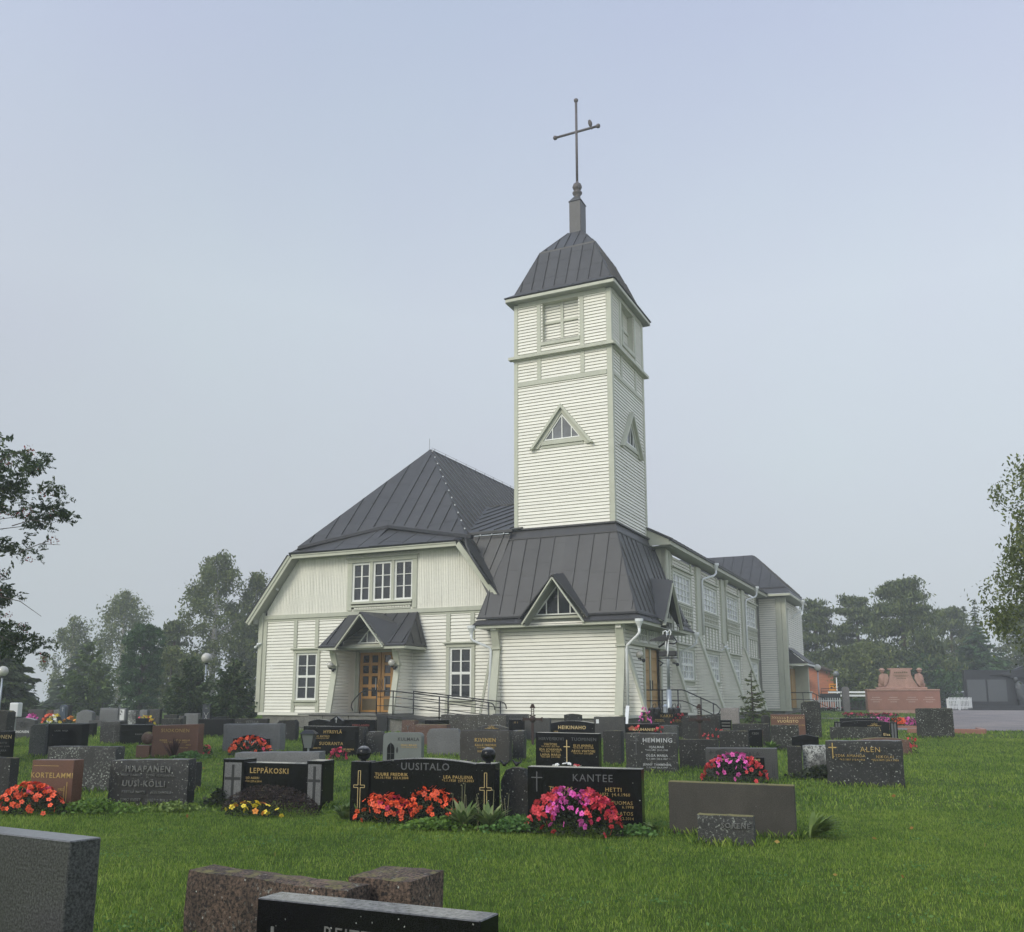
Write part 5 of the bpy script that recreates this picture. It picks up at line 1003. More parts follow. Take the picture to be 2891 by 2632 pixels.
# grass blades
def grass_material():
    m, t, p, out = nt('grass_blades'); co = coords(t, scatter=False); ge = t.nodes.new('ShaderNodeNewGeometry')
    f = math_(t, 'ADD', math_(t, 'MULTIPLY', ge.outputs['Random Per Island'], .30), math_(t, 'MULTIPLY', nz(t, co, .42, 4, .6), .40)); f = math_(t, 'ADD', f, math_(t, 'MULTIPLY', nz(t, co, 2.6, 4, .7), .30))
    c = ramp(t, f, [(.33, (.040, .092, .012)), (.46, (.110, .200, .024)), (.57, (.210, .310, .040)), (.70, (.34, .41, .08))])
    t.links.new(c, p.inputs['Base Color']); p.inputs['Roughness'].default_value = .6; p.inputs['Specular IOR Level'].default_value = .3
    tr = t.nodes.new('ShaderNodeBsdfTranslucent'); t.links.new(c, tr.inputs[0]); mx = t.nodes.new('ShaderNodeMixShader'); mx.inputs[0].default_value = .3
    t.links.new(p.outputs[0], mx.inputs[1]); t.links.new(tr.outputs[0], mx.inputs[2]); t.links.new(mx.outputs[0], out.inputs[0]); return m
M['grass'] = grass_material()
def grass(name, n, ymin, ymax, hmin, hmax, w, label, spread=1.08):
    r = np.random.RandomState(11 + int(ymin))
    y = np.sqrt(r.rand(n) * (ymax ** 2 - ymin ** 2) + ymin ** 2); x = (r.rand(n) * 2 - 1) * (y * .60 * spread + .6)
    keep = np.array([not in_gravel(a, b) for a, b in zip(x, y)]); x = x[keep]; y = y[keep]; n = len(x)
    # longer tufts along irregular patches
    pn = np.array([noise.noise((a * .55, b * .55, 0)) + .5 * noise.noise((a * 2.3, b * 2.3, 3)) for a, b in zip(x, y)])
    gz = np.array([ground(a, b) for a, b in zip(x, y)])
    h = (hmin + (hmax - hmin) * r.rand(n)) * (1 + .55 * pn); th = r.rand(n) * 6.283; bend = h * (.25 + .7 * r.rand(n)); bt = r.rand(n) * 6.283
    ww = w * (.6 + .8 * r.rand(n)); dx, dy = np.cos(th) * ww, np.sin(th) * ww; bx, by = np.cos(bt) * bend, np.sin(bt) * bend
    V = np.empty((n, 5, 3), np.float32)
    V[:, 0] = np.stack([x - dx, y - dy, gz - .01], 1); V[:, 1] = np.stack([x + dx, y + dy, gz - .01], 1)
    V[:, 2] = np.stack([x + dx * .8 + bx * .35, y + dy * .8 + by * .35, gz + h * .6], 1); V[:, 3] = np.stack([x - dx * .8 + bx * .35, y - dy * .8 + by * .35, gz + h * .6], 1)
    V[:, 4] = np.stack([x + bx, y + by, gz + h], 1)
    i = np.arange(n)[:, None] * 5
    T = np.concatenate([i + np.array([0, 1, 2]), i + np.array([0, 2, 3]), i + np.array([3, 2, 4])], 0)
    o = array_obj(name, V.reshape(-1, 3), T, M['grass']); tag(o, label, 'grass', kind='stuff'); return o
grass('lawn_grass', 260000, 4.2, 13.5, .014, .044, .0026, 'short green lawn grass in the foreground')
grass('lawn_grass', 170000, 13.5, 30, .028, .062, .006, 'lawn grass between the rows of gravestones')
grass('lawn_grass', 60000, 30, 62, .05, .09, .016, 'lawn grass around the church and far rows', 1.02)
# fallen leaves and clover here and there
M['leafy'] = leafm('fallen_leaf', (.30, .12, .03), (.42, .28, .08), 5)
M['clover'] = leafm('clover_leaf', (.06, .14, .03), (.13, .24, .06), 5)
def scatter_quads(name, pts, size, mat, label=None, cat=None, parent=None, up=.5, kind='stuff', aspect=1.0, zl=0.0):
    P = np.array(pts, np.float32); n = len(P); r = np.random.RandomState(n)
    a = r.randn(n, 3); a[:, 2] *= (1 - up); a /= np.linalg.norm(a, axis=1)[:, None]; b = np.cross(a, r.randn(n, 3) * np.array([1, 1, 1 - up]) + np.array([0, 0, .001])); b /= (np.linalg.norm(b, axis=1)[:, None] + 1e-6)
    s = (size * (.6 + .8 * r.rand(n)))[:, None]; a = a * s; b = b * s * aspect
    V = np.stack([P - a, P + b * .6, P + a, P - b * .6], 1).reshape(-1, 3); F = np.arange(n * 4).reshape(n, 4)
    o = array_obj(name, V, F, mat, parent)
    if kind: o['kind'] = kind
    if label: tag(o, label, cat)
    return o
pts = []
for _ in range(46):
    y = random.uniform(7, 24); x = random.uniform(-.5, .52) * y; pts.append((x, y, ground(x, y) + .06))
scatter_quads('fallen_leaves', pts, .035, M['leafy'], 'yellowed birch leaves lying scattered on the lawn', 'leaves', up=.8)
pts = []
for _ in range(30):
    cy = random.uniform(5.5, 12); cx = random.uniform(-.52, .55) * cy
    for _ in range(40): x = random.gauss(cx, .16); y = random.gauss(cy, .12); pts.append((x, y, ground(x, y) + random.uniform(.04, .075)))
for _ in range(500): x = random.gauss(-2.6, .28); y = random.gauss(6.3, .3); pts.append((x, y, ground(x, y) + random.uniform(.04, .10)))
scatter_quads('clover', pts, .014, M['clover'], 'patches of clover growing in the short lawn', 'ground cover', up=.75)

# ================================================================ STONES
M['black'] = stone('black_polished_granite', (.004, .004, .004), (.010, .010, .010), 180, .14, spots=.10, stain=.15, dust_sheen=.85)
M['black_lichen'] = stone('black_granite_with_lichen', (.006, .006, .006), (.020, .0195, .018), 120, .5, lichen=.42, spots=.55, moss=.25, dust_sheen=.5)
M['dark_lichen'] = stone('dark_rough_granite', (.009, .009, .0075), (.036, .034, .029), 70, .85, lichen=.34, spots=.55, moss=.3)
M['dark_moss'] = stone('dark_mossy_granite', (.022, .022, .020), (.065, .064, .058), 90, .8, lichen=.5, spots=.3, moss=1.0)
M['spotted'] = stone('lichen_spotted_stone', (.04, .037, .030), (.10, .092, .076), 60, .9, lichen=.4, spots=1.0)
M['spotted_dark'] = stone('dark_stone_with_rosettes', (.011, .012, .009), (.042, .040, .033), 60, .9, lichen=.5, spots=.9, moss=.4)
M['grey_lichen'] = stone('grey_granite_with_lichen', (.020, .020, .018), (.060, .058, .053), 110, .75, lichen=.6, spots=.5)
M['grey_polish'] = stone('grey_polished_granite', (.022, .022, .021), (.105, .105, .102), 85, .30, stain=.15, dust_sheen=.6)
M['grey_granite'] = stone('light_grey_granite', (.075, .077, .076), (.22, .22, .215), 120, .7, stain=.2)
M['grey_plain'] = stone('plain_weathered_slab', (.055, .053, .050), (.095, .092, .085), 50, .9, stain=.35)
M['concrete'] = stone('bare_slab', (.050, .045, .036), (.086, .078, .062), 90, .9, spots=.22, moss=.9, stain=.35, lichen=.05)
M['pale_granite'] = stone('pinkish_grey_granite', (.16, .145, .135), (.34, .31, .29), 60, .8, lichen=.3)
M['white_lichen'] = stone('white_crusted_stone', (.05, .05, .048), (.12, .12, .115), 80, .9, lichen=1.0, lc=(.45, .46, .43))
M['rough_grey'] = stone('rough_grey_granite', (.035, .037, .035), (.11, .115, .108), 50, .9, lichen=.2)
M['red_granite'] = stone('red_brown_granite', (.085, .035, .020), (.19, .085, .050), 130, .35, stain=.2, lichen=.06)
M['red_lichen'] = stone('red_granite_with_lichen', (.09, .045, .032), (.19, .11, .08), 80, .85, lichen=.4, moss=.5)
M['brown_dark'] = stone('dark_brown_granite', (.012, .010, .008), (.046, .038, .029), 90, .6, lichen=.3, spots=.45)
M['brown_lichen'] = stone('brown_speckled_granite', (.012, .009, .007), (.26, .17, .115), 48, .85, lichen=.30, spots=.35, stain=.75, moss=.2)
M['greenish'] = stone('green_grey_granite', (.10, .115, .105), (.19, .205, .19), 130, .5, stain=.15)
M['blue_arch'] = stone('blue_grey_granite', (.03, .045, .07), (.06, .08, .11), 130, .3, stain=.1)
M['navy'] = stone('dark_blue_stone', (.012, .016, .024), (.03, .036, .05), 130, .4)
M['white_inlay'] = M['grey_granite']
M['pinkstone'] = stone('pink_hewn_granite', (.36, .205, .155), (.58, .36, .28), 60, .8, stain=.25)
M['pinkstone2'] = stone('red_polished_granite', (.26, .115, .080), (.40, .195, .140), 130, .5, stain=.2)
M['warstone'] = stone('charcoal_memorial_stone', (.014, .016, .018), (.032, .035, .038), 90, .5, stain=.2)
M['warpanel'] = plain('name_panel_stone', (.075, .082, .085), .55, var=.25, scale=40)
M['gold'] = plain('gilded_letters', (.42, .29, .10), .42, metal=.35, var=.3, scale=20, bs=0)
M['goldlight'] = plain('bright_gilded_letters', (.62, .47, .22), .4, metal=.25, var=.15, scale=20, bs=0)
M['white'] = plain('white_letters', (.62, .62, .60), .5, bs=0)
M['stonegrey'] = plain('worn_pale_letters', (.12, .12, .108), .8, var=.6, scale=30, bs=0)
M['plategrey'] = plain('silver_letters', (.40, .41, .41), .5, var=.2, bs=0)
M['darkgrey'] = plain('ground_letters', (.085, .087, .088), .7, bs=0)
M['grey'] = plain('dusty_letters', (.13, .13, .12), .7, var=.3, bs=0)
M['blackl'] = plain('black_letters', (.015, .016, .016), .6, bs=0)
M['redtext'] = plain('red_letters', (.22, .045, .03), .6, bs=0)
LET = {'gold': 'gold', 'goldlight': 'goldlight', 'white': 'white', 'stonegrey': 'stonegrey', 'plategrey': 'plategrey', 'darkgrey': 'darkgrey', 'grey': 'grey', 'black': 'blackl', 'redtext': 'redtext'}
def letters(txt, x, z, size, mat, parent, y=-.0035, serif=False, rough=False):
    c = bpy.data.curves.new('lettering', 'FONT'); c.body = txt; c.size = size * 1.22; c.align_x = 'CENTER'; c.align_y = 'CENTER'; c.extrude = .012 if rough else .002; c.space_character = 1.14
    c.resolution_u = 2; c.offset = size * (-.004 if serif else .014)
    f = bpy.data.objects.new('lettering_curve', c); COL.objects.link(f)
    me = bpy.data.meshes.new_from_object(f); bpy.data.objects.remove(f); me.materials.clear(); me.materials.append(M[LET[mat]])
    o = place(me, 'lettering', parent, (x, y, z), (R(90), 0, 0)); return o
def SP(u, z, d): return (u, -d, z)                 # on a stone: x along the face, z up, d out of the face
POL = {'black', 'grey_polish', 'red_granite', 'greenish', 'blue_arch', 'navy', 'concrete'}
def top_profile(kind, amt, w, h, slope):
    """list of (x,z) along the top from left to right"""
    o = []
    if kind == 'flat': o = [(-w / 2, h), (w / 2, h)]
    elif kind == 'arch': o = [(-w / 2 + w * i / 12, h - amt * (2 * i / 12 - 1) ** 2) for i in range(13)]
    elif kind == 'round':
        r = min(amt, w / 2 - .01)
        o = [(-w / 2 + r - r * math.cos(a), h - r + r * math.sin(a)) for a in np.linspace(0, math.pi / 2, 6)] + [(w / 2 - r + r * math.sin(a), h - r + r * math.cos(a)) for a in np.linspace(0, math.pi / 2, 6)]
    elif kind == 'peak': o = [(-w / 2, h - amt), (0, h), (w / 2, h - amt)]
    elif kind == 'ogee': o = [(-w / 2 + w * i / 14, h - amt * (1 - math.cos((1 - abs(2 * i / 14 - 1)) * math.pi)) * -.5 - amt) for i in range(15)]
    return [(x, z + slope * x) for x, z in o]
def slab_stone(name, w, h, t, mat, kind, amt, slope, parent, x0=0.0, y0=0.0, z0=-.05):
    rough = mat not in POL
    topp = top_profile(kind, amt, w, h, slope)
    if not rough:
        m = MB(); poly = [(x0 - w / 2, z0), (x0 + w / 2, z0)] + [(x0 + x, z) for x, z in reversed(topp)]
        m.prism(poly, SP, -y0, -y0 - t); return m.build(name, M[mat], parent, bevel=.006, segs=1)
    # hewn stone: fine grid, wavering faces
    nx, nz_, ny = max(5, int(w / .07)), max(5, int(h / .07)), max(2, int(t / .08)); xs = [p[0] for p in topp]; zs = [p[1] for p in topp]
    bm = bmesh.new(); bmesh.ops.create_cube(bm, size=1.0)
    def cut(axis, n):
        for i in range(1, n):
            c = [0, 0, 0]; c[axis] = -.5 + i / n; no = [0, 0, 0]; no[axis] = 1
            bmesh.ops.bisect_plane(bm, geom=bm.verts[:] + bm.edges[:] + bm.faces[:], plane_co=c, plane_no=no)
    cut(0, nx); cut(1, ny); cut(2, nz_)
    sd = random.uniform(0, 50); amp = .007 if h > .3 else .005
    for v in bm.verts:
        u, q, k = v.co.x, v.co.y + .5, v.co.z + .5
        ex = max(abs(u) * 2, abs(v.co.y) * 2 if t > .1 else 0, k); X = u * w; T_ = float(np.interp(X, xs, zs)); Z = z0 + (T_ - z0) * k; Y = q * t
        cr_ = .012; edge = (abs(abs(u) - .5) < 1e-4) + (abs(abs(v.co.y) - .5) < 1e-4) + (abs(k - 1) < 1e-4)
        n1 = noise.noise_vector((X * 4 + sd, Y * 4, Z * 4)) * amp * 1.3 + noise.noise_vector((X * 15, Y * 15 + sd, Z * 15)) * amp
        if edge >= 2: X -= math.copysign(cr_ * .8, X) * (abs(abs(u) - .5) < 1e-4); Y += (cr_ * .8 if q < .5 else -cr_ * .8) * (abs(abs(v.co.y) - .5) < 1e-4); Z -= cr_ * .8 * (abs(k - 1) < 1e-4)
        v.co = Vector((x0 + X, y0 + Y, Z)) + n1
    me = bpy.data.meshes.new(name); bm.to_mesh(me); bm.free(); me.materials.append(M[mat]); me.polygons.foreach_set('use_smooth', [True] * len(me.polygons))
    try: me.set_sharp_from_angle(angle=R(40))
    except Exception: pass
    o = bpy.data.objects.new(name, me); COL.objects.link(o); o.parent = parent; return o
def engraved_cross(g, w, h, spec, dp=.004):
    xf, zt, ht, arm, col = spec; x = -w / 2 + xf * w; z1 = h * (1 - zt) if zt < 1 else h; z0 = h * (1 - zt) - ht * h
    m = MB(); k = .0065 if col != 'gold' and col != 'goldlight' else .009
    m.box(x - k, x + k, -dp, .004, z0, z1); zc = z1 - (z1 - z0) * .30; m.box(x - arm * .62, x + arm * .62, -dp + .0005, .0035, zc - k, zc + k); m.build('cross', M[LET[col]], g)
def outline_cross(g, x, zc, hh, aw):
    m = MB(); k = .004; o = .016
    P = [(-o, -hh * .62), (o, -hh * .62), (o, -o), (aw, -o), (aw, o), (o, o), (o, hh * .38), (-o, hh * .38), (-o, o), (-aw, o), (-aw, -o), (-o, -o)]
    for i in range(12):
        a, b = P[i], P[(i + 1) % 12]; m.bar((x + a[0], -.004, zc + a[1]), (x + b[0], -.004, zc + b[1]), .006, .006)
    return m.build('cross', M['goldlight'], g)
for (sx, sy, sg, al, w, h, slope, th, mat, shp, texts, label, opt) in STONES:
    g = empty('gravestone', (sx, sy, sg), -R(al + random.uniform(-1.5, 1.5)), label, 'gravestone', 'gravestones in the churchyard rows')
    g.rotation_euler[0] = random.uniform(-.012, .012)
    kind, amt = shp; body_w = w; zt = h
    slope = max(-.06, min(.06, slope * .9))
    if opt.get('pillars'):
        body_w = w * .64
        for s_, pw, px_ in ((-1, w * .215, -w / 2 + w * .108), (1, w * .16, w / 2 - w * .08)):
            slab_stone('pillar', pw, h + .05, th + .10, 'black', 'flat', 0, 0, g, x0=px_, y0=-.06)
            m = MB(); x = px_; m.box(x - pw * .40, x + pw * .40, -.065, -.058, .06, h + .0); m.build('cross_panel', M['grey_granite'], g)
            m = MB(); m.box(x - .021, x + .021, -.069, -.0655, .06, h - .03); m.box(x - pw * .37, x + pw * .37, -.0688, -.0657, h * .60, h * .60 + .040); m.build('cross', M['blackl'], g)
        slab_stone('slab', body_w - .02, h, th, mat, kind, amt, 0, g, x0=(w * .215 - w * .16) / 2)
    elif opt.get('balls'):
        slab_stone('slab', w, h, th, mat, kind, amt, 0, g)
        for s_ in (-1, 1):
            px_ = s_ * (w / 2 + .135); slab_stone('pillar', .25, h - .045, .26, 'black', 'flat', 0, 0, g, x0=px_, y0=-.05)
            oc = outline_cross(g, px_, h * .62 - .05, .52, .075); oc.location.y = -.050
            m = MB(); m.lathe([(.04, h - .06), (.035, h - .035), (.05, h - .02)], (px_, .08, 0), 12); m.build('ball_foot', M['black'], g)
            m = MB(); m.ball((px_, .08, h + .055), .097, 24); m.build('stone_ball', M['black'], g, smooth=True)
    else:
        slab_stone('slab', w, h, th, mat, kind, amt, slope, g)
    if opt.get('cross'): engraved_cross(g, w, h, opt['cross'], .004 if mat in POL else .013)
    if opt.get('plate'):
        a, b, c, d = opt['plate']; m = MB(); m.box(-w / 2 + a * w, -w / 2 + b * w, -.022, .0, h * .18, h - c); m.build('name_plate', M['black'], g, bevel=.003, segs=1)
        letters('ARVO NESTORI      AINO', 0, h - .21, .045, 'goldlight', g, y=-.024)
        for x in (.93, .955):
            m = MB(); m.hexa([(-w / 2 + x * w - .006, -.004, .12), (-w / 2 + x * w + .006, -.004, .12), (-w / 2 + x * w + .006, .0, .12), (-w / 2 + x * w - .006, 0, .12)], [(-w / 2 + x * w - .001, -.004, .36), (-w / 2 + x * w + .001, -.004, .36), (-w / 2 + x * w + .001, 0, .36), (-w / 2 + x * w - .001, 0, .36)]); m.build('flame_mark', M['blackl'], g)
    if opt.get('rays'):
        m = MB(); cx, cz = -w / 2 + .10, h - .085
        for k in range(8):
            a = k * math.pi / 4; r_ = .05 if k % 2 == 0 else .028; m.bar((cx, -.003, cz), (cx + r_ * math.cos(a), -.003, cz + r_ * math.sin(a)), .010, .008)
        for k, an in enumerate((16, 8, 0, -8, -14)):
            a = R(an); m.bar((cx + .09, -.003, cz + .09 * math.tan(a) * .9), (cx + .30, -.003, cz + .26 * math.tan(a) + .0), .010, .008)
        m.build('star_rays', M['blackl'], g)
    if opt.get('burst'):
        m = MB(); cx, cz = (.26, h - .16) if opt.get('lowpill') else (.03, h - .10)
        if not opt.get('lowpill'): cx = 0
        for k in range(9):
            a = R(12 + 156 * k / 8); q = .13 if k % 2 == 0 else .10
            m.bar((cx + .035 * math.cos(a), -.004, cz + .03 * math.sin(a)), (cx + q * math.cos(a), -.004, cz + q * .8 * math.sin(a)), .008, .008)
        m.bar((cx - .2, -.004, cz), (cx + .2, -.004, cz), .008, .008); m.build('sun_mark', M['gold'], g)
    if opt.get('lowpill'):
        for s_ in (-1, 1): slab_stone('pillar', .22, h - .04, th, 'black', 'flat', 0, 0, g, x0=s_ * (w / 2 + .12)); m = MB(); px_ = s_ * (w / 2 + .12); m.box(px_ - .07, px_ - .012, -.004, .0, .06, h - .08); m.box(px_ + .012, px_ + .07, -.004, .0, .06, h - .08); m.build('cross_panel', M['darkgrey'], g)
    if opt.get('plate2'):
        pw = w * .62; m = MB(); x0 = -w / 2 + w * .53
        tp = [(x0 - pw / 2 + pw * i / 14, .36 + .10 * (1 - math.cos((1 - abs(2 * i / 14 - 1)) * math.pi)) / 2) for i in range(15)]
        m.prism([(x0 - pw / 2, -.03), (x0 + pw / 2, -.03)] + tp[::-1], SP, .02, .10); m.build('front_plate', M['black'], g, bevel=.004, segs=1)
        letters('PALMU', x0, .27, .085, 'white', g, y=-.104); letters('ANNA', x0 + .3, .14, .045, 'redtext', g, y=-.104)
        m = MB(); m.box(x0 - .006, x0 + .006, -.105, -.1, .34, .43); m.box(x0 - .025, x0 + .025, -.1045, -.1, .395, .405); m.build('cross', M['white'], g)
    if opt.get('inlay'):
        m = MB(); x0 = -w / 2 + .19; m.prism([(x0 - .085, .02), (x0 + .085, .02), (x0 + .085, .36), (x0 + .06, .43), (x0, .48), (x0 - .06, .43), (x0 - .085, .36)], SP, .0, .012); m.build('window_inlay', M['black'], g)
        m = MB(); m.box(x0 - .003, x0 + .003, -.015, -.012, .03, .46); m.box(x0 - .08, x0 + .08, -.0148, -.0122, .24, .246); m.build('inlay_bars', M['darkgrey'], g)
        m = MB(); m.prism([(x0 + .15, .24), (x0 + .175, .30), (x0 + .165, .36), (x0 + .15, .39), (x0 + .135, .36), (x0 + .125, .30)], SP, .0, .008); m.build('leaf_mark', M['blackl'], g)
    if opt.get('cottage'):
        m = MB(); x0 = -w / 2 + .20; m.prism([(x0 - .09, h - .18), (x0 + .09, h - .18), (x0 + .09, h - .13), (x0 - .09, h - .13)], SP, .0, .004); m.prism([(x0 - .13, h - .13), (x0 + .13, h - .13), (x0, h - .05)], SP, .0, .006); m.build('cottage_picture', plain('cottage_red', (.28, .08, .04), .7, bs=0) if 'cottage_red' not in bpy.data.materials else bpy.data.materials['cottage_red'], g)
    if opt.get('branches'):
        m = MB()
        for s_ in (-1, 1):
            for k in range(6):
                x = s_ * (.06 + .075 * k); m.bar((x, -.004, h - .13 + .004 * k), (x + s_ * .055, -.004, h - .075 + .004 * k), .014, .008); m.bar((x, -.004, h - .13 + .004 * k), (x + s_ * .06, -.004, h - .125), .012, .008)
        m.box(-.007, .007, -.006, 0, h - .17, h - .06); m.box(-.03, .03, -.0055, 0, h - .105, h - .093); m.build('leaf_branches', M['goldlight'], g)
    if opt.get('palm'):
        m = MB()
        for s_ in (-1, 1):
            for k in range(4):
                a = R(20 + 26 * k); bx = s_ * .04; p0 = (bx, -.004, h - .30); p1 = (bx + s_ * .17 * math.cos(a), -.004, h - .28 + .17 * math.sin(a)); p2 = (bx + s_ * .34 * math.cos(a * .6), -.004, h - .30 + .20 * math.sin(a))
                m.bar(p0, p1, .03, .006); m.bar(p1, p2, .03, .006)
        m.build('palm_relief', M['grey_granite'], g)
    if opt.get('xmark'):
        m = MB(); m.bar((-.12, -.004, .22), (.10, -.004, .62), .035, .008); m.bar((.12, -.005, .22), (-.10, -.005, .62), .035, .008); m.bar((-.04, -.004, .80), (.04, -.004, .80), .05, .008); m.build('ribbon_mark', M['white'], g)
    if opt.get('ribs'):
        m = MB()
        for k in range(5): m.box(-w * .4, w * .4, -.012, 0, h - .10 - k * .09, h - .07 - k * .09)
        m.build('ribs', M['grey'], g)
    if opt.get('line'):
        m = MB(); m.box(-w / 2 + .03, .1, -.004, 0, h - .085, h - .078); m.box(w / 2 - .13, w / 2 - .12, -.004, 0, .05, .34); m.box(w / 2 - .09, w / 2 - .08, -.004, 0, .03, .40); m.build('gold_lines', M['gold'], g)
    if mat == 'white_inlay': m = MB(); m.box(-w * .3, w * .3, -.006, 0, .12, h - .05); m.build('pale_panel', M['white'], g)
    for tx in texts:
        txt, xf, zf, sz, col = tx[:5]; letters(txt, -w / 2 + xf * w, h - zf - sz * .2, sz, col, g, serif=len(tx) > 5, rough=mat not in POL)
# balls, iron crosses, lantern and other small things by the stones
g = empty('stone_ball_ornament', (-8.98, 22.95, .18), 0, 'small red brown stone ball on a square block left of the spiky plant gravestone', 'grave ornament')
m = MB(); m.box(-.16, .16, -.12, .12, -.05, .30); m.build('base_block', M['red_granite'], g, bevel=.006, segs=1); m = MB(); m.ball((.07, 0, .47), .155, 20); m.build('ball', M['red_lichen'], g, smooth=True)
def iron_cross(x, y, label):
    g = empty('iron_cross', (x, y, ground(x, y)), -R(20), label, 'grave cross', 'rusty cast iron grave crosses'); mt = 'rust'
    m = MB(); m.box(-.035, .035, -.02, .02, -.05, .82); m.build('post', M[mt], g)
    m = MB()
    for s_ in (-1, 1): m.box(s_ * .035, s_ * .26, -.018, .018, .70, .77); m.prism([(s_ * .26, .685), (s_ * .31, .735), (s_ * .26, .785)], SP, -.018, .018); m.ball((s_ * .29, 0, .69), .022, 8); m.ball((s_ * .29, 0, .78), .022, 8)
    m.ball((0, 0, .735), .10, 12); m.build('arms', M[mt], g)
    m = MB(); m.box(-.045, -.03, -.015, .015, .82, 1.05); m.box(.03, .045, -.015, .015, .82, 1.05)
    for k in range(4): m.box(-.03, .03, -.012, .012, .845 + k * .055, .862 + k * .055)
    m.prism([(-.085, 1.05), (.085, 1.05), (.03, 1.17), (-.03, 1.17)], SP, -.02, .02); m.ball((-.07, 0, .84), .025, 8); m.ball((.07, 0, .84), .025, 8); m.build('fretted_top', M[mt], g)
M['rust'] = plain('rusty_cast_iron', (.035, .016, .012), .8, var=.4, scale=20, bs=.5)
iron_cross(.60, 27.2, 'rusty iron cross standing before the plain grey slabs left of the arched gravestone'); iron_cross(5.42, 27.0, 'rusty iron cross before the big rough dark stone with white specks')
g = empty('grave_lantern', (-4.84, 22.32, .18), 0, 'black metal grave lantern with glass panes on a short post', 'lantern')
m = MB(); m.tube([(0, 0, -.05), (0, 0, .28)], .025, 8); m.build('post', M['galv'], g)
m = MB(); m.hexa([(-.085, -.085, .27), (.085, -.085, .27), (.085, .085, .27), (-.085, .085, .27)], [(-.15, -.15, .60), (.15, -.15, .60), (.15, .15, .60), (-.15, .15, .60)]); m.build('glass', M['globe2'], g)
m = MB()
for sx in (-1, 1):
    for sy in (-1, 1): m.bar((sx * .09, sy * .09, .26), (sx * .155, sy * .155, .60), .018, .018)
m.hexa([(-.19, -.19, .60), (.19, -.19, .60), (.19, .19, .60), (-.19, .19, .60)], [(-.10, -.10, .68), (.10, -.10, .68), (.10, .10, .68), (-.10, .10, .68)]); m.build('frame', M['iron'], g)
g = empty('white_lantern', (-14.9, 28.0, .3), 0, 'white box lantern on a stone at the far left edge', 'lantern')
m = MB(); m.box(-.13, .13, -.13, .13, .76, 1.18); m.build('body', M['whitep'], g, bevel=.03, segs=2); m = MB(); m.box(-.03, .03, -.03, .03, -.05, .755); m.build('stem', M['galv'], g)
for i in range(4):
    pass
o = MB(); o.box(-.04, .04, -.006, .006, .0, .115); t_ = o.build('plot_card', M['whitep']); t_.location = (2.46, 26.9, .90); tag(t_, 'small white plot card standing beside the arched gold surname stone', 'card')
for lb, x, z in (('left of the two small dark metal birds perched on the rounded dark stone', -.12, 0), ('right of the two small dark metal birds perched on the rounded dark stone', .04, 0)):
    bx = empty('bird_ornament', (.02 + x, 12.2 + .03 * x, .735), -.3, lb, 'grave ornament', 'metal birds on the rounded gravestone'); m = MB(); m.ball((0, 0, .03), .03, 10, 1.0); m.tube([(0, 0, .03), (.05, 0, .055), (.075, 0, .085)], [.02, .014, .004], 6); m.build('body', M['iron'], bx, smooth=True); m = MB(); m.tube([(-.02, 0, .04), (-.05, 0, .075), (-.06, 0, .08)], [.016, .012, .004], 6); m.build('tail', M['iron'], bx)
# flower pots, candle and watering can on the gold spaced letter stone
# ================================================================ FLOWERS
def petal_mesh(name, col, dark, r=.027):
    m, t, p, out = nt(name + '_petal'); co = coords(t, scatter=False); le = t.nodes.new('ShaderNodeVectorMath'); le.operation = 'LENGTH'; t.links.new(co, le.inputs[0])
    oi = t.nodes.new('ShaderNodeObjectInfo'); hs = t.nodes.new('ShaderNodeHueSaturation'); t.links.new(math_(t, 'MULTIPLY_ADD', oi.outputs['Random'], .45), hs.inputs['Value']); t.nodes[-1].inputs[2].default_value = .75
    c = ramp(t, math_(t, 'MULTIPLY', le.outputs['Value'], 1 / r), [(.10, dark), (.38, col)]); t.links.new(c, hs.inputs['Color']); t.links.new(hs.outputs[0], p.inputs['Base Color']); p.inputs['Roughness'].default_value = .55
    mb = MB()
    for k in range(5):
        a = k * 2 * math.pi / 5; c_, s_ = math.cos(a), math.sin(a)
        def q(x, y, z): return (x * c_ - y * s_, x * s_ + y * c_, z)
        n = len(mb.v); mb.v += [q(0, 0, 0), q(.55 * r, -.42 * r, .12 * r), q(r, -.26 * r, .0 + .02 * k * r), q(r * .98, .26 * r, -.02 * r), q(.55 * r, .42 * r, .14 * r)]; mb.f += [(n, n + 1, n + 2), (n, n + 2, n + 3), (n, n + 3, n + 4)]
    me = bpy.data.meshes.new(name); me.from_pydata(mb.v, [], mb.f); me.materials.append(m); return me
BL = {'orange': petal_mesh('orange_bloom', (.80, .105, .030), (.25, .012, .01)), 'crimson': petal_mesh('crimson_bloom', (.52, .022, .075), (.2, .0, .02)),
      'coral': petal_mesh('coral_bloom', (.60, .048, .060), (.25, .008, .015)), 'pink': petal_mesh('pink_bloom', (.72, .115, .43), (.36, .015, .18)),
      'white': petal_mesh('white_bloom', (.80, .80, .76), (.5, .5, .3)), 'yellow': petal_mesh('yellow_bloom', (.72, .56, .035), (.5, .26, .02), .03), 'amber': petal_mesh('amber_bloom', (.72, .27, .03), (.4, .10, .02), .03)}
M['flowerleaf'] = leafm('dark_flower_foliage', (.012, .020, .010), (.045, .055, .022), 8, .15, .5)
M['purpleleaf'] = leafm('purple_bush_foliage', (.012, .008, .008), (.050, .028, .022), 6, .1, .6, (.09, .085, .04))
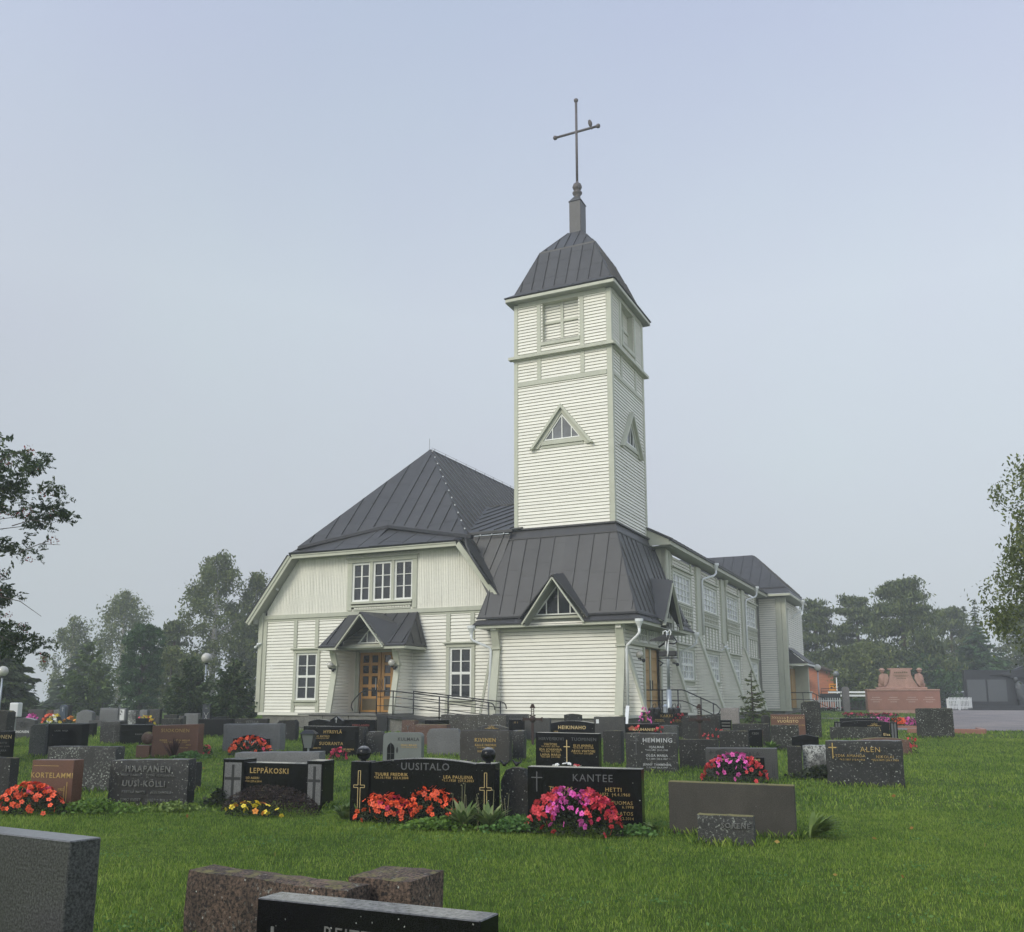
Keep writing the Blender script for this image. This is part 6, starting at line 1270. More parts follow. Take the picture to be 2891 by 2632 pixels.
def mound(x, y, rx, ry, h, spec, label, n_leaf=2600, leaf='flowerleaf', s=1.0, rot=-.35, cat='flowers', group='flower clumps on the graves'):
    z0 = ground(x, y); g = empty('flower_clump', (x, y, z0), rot, label, cat, group)
    r = np.random.RandomState(int(abs(x * 100 + y * 7))); pts = []
    for _ in range(n_leaf):
        a = r.rand() * 6.283; q = math.sqrt(r.rand()); k = r.rand() ** .4; px, py = q * math.cos(a), q * math.sin(a); top = math.sqrt(max(0, 1 - q * q)) * .95
        pts.append((px * rx, py * ry, h * top * k + .015))
    scatter_quads('foliage', pts, .021 * s, M[leaf], parent=g, up=.25, aspect=.7)
    for col, n, reg in spec:
        for i in range(int(n * (1.75 if y < 15 else 1.35))):
            for _t in range(30):
                a = r.rand() * 6.283; q = math.sqrt(r.rand()); px, py = q * math.cos(a), q * math.sin(a)
                if reg(px, math.sqrt(max(0, 1 - q * q)) if py < .15 else -1): break
            top = math.sqrt(max(0, 1 - q * q)); zz = h * top * (1.0 + .10 * r.rand())
            nrm = Vector((px / rx * .35, py / ry * .35 - .8, top / h * .35 + .35)).normalized(); rq = nrm.to_track_quat('Z', 'Y').to_euler()
            o = place(BL[col], 'bloom', g, (px * rx * 1.03, py * ry * 1.03 - .01, zz + .02), (rq.x + r.randn() * .25, rq.y + r.randn() * .25, r.rand() * 6), (s * (1.12 + .45 * r.rand()),) * 3)
    return g
anyw = lambda x, t: t >= 0
mound(-6.67, 13.20, .55, .32, .38, [('orange', 74, anyw), ('crimson', 7, lambda x, t: t > .6)], 'orange impatiens mound in front of the red brown stone at the left edge')
mound(-1.66, 12.42, .43, .27, .33, [('orange', 52, anyw), ('crimson', 16, lambda x, t: t >= 0 and x > .05)], 'left orange and crimson impatiens mound below the stone with polished balls')
mound(-1.02, 12.30, .40, .27, .41, [('orange', 66, anyw)], 'right orange impatiens mound below the stone with polished balls, next to the striped hosta')
mound(.74, 11.30, .58, .28, .50, [('pink', 44, lambda x, t: t >= 0 and abs(x + .02) < .42 and t < .97), ('coral', 78, lambda x, t: t >= 0 and abs(x) > .28), ('crimson', 12, lambda x, t: t > .3 and x > .3)], 'pink and coral red flower mound in front of the big black stone with engraved cross', 3600, s=1.0)
mound(4.02, 17.05, .58, .28, .50, [('pink', 34, lambda x, t: t >= 0 and abs(x + .02) < .5), ('coral', 40, lambda x, t: t >= 0 and abs(x) > .4)], 'pink and coral flower mound in front of the grey star gravestone', 1300, s=1.15)
mound(-6.38, 22.9, .62, .3, .45, [('orange', 52, anyw), ('crimson', 10, lambda x, t: x > 0 and t >= 0)], 'orange flowers in front of the black plate with white cross', 1000, s=1.3)
mound(-4.05, 22.0, .22, .2, .26, [('crimson', 26, anyw)], 'small crimson clump right of the lantern gravestone', 400, s=1.2)
mound(-7.62, 23.3, .22, .18, .24, [('coral', 16, anyw)], 'small coral clump at the right foot of the spiky plant gravestone', 300, s=1.2)
mound(1.10, 18.75, .36, .2, .20, [('white', 20, anyw), ('coral', 3, lambda x, t: x > .5 and t >= 0)], 'low clump of white flowers in front of the twin surname gravestone', 500, s=1.2)
mound(-3.36, 13.20, .78, .34, .40, [], 'dark purple brown bush covering the foot of the pillared black gravestone', 5200, leaf='purpleleaf', s=.7, cat='bush', group='bushes on the graves')
mound(-3.52, 12.93, .44, .18, .17, [('yellow', 11, anyw), ('amber', 4, anyw)], 'low yellow and amber flowers at the foot of the purple brown bush', 600, s=.95)
mound(-23.1, 45.0, .35, .3, .42, [('pink', 22, anyw)], 'far pink flowers on a grave at the left, beside the red ones', 300, s=2.0)
mound(-22.2, 45.0, .45, .3, .42, [('orange', 24, anyw)], 'far orange red flowers left of the blue arched gravestone', 300, s=2.0)
mound(-21.5, 44.0, .35, .3, .40, [('white', 12, anyw), ('yellow', 12, anyw)], 'far cream and yellow flowers in front of the blue arched gravestone', 300, s=2.0)
mound(-20.3, 43.0, .35, .3, .35, [('amber', 16, anyw)], 'far amber flowers right of the blue arched gravestone', 300, s=1.8)
mound(-15.7, 40.0, .55, .3, .45, [('coral', 8, anyw), ('yellow', 22, lambda x, t: x > -.2 and t >= 0)], 'far yellow and rose plants left of the left juniper', 500, s=1.6)
mound(-12.8, 39.5, .25, .2, .3, [('coral', 10, anyw)], 'far rose flowers under the dark blue ribbon gravestone', 200, s=1.6)
mound(-11.3, 20.6, .1, .1, .45, [('orange', 8, anyw)], 'thin orange flowers between the left edge stones', 120, s=1.2)
mound(-13.6, 28.5, .2, .15, .35, [('pink', 8, anyw)], 'pink flowers in front of the palm leaf gravestone', 150, s=1.6)
mound(4.25, 29.75, .24, .12, .93, [('pink', 26, lambda x, t: t > .5)], 'magenta flowers behind the left half of the gold spaced letter stone', 300, s=.9)
mound(5.30, 29.9, .30, .12, .93, [('coral', 30, lambda x, t: t > .5)], 'red flowers behind the right half of the gold spaced letter stone', 300, s=.9)
mound(3.35, 25.1, .14, .1, .6, [('coral', 7, anyw)], 'thin red flowers left of the cottage gravestone', 100, s=1.2)
mound(4.05, 25.6, .2, .1, .55, [('coral', 9, lambda x, t: t > .3)], 'red flowers over the right corner of the cottage gravestone', 120, s=1.1)
mound(5.72, 26.4, .4, .1, .45, [('coral', 14, lambda x, t: t > .4)], 'low red flowers below the second iron cross', 160, s=1.2)
mound(10.1, 23.7, .14, .1, .45, [('coral', 9, lambda x, t: t > .2)], 'small red flowers beside the arched reddish stone', 120, s=1.2)
# flower beds at the monument
def bed(x, y, rx, ry, h, cols, label, s=2.0, rot=-.2, n=700):
    z0 = ground(x, y); g = empty('flower_bed', (x, y, z0), rot, label, 'flower bed', 'flower beds by the red monument')
    r = np.random.RandomState(int(x * 10)); P = [((r.rand() * 2 - 1) * rx, (r.rand() * 2 - 1) * ry, h * r.rand() ** .5) for _ in range(n)]
    scatter_quads('foliage', P, .06, M['flowerleaf'], parent=g, up=.3, aspect=.7)
    for k in range(len(cols) * 38):
        c = cols[int((k / (len(cols) * 38)) * len(cols))]; j = int(k / 38); xa = -rx + 2 * rx * (j + r.rand()) / len(cols)
        place(BL[c], 'bloom', g, (xa, (r.rand() * 2 - 1) * ry, h * (.75 + .35 * r.rand())), (R(35) + r.randn() * .3, r.randn() * .3, r.rand() * 6), (s * (.8 + .5 * r.rand()),) * 3)
bed(19.2, 50.0, 1.3, 1.3, .30, ['crimson', 'crimson', 'crimson'], 'crimson flower bed in front of the red monument, nearest its left end', 2.6)
bed(22.3, 64.5, 1.1, .3, .25, ['crimson'], 'distant crimson flower strip below the white picket fence', 2.6)
bd = empty('planter_bed', (15.9, 38.9, .40), -R(18), 'long planter of pink, violet and orange flowers behind the black rising sun stone', 'flower bed', 'flower beds by the red monument')
m = MB(); m.box(-1.0, 1.0, -.16, .16, -.05, .10); m.build('kerb', M['pinkstone2'], bd); r = np.random.RandomState(3)
scatter_quads('foliage', [((r.rand() * 2 - 1) * .95, (r.rand() - .5) * .3, .1 + .3 * r.rand()) for _ in range(900)], .04, M['flowerleaf'], parent=bd, up=.2)
for k in range(90):
    xa = -.95 + 1.9 * r.rand(); c = 'orange' if -.15 < xa < .45 else 'pink'; place(BL[c], 'bloom', bd, (xa, -.05 - .1 * r.rand(), .16 + .26 * r.rand()), (R(60) + r.randn() * .3, r.randn() * .3, r.rand() * 6), (2.0 + r.rand(),) * 3)

# ================================================================ LEAFY PLANTS
M['hosta'] = leafm('hosta_leaf', (.09, .15, .04), (.24, .30, .10), 6, .3, .45, (.55, .55, .30))
M['hostag'] = leafm('green_hosta_leaf', (.10, .16, .035), (.22, .30, .07), 6, .3, .45, (.42, .45, .18))
M['ivy'] = leafm('bright_ground_leaf', (.07, .14, .02), (.17, .28, .045), 6, .3, .5)
M['cordy'] = leafm('dark_red_blade', (.025, .008, .008), (.07, .025, .022), 6, .1, .45)
M['stem'] = plain('dry_stem', (.20, .19, .10), .8, bs=0)
def long_leaves(name, n, L0, L1, wid, mat, parent, erect=.6, droop=.6, seed=1, spread=6.283, a0=0.0, base=.02):
    r = np.random.RandomState(seed); V = []; F = []
    for _ in range(n):
        a = a0 + (r.rand() - .5) * spread; Ln = L0 + (L1 - L0) * r.rand(); el = erect * (.6 + .5 * r.rand()); w = wid * (.7 + .6 * r.rand()); bx, by = math.cos(a), math.sin(a); px, py = base * math.cos(a + .5), base * math.sin(a + .5); x = 0; z = 0; e = el * 1.57; N = 5; b0 = len(V)
        for k in range(N + 1):
            t = k / N; ww = w * math.sin(min(1, t * 1.15 + .12) * math.pi) ** .7 if k < N else 0.001
            V += [(px + bx * x - by * ww, py + by * x + bx * ww, z + ww * .25), (px + bx * x, py + by * x, z), (px + bx * x + by * ww, py + by * x - bx * ww, z + ww * .25)]
            x += math.cos(e) * Ln / N; z += math.sin(e) * Ln / N; e -= droop * (.5 + t) * 3.0 / N * (.7 + .6 * r.rand())
        for k in range(N):
            i = b0 + k * 3; F += [(i, i + 1, i + 4, i + 3), (i + 1, i + 2, i + 5, i + 4)]
    o = array_obj(name, V, F, mat, parent); return o
def hosta(x, y, label, mat='hosta', n=46, L=.26, w=.036, stems=0, **k):
    g = empty('hosta', (x, y, ground(x, y)), 0, label, 'plant', 'leafy plants on the graves'); o = long_leaves('leaves', n, L * .6, L, w, M[mat], g, seed=int(abs(x) * 50) + 3, **k)
    for i in range(stems):
        a = random.uniform(0, 6.28); m = MB(); hh = random.uniform(.35, .58); sx, sy = random.uniform(-.22, .25), random.uniform(-.1, .1)
        m.tube([(sx, sy, 0), (sx + .01, sy, hh * .6), (sx + random.uniform(-.03, .03), sy, hh)], [.005, .004, .003], 5); m.ball((sx, sy, hh), .009, 6); m.build('flower_stem', M['stem'], g)
hosta(-.60, 11.80, 'cream striped hosta with tall dry flower stalks before the right ball pillar', n=75, stems=5, L=.50, erect=.78, droop=.42); hosta(-.28, 11.72, 'right part of the cream striped hosta beside the rounded dark stone', n=75, stems=5, L=.50, erect=.78, droop=.42)
hosta(-2.22, 12.62, 'small striped hosta left of the orange mounds', n=60, L=.34, erect=.85, droop=.5); hosta(-2.02, 12.45, 'single upright striped leaf plant against the left ball pillar', n=9, L=.36, erect=1.0, droop=.2)
hosta(3.46, 11.05, 'drooping green hosta at the right end of the bare grey slab', 'hostag', 110, .56, .024, spread=2.9, a0=-.25, droop=.42, erect=.62)
hosta(1.74, 11.55, 'small hosta at the left end of the bare grey slab', 'hostag', 24, .26, .026, spread=3.0, a0=3.3)
g = empty('spiky_plant', (-8.05, 22.35, .18), 0, 'spiky dark red cordyline in front of the red brown granite stone', 'plant'); long_leaves('leaves', 46, .45, .72, .014, M['cordy'], g, erect=.95, droop=.10, seed=5)
g = empty('broad_leaf_plant', (6.85, 24.9, .24), 0, 'bright green broad leafed plant before the small black plate stone', 'plant'); long_leaves('leaves', 60, .22, .42, .04, M['ivy'], g, erect=.75, droop=.4, seed=9)
def patch(x, y, rx, ry, h, n, mat, label, s=.03, cat='ground cover', seed=2):
    r = np.random.RandomState(seed); P = []
    for _ in range(n):
        px, py = x + r.randn() * rx * .5, y + r.randn() * ry * .5; P.append((px, py, ground(px, py) + .03 + h * r.rand() * math.exp(-((px - x) / rx) ** 2)))
    scatter_quads('leaf_patch', P, s, M[mat], label, cat, up=.5, aspect=.9)
patch(-5.85, 13.25, .55, .25, .16, 900, 'ivy', 'bright green ivy patch between the orange flowers and the lichened stone')
patch(-.95, 11.70, .40, .18, .12, 620, 'ivy', 'trailing bright green leaves below the right orange mound')
patch(-4.75, 13.4, .35, .15, .12, 260, 'hostag', 'green leaves along the foot of the weathered surname gravestone')
patch(-4.35, 14.2, .18, .3, .22, 500, 'flowerleaf', 'dark weedy plant right of the weathered surname gravestone')
patch(-7.65, 22.3, .35, .2, .16, 700, 'clover', 'green creeping plant below the red brown granite gravestone', .04)
patch(.05, 11.55, .35, .2, .16, 700, 'clover', 'dark green weeds between the striped hosta and the pink flowers'); patch(1.45, 11.2, .25, .12, .10, 240, 'clover', 'weeds at the right foot of the pink and coral flowers')
patch(6.0, 18.0, .55, .2, .22, 1100, 'grassy', 'long dark green grass at the foot of the white crusted stone', .05) if 'grassy' in M else patch(6.0, 18.0, .55, .2, .22, 1100, 'flowerleaf', 'long dark green weeds at the foot of the white crusted stone', .04)
# long grass blades left uncut round the feet of the stones
def foot_grass():
    r = np.random.RandomState(5); V = []; F = []
    for (sx, sy, sg, al, w, h, slope, th, mat, shp, texts, label, opt) in STONES:
        if sy > 33 or sy < 5.5: continue
        a = -R(al); c, s_ = math.cos(a), math.sin(a); n = int(170 * (w + th) * (1.6 if sy < 15 else 1))
        ww = .0035 if sy < 15 else .0065
        for _ in range(n):
            side = r.rand()
            if side < .7: lx, ly = (r.rand() - .5) * (w + .1), -.02 - abs(r.randn()) * .04
            elif side < .9: lx, ly = w / 2 + .02 + abs(r.randn()) * .04, r.rand() * th
            else: lx, ly = -w / 2 - .02 - abs(r.randn()) * .04, r.rand() * th
            x = sx + c * lx - s_ * ly; y = sy + s_ * lx + c * ly; z = ground(x, y); hh = .045 + .075 * r.rand() ** 2; th_ = r.rand() * 6.28; b = hh * (.2 + .6 * r.rand()); ba = r.rand() * 6.28; i = len(V); dx, dy = math.cos(th_) * ww, math.sin(th_) * ww
            V += [(x - dx, y - dy, z - .01), (x + dx, y + dy, z - .01), (x + math.cos(ba) * b * .4 + dx * .6, y + math.sin(ba) * b * .4 + dy * .6, z + hh * .65), (x + math.cos(ba) * b, y + math.sin(ba) * b, z + hh)]; F += [(i, i + 1, i + 2), (i, i + 2, i + 3)]
    o = array_obj('uncut_grass', V, F, M['grass']); tag(o, 'longer uncut grass along the feet of the gravestones', 'grass', kind='stuff')
foot_grass()

# ================================================================ TREES
def leaf_quads(P, size, r, elong=1.0, droop=0.0, D=None):
    n = len(P); a = r.randn(n, 3) if D is None else D + r.randn(n, 3) * .35
    a[:, 2] -= droop; a /= (np.linalg.norm(a, axis=1)[:, None] + 1e-6); b = np.cross(a, r.randn(n, 3)); b /= (np.linalg.norm(b, axis=1)[:, None] + 1e-6)
    s = (size * (.6 + .8 * r.rand(n)))[:, None]; a = a * s * elong; b = b * s * .55
    return np.stack([P - a, P + b, P + a, P - b], 1).reshape(-1, 3)
def quads_obj(name, V, mat, parent): return array_obj(name, V, np.arange(len(V)).reshape(-1, 4), mat, parent)
M['bark'] = plain('grey_brown_bark', (.075, .062, .05), .9, var=.3, scale=12, bs=.6); M['birchbark'] = plain('birch_bark', (.36, .34, .31), .85, var=.45, scale=6, stretch=(1, 1, 4)); M['pinebark'] = plain('pine_bark', (.10, .062, .042), .9, var=.35, scale=10)
M['rowan'] = leafm('rowan_leaf', (0.017, 0.035, 0.011), (0.061, 0.096, 0.026), 1.0, .22, .5, (0.160, 0.174, 0.050)); M['berry'] = plain('rowan_berries', (0.261, 0.026, 0.013), .4, var=.3, bs=0)
M['birch'] = leafm('birch_leaf', (0.060, 0.082, 0.018), (0.160, 0.195, 0.052), .5, .3, .6, (0.27, 0.26, 0.075)); M['pine'] = leafm('pine_needles', (0.034, 0.058, 0.012), (0.125, 0.155, 0.042), .6, .1, .6, (0.102, 0.123, 0.050))
M['spruce'] = leafm('spruce_needles', (0.018, 0.036, 0.010), (0.070, 0.100, 0.028), .8, .1, .6, (0.080, 0.109, 0.039)); M['thuja'] = leafm('thuja_foliage', (0.020, 0.052, 0.014), (0.061, 0.123, 0.033), 1.2, .1, .6); M['cypress'] = leafm('cypress_foliage', (.045, .085, .018), (.12, .17, .04), 1.0, .15, .6); M['juniper'] = leafm('juniper_foliage', (0.017, 0.038, 0.013), (0.072, 0.109, 0.033), 1.6, .1, .6, (0.145, 0.174, 0.055))
def limb_set(g, trunk_h, r0, starts, mat, bend=.15, name='trunk', lean=(0, 0)):
    m = MB(); m.tube([(lean[0] * t, lean[1] * t, -.15 + (trunk_h + .15) * t) for t in (0, .25, .5, .75, 1)], [r0 * 1.15, r0, r0 * .8, r0 * .55, r0 * .2], 10)
    for (z, a, ln, rise) in starts:
        b = Vector((lean[0] * z / trunk_h, lean[1] * z / trunk_h, z)); d = Vector((math.cos(a), math.sin(a), 0)); rr = max(.012, r0 * .22 * (1 - z / trunk_h * .6))
        m.tube([b, b + d * ln * .35 + Vector((0, 0, rise * .5)), b + d * ln * .7 + Vector((0, 0, rise * .85)), b + d * ln + Vector((0, 0, rise))], [rr, rr * .7, rr * .45, rr * .15], 6)
    return m.build(name, M[mat], g, smooth=True)
def tree_broad(x, y, h, rad, label, n=9000, lump=.25, spray=0, leaf=.10, mat='birch', bark='birchbark', clusters=120, cr=.55, droop=.5, zlow=.15, seed=1, weep=0.0, prof=None, group=None, cat='tree', name='birch_tree', elong=1.2, gap=.0):
    g = empty(name, (x, y, ground(x, y)), 0, label, cat, group); r = np.random.RandomState(seed)
    prof = prof or (lambda t: math.sin(min(1, max(0.0, (t + .12) / 1.1)) * math.pi) ** .6)
    C_ = []; starts = []
    for i in range(clusters):
        t = zlow + (1 - zlow) * r.rand() ** .9; a = r.rand() * 6.283; q = rad * prof(t) * (.35 + .65 * math.sqrt(r.rand())) * (1 + lump * math.sin(3 * a + seed) * math.sin(8 * t + seed) + lump * .6 * math.sin(17 * t + 2 * a)); z = h * t
        C_.append((math.cos(a) * q, math.sin(a) * q, z))
        if i % 5 == 0 and z > h * .2: starts.append((max(h * .12, z - q * .5), a, q * .95, q * .45))
    limb_set(g, h * .93, h * .016 + .03, starts, bark)
    C_ = np.array(C_); per = n // clusters; out = []; D = []
    for c in C_:
        k = int(per * (.5 + r.rand())); s = cr * (.55 + .8 * r.rand()); p = r.randn(k, 3) * np.array([s, s, s * .55]) * .6
        if weep:
            hang = r.rand(k) ** 1.3 * weep; p[:, 2] -= hang; st = np.round(p[:, :2] / (s * .33)) * (s * .33); p[:, :2] = st + r.randn(k, 2) * s * .07
        out.append(c + p)
    P = np.concatenate(out); P = P[P[:, 2] > .25]
    if spray:                                # compound leaves: pairs of leaflets along a stalk
        d = r.randn(len(P), 3) * np.array([1, 1, .5]); d[:, 2] -= .45; d /= np.linalg.norm(d, axis=1)[:, None]; sd = np.cross(d, r.randn(len(P), 3)); sd /= np.linalg.norm(sd, axis=1)[:, None]; pp = []; dd = []
        for k in range(spray):
            s_ = (-1) ** k; pp.append(P + d * leaf * (1.1 * (k // 2) - 2.2) + sd * s_ * leaf * .8); dd.append(d * .5 + sd * s_)
        V = leaf_quads(np.concatenate(pp), leaf, r, elong, 0, np.concatenate(dd) * 2.5)
    else: V = leaf_quads(P, leaf, r, elong, droop)
    quads_obj('crown', V, M[mat], g)
    return g, C_
G_L = 'trees beyond the churchyard on the left'; G_R = 'trees behind the brick building on the right'
g, Cc = tree_broad(-13.35, 18.5, 7.45, 3.2, 'rowan with red berry clusters leaning in from the left edge', n=9500, leaf=.036, lump=.42, spray=10, mat='rowan', bark='bark', clusters=430, cr=.34, droop=.3, zlow=.28, seed=4, name='rowan_tree', elong=1.15, prof=lambda t: (math.sin(min(1, (t - .12) / .93) * math.pi)) ** .5 if t > .13 else .2)
r = np.random.RandomState(8); bp = []
for c in Cc[::2]:
    c0 = c + r.randn(3) * .25
    for _ in range(26): bp.append(c0 + r.randn(3) * np.array([.07, .07, .045]))
quads_obj('berries', leaf_quads(np.array(bp), .026, r, 1.0), M['berry'], g); g.children[-1]['kind'] = 'stuff'
# the ends of single twigs that stick out of the rowan's crown
m = MB(); P = []; r = np.random.RandomState(2)
for (bx, by, bz, ex, ez) in ((-10.0, 18.0, 5.0, -9.2, 5.05), (-9.9, 18.2, 4.5, -9.1, 4.65), (-10.2, 18.1, 3.6, -9.3, 3.2), (-10.6, 18, 2.9, -9.7, 2.65), (-10.4, 17.9, 6.2, -9.85, 6.5)):
    m.tube([(bx + 13.35, by - 18.5, bz - .1), ((bx + ex) / 2 + 13.35, by - 18.5, (bz + ez) / 2), (ex + 13.35, by - 18.5, ez - .1)], [.012, .008, .004], 5)
    for k in range(90):
        t = r.rand(); P.append((bx + 12.3 + (ex - bx) * t + r.randn() * .06, by - 18.5 + r.randn() * .08, bz - .1 + (ez - bz) * t + r.randn() * .06))
m.build('twigs', M['bark'], g); quads_obj('twig_leaves', leaf_quads(np.array(P), .045, r, 1.6), M['rowan'], g)
tree_broad(-42.3, 100, 13.0, 3.9, 'hazy drooping birch behind the dark columnar thuja', n=13000, leaf=.12, mat='birch', bark='birchbark', clusters=130, cr=.6, droop=1.0, zlow=.12, seed=21, weep=1.6, group=G_L)
tree_broad(-47.3, 99, 10.0, 2.6, 'smaller hazy birch leaning out left of the drooping one', n=6000, leaf=.12, mat='birch', bark='birchbark', clusters=70, cr=.5, droop=1.0, zlow=.15, seed=22, weep=1.3, group=G_L)
tree_broad(-25.9, 80, 13.8, 4.6, 'tall birch left of the church with olive green pointed crown', n=20000, leaf=.12, mat='birch', bark='birchbark', clusters=210, cr=.55, droop=.9, zlow=.08, seed=23, weep=.9, group=G_L, prof=lambda t: (1 - max(0, t - .35) / .72) ** .75 if t > .35 else .8 + t * .5)
tree_broad(-23.0, 82, 12.3, 2.9, 'second birch peak right beside the tall pointed one, next to the church', n=10000, leaf=.12, mat='birch', bark='birchbark', clusters=110, cr=.5, droop=.9, zlow=.08, seed=24, weep=.8, group=G_L, prof=lambda t: (1 - max(0, t - .3) / .75) ** .8 if t > .3 else .9)
tree_broad(-20.3, 80, 8.6, 3.2, 'broad green tree directly behind the left church corner', n=9000, leaf=.13, mat='birch', bark='bark', clusters=90, cr=.6, droop=.5, zlow=.05, seed=25, weep=.4, group=G_L, name='leafy_tree')
tree_broad(-24.3, 66, 4.9, 1.8, 'low willowy bush between thuja and tall birch', n=6000, leaf=.11, mat='birch', bark='bark', clusters=70, cr=.5, droop=.6, zlow=.03, seed=26, weep=.5, group=G_L, name='willow_bush')
tree_broad(-34.5, 60, 3.2, 2.4, 'low light green bush at the foot of the drooping spruces', n=6000, leaf=.10, mat='thuja', bark='bark', clusters=80, cr=.5, droop=.4, zlow=.02, seed=28, group=G_L, name='leafy_bush', prof=lambda t: (1 - t * .8) ** .6)
def conifer(x, y, h, rad, label, kind='spruce', n=9000, leaf=.11, mat='spruce', seed=1, levels=None, group=None, name='spruce_tree', zlow=.06, curve=.9, bark='bark', upturn=0.0):
    g = empty(name, (x, y, ground(x, y)), 0, label, 'tree', group); r = np.random.RandomState(seed); levels = levels or int(h / .36)
    P = []; D = []; br = MB(); br.tube([(0, 0, -.15), (0, 0, h * .5), (0, 0, h * .98)], [h * .018 + .02, h * .011 + .01, .012], 8)
    tot = 0; specs = []
    for i in range(levels):
        t = (i + .5) / levels; z = h * (zlow + (1 - zlow) * t); R_ = rad * (1 - t) ** curve + .06
        for k in range(max(4, int(9 * (1 - t) + 4))):
            a = r.rand() * 6.283; L_ = R_ * (.72 + .45 * r.rand()); specs.append((z + r.randn() * .06, a, L_)); tot += L_
    for z, a, L_ in specs:
        kk = max(3, int(n * L_ / tot)); t = r.rand(kk) ** .75; dx, dy = math.cos(a), math.sin(a); dz = -L_ * .38 * t + L_ * (.22 + upturn) * t * t
        side = r.randn(kk) * L_ * .13 * (1 - t * .4); x_ = dx * L_ * t - dy * side; y_ = dy * L_ * t + dx * side; P.append(np.stack([x_, y_, z + dz - np.abs(r.randn(kk)) * .05 * L_], 1)); D.append(np.tile((dx, dy, -.15), (kk, 1)))
        if L_ > .4: br.tube([(0, 0, z), (dx * L_ * .5, dy * L_ * .5, z - L_ * .14), (dx * L_ * .95, dy * L_ * .95, z - L_ * .16)], [.025, .016, .006], 4, caps=False)
    P = np.concatenate(P); D = np.concatenate(D); k = P[:, 2] > .1; V = leaf_quads(P[k], leaf, r, 1.7, .25, D[k] * 1.3)
    br.build('trunk', M[bark], g); quads_obj('crown', V, M[mat], g); return g
def pine(x, y, h, rad, label, n=12000, leaf=.13, seed=1, group=None, zlow=.14, mat='pine'):
    g = empty('pine_tree', (x, y, ground(x, y)), 0, label, 'tree', group); r = np.random.RandomState(seed); P = []; starts = []; cl = 105
    for i in range(cl):
        t = zlow + (1 - zlow) * r.rand(); a = r.rand() * 6.283; q = rad * (1.06 - t) ** .55 * (.45 + .6 * r.rand()); z = h * t; sz = (.35 + .45 * r.rand()) * (1.3 - t * .7) * rad * .30
        k = int(n / cl * (.5 + r.rand())); p = r.randn(k, 3) * np.array([sz, sz, sz * .34]); p[:, 2] += sz * .12; P.append(np.array((math.cos(a) * q, math.sin(a) * q, z)) + p)
        if i % 3 == 0: starts.append((max(.4, z - q * .25), a, q * .95, q * .22))
    limb_set(g, h * .96, h * .02 + .04, starts, 'pinebark'); P = np.concatenate(P); P = P[P[:, 2] > .5]; D = np.tile((0, 0, .5), (len(P), 1)); V = leaf_quads(P, leaf, r, 1.5, 0, D * 1.0); quads_obj('crown', V, M[mat], g); return g
conifer(-27.3, 60, 4.9, 2.0, 'light green conical cypress left of the columnar thuja', n=9000, leaf=.085, mat='cypress', seed=27, group=G_L, name='cypress', zlow=.02, curve=.75, upturn=.7)
conifer(-26.6, 48, 5.2, 3.0, 'dark drooping spruce at the left edge behind the lamp', n=13000, seed=31, group=G_L); conifer(-31.6, 58, 5.3, 2.0, 'spruce with open branches between the drooping one and the bushes', n=8000, seed=32, group=G_L)
conifer(-37.5, 66, 6.4, 3.2, 'large hazy spruce behind the left edge lamp', n=9000, seed=33, group=G_L); pine(-28.6, 78, 7.6, 2.2, 'hazy pine showing right of the columnar thuja', 5000, seed=34, group=G_L); conifer(-41, 88, 6.5, 3.5, 'faint distant spruce in the gap left of the birches', n=5000, leaf=.2, seed=39, group=G_L)
g, _ = tree_broad(-23.2, 58, 5.75, 1.12, 'dark green columnar thuja with rounded top', lump=.06, n=24000, leaf=.06, mat='thuja', bark='bark', clusters=340, cr=.22, droop=-.6, zlow=.02, seed=35, name='thuja', group=G_L, prof=lambda t: min(1, .82 + t * .6) * (1 - max(0, t - .75) * 4 * max(0, t - .75) * 2.6) ** .5 if t < .97 else .35, elong=1.5)
conifer(-14.9, 43, 3.05, 1.25, 'dark bushy juniper left of the church, with lamp globe above it', n=14000, leaf=.05, mat='juniper', seed=36, group=G_L, name='juniper', zlow=.02, curve=.62, upturn=.8, levels=15)
conifer(-12.3, 41, 2.95, 1.22, 'dark bushy juniper touching the left church corner', n=14000, leaf=.05, mat='juniper', seed=37, group=G_L, name='juniper', zlow=.02, curve=.7, upturn=.8, levels=15)
pine(31.4, 95, 10.6, 3.6, 'left one of the three big pines behind the brick building', 15000, seed=41, group=G_R); pine(34.6, 92, 10.9, 3.4, 'middle one of the three big pines behind the brick building', 15000, seed=42, group=G_R); pine(36.6, 86, 11.6, 4.3, 'tallest pine above the red monument', 22000, seed=43, group=G_R)
tree_broad(31.5, 82, 5.4, 2.6, 'lighter green leafy tree below the middle pine', n=8000, leaf=.14, mat='birch', bark='bark', clusters=90, cr=.6, droop=.3, zlow=.05, seed=44, group=G_R, name='leafy_tree'); tree_broad(43.2, 95, 7.0, 2.0, 'pale hazy birch in the gap right of the tallest pine', n=6000, leaf=.14, mat='birch', bark='birchbark', clusters=70, cr=.5, droop=.8, zlow=.1, seed=45, weep=.8, group=G_R)
tree_broad(37.5, 84, 4.6, 3.2, 'low green branches behind the top of the red monument', n=9000, leaf=.14, mat='thuja', bark='bark', clusters=90, cr=.6, droop=.2, zlow=.05, seed=46, group=G_R, name='leafy_tree')
pine(47.8, 100, 10.6, 3.4, 'hazy rounded pine left of the two thin spruce tops', 12000, seed=47, group=G_R); conifer(51.8, 105, 11.3, 2.2, 'thin spruce top, left of the pair above the charcoal memorial', n=6000, leaf=.15, seed=48, group=G_R); conifer(52.6, 104, 11.9, 2.2, 'thin spruce top, right and taller of the pair above the charcoal memorial', n=6000, leaf=.15, seed=49, group=G_R)
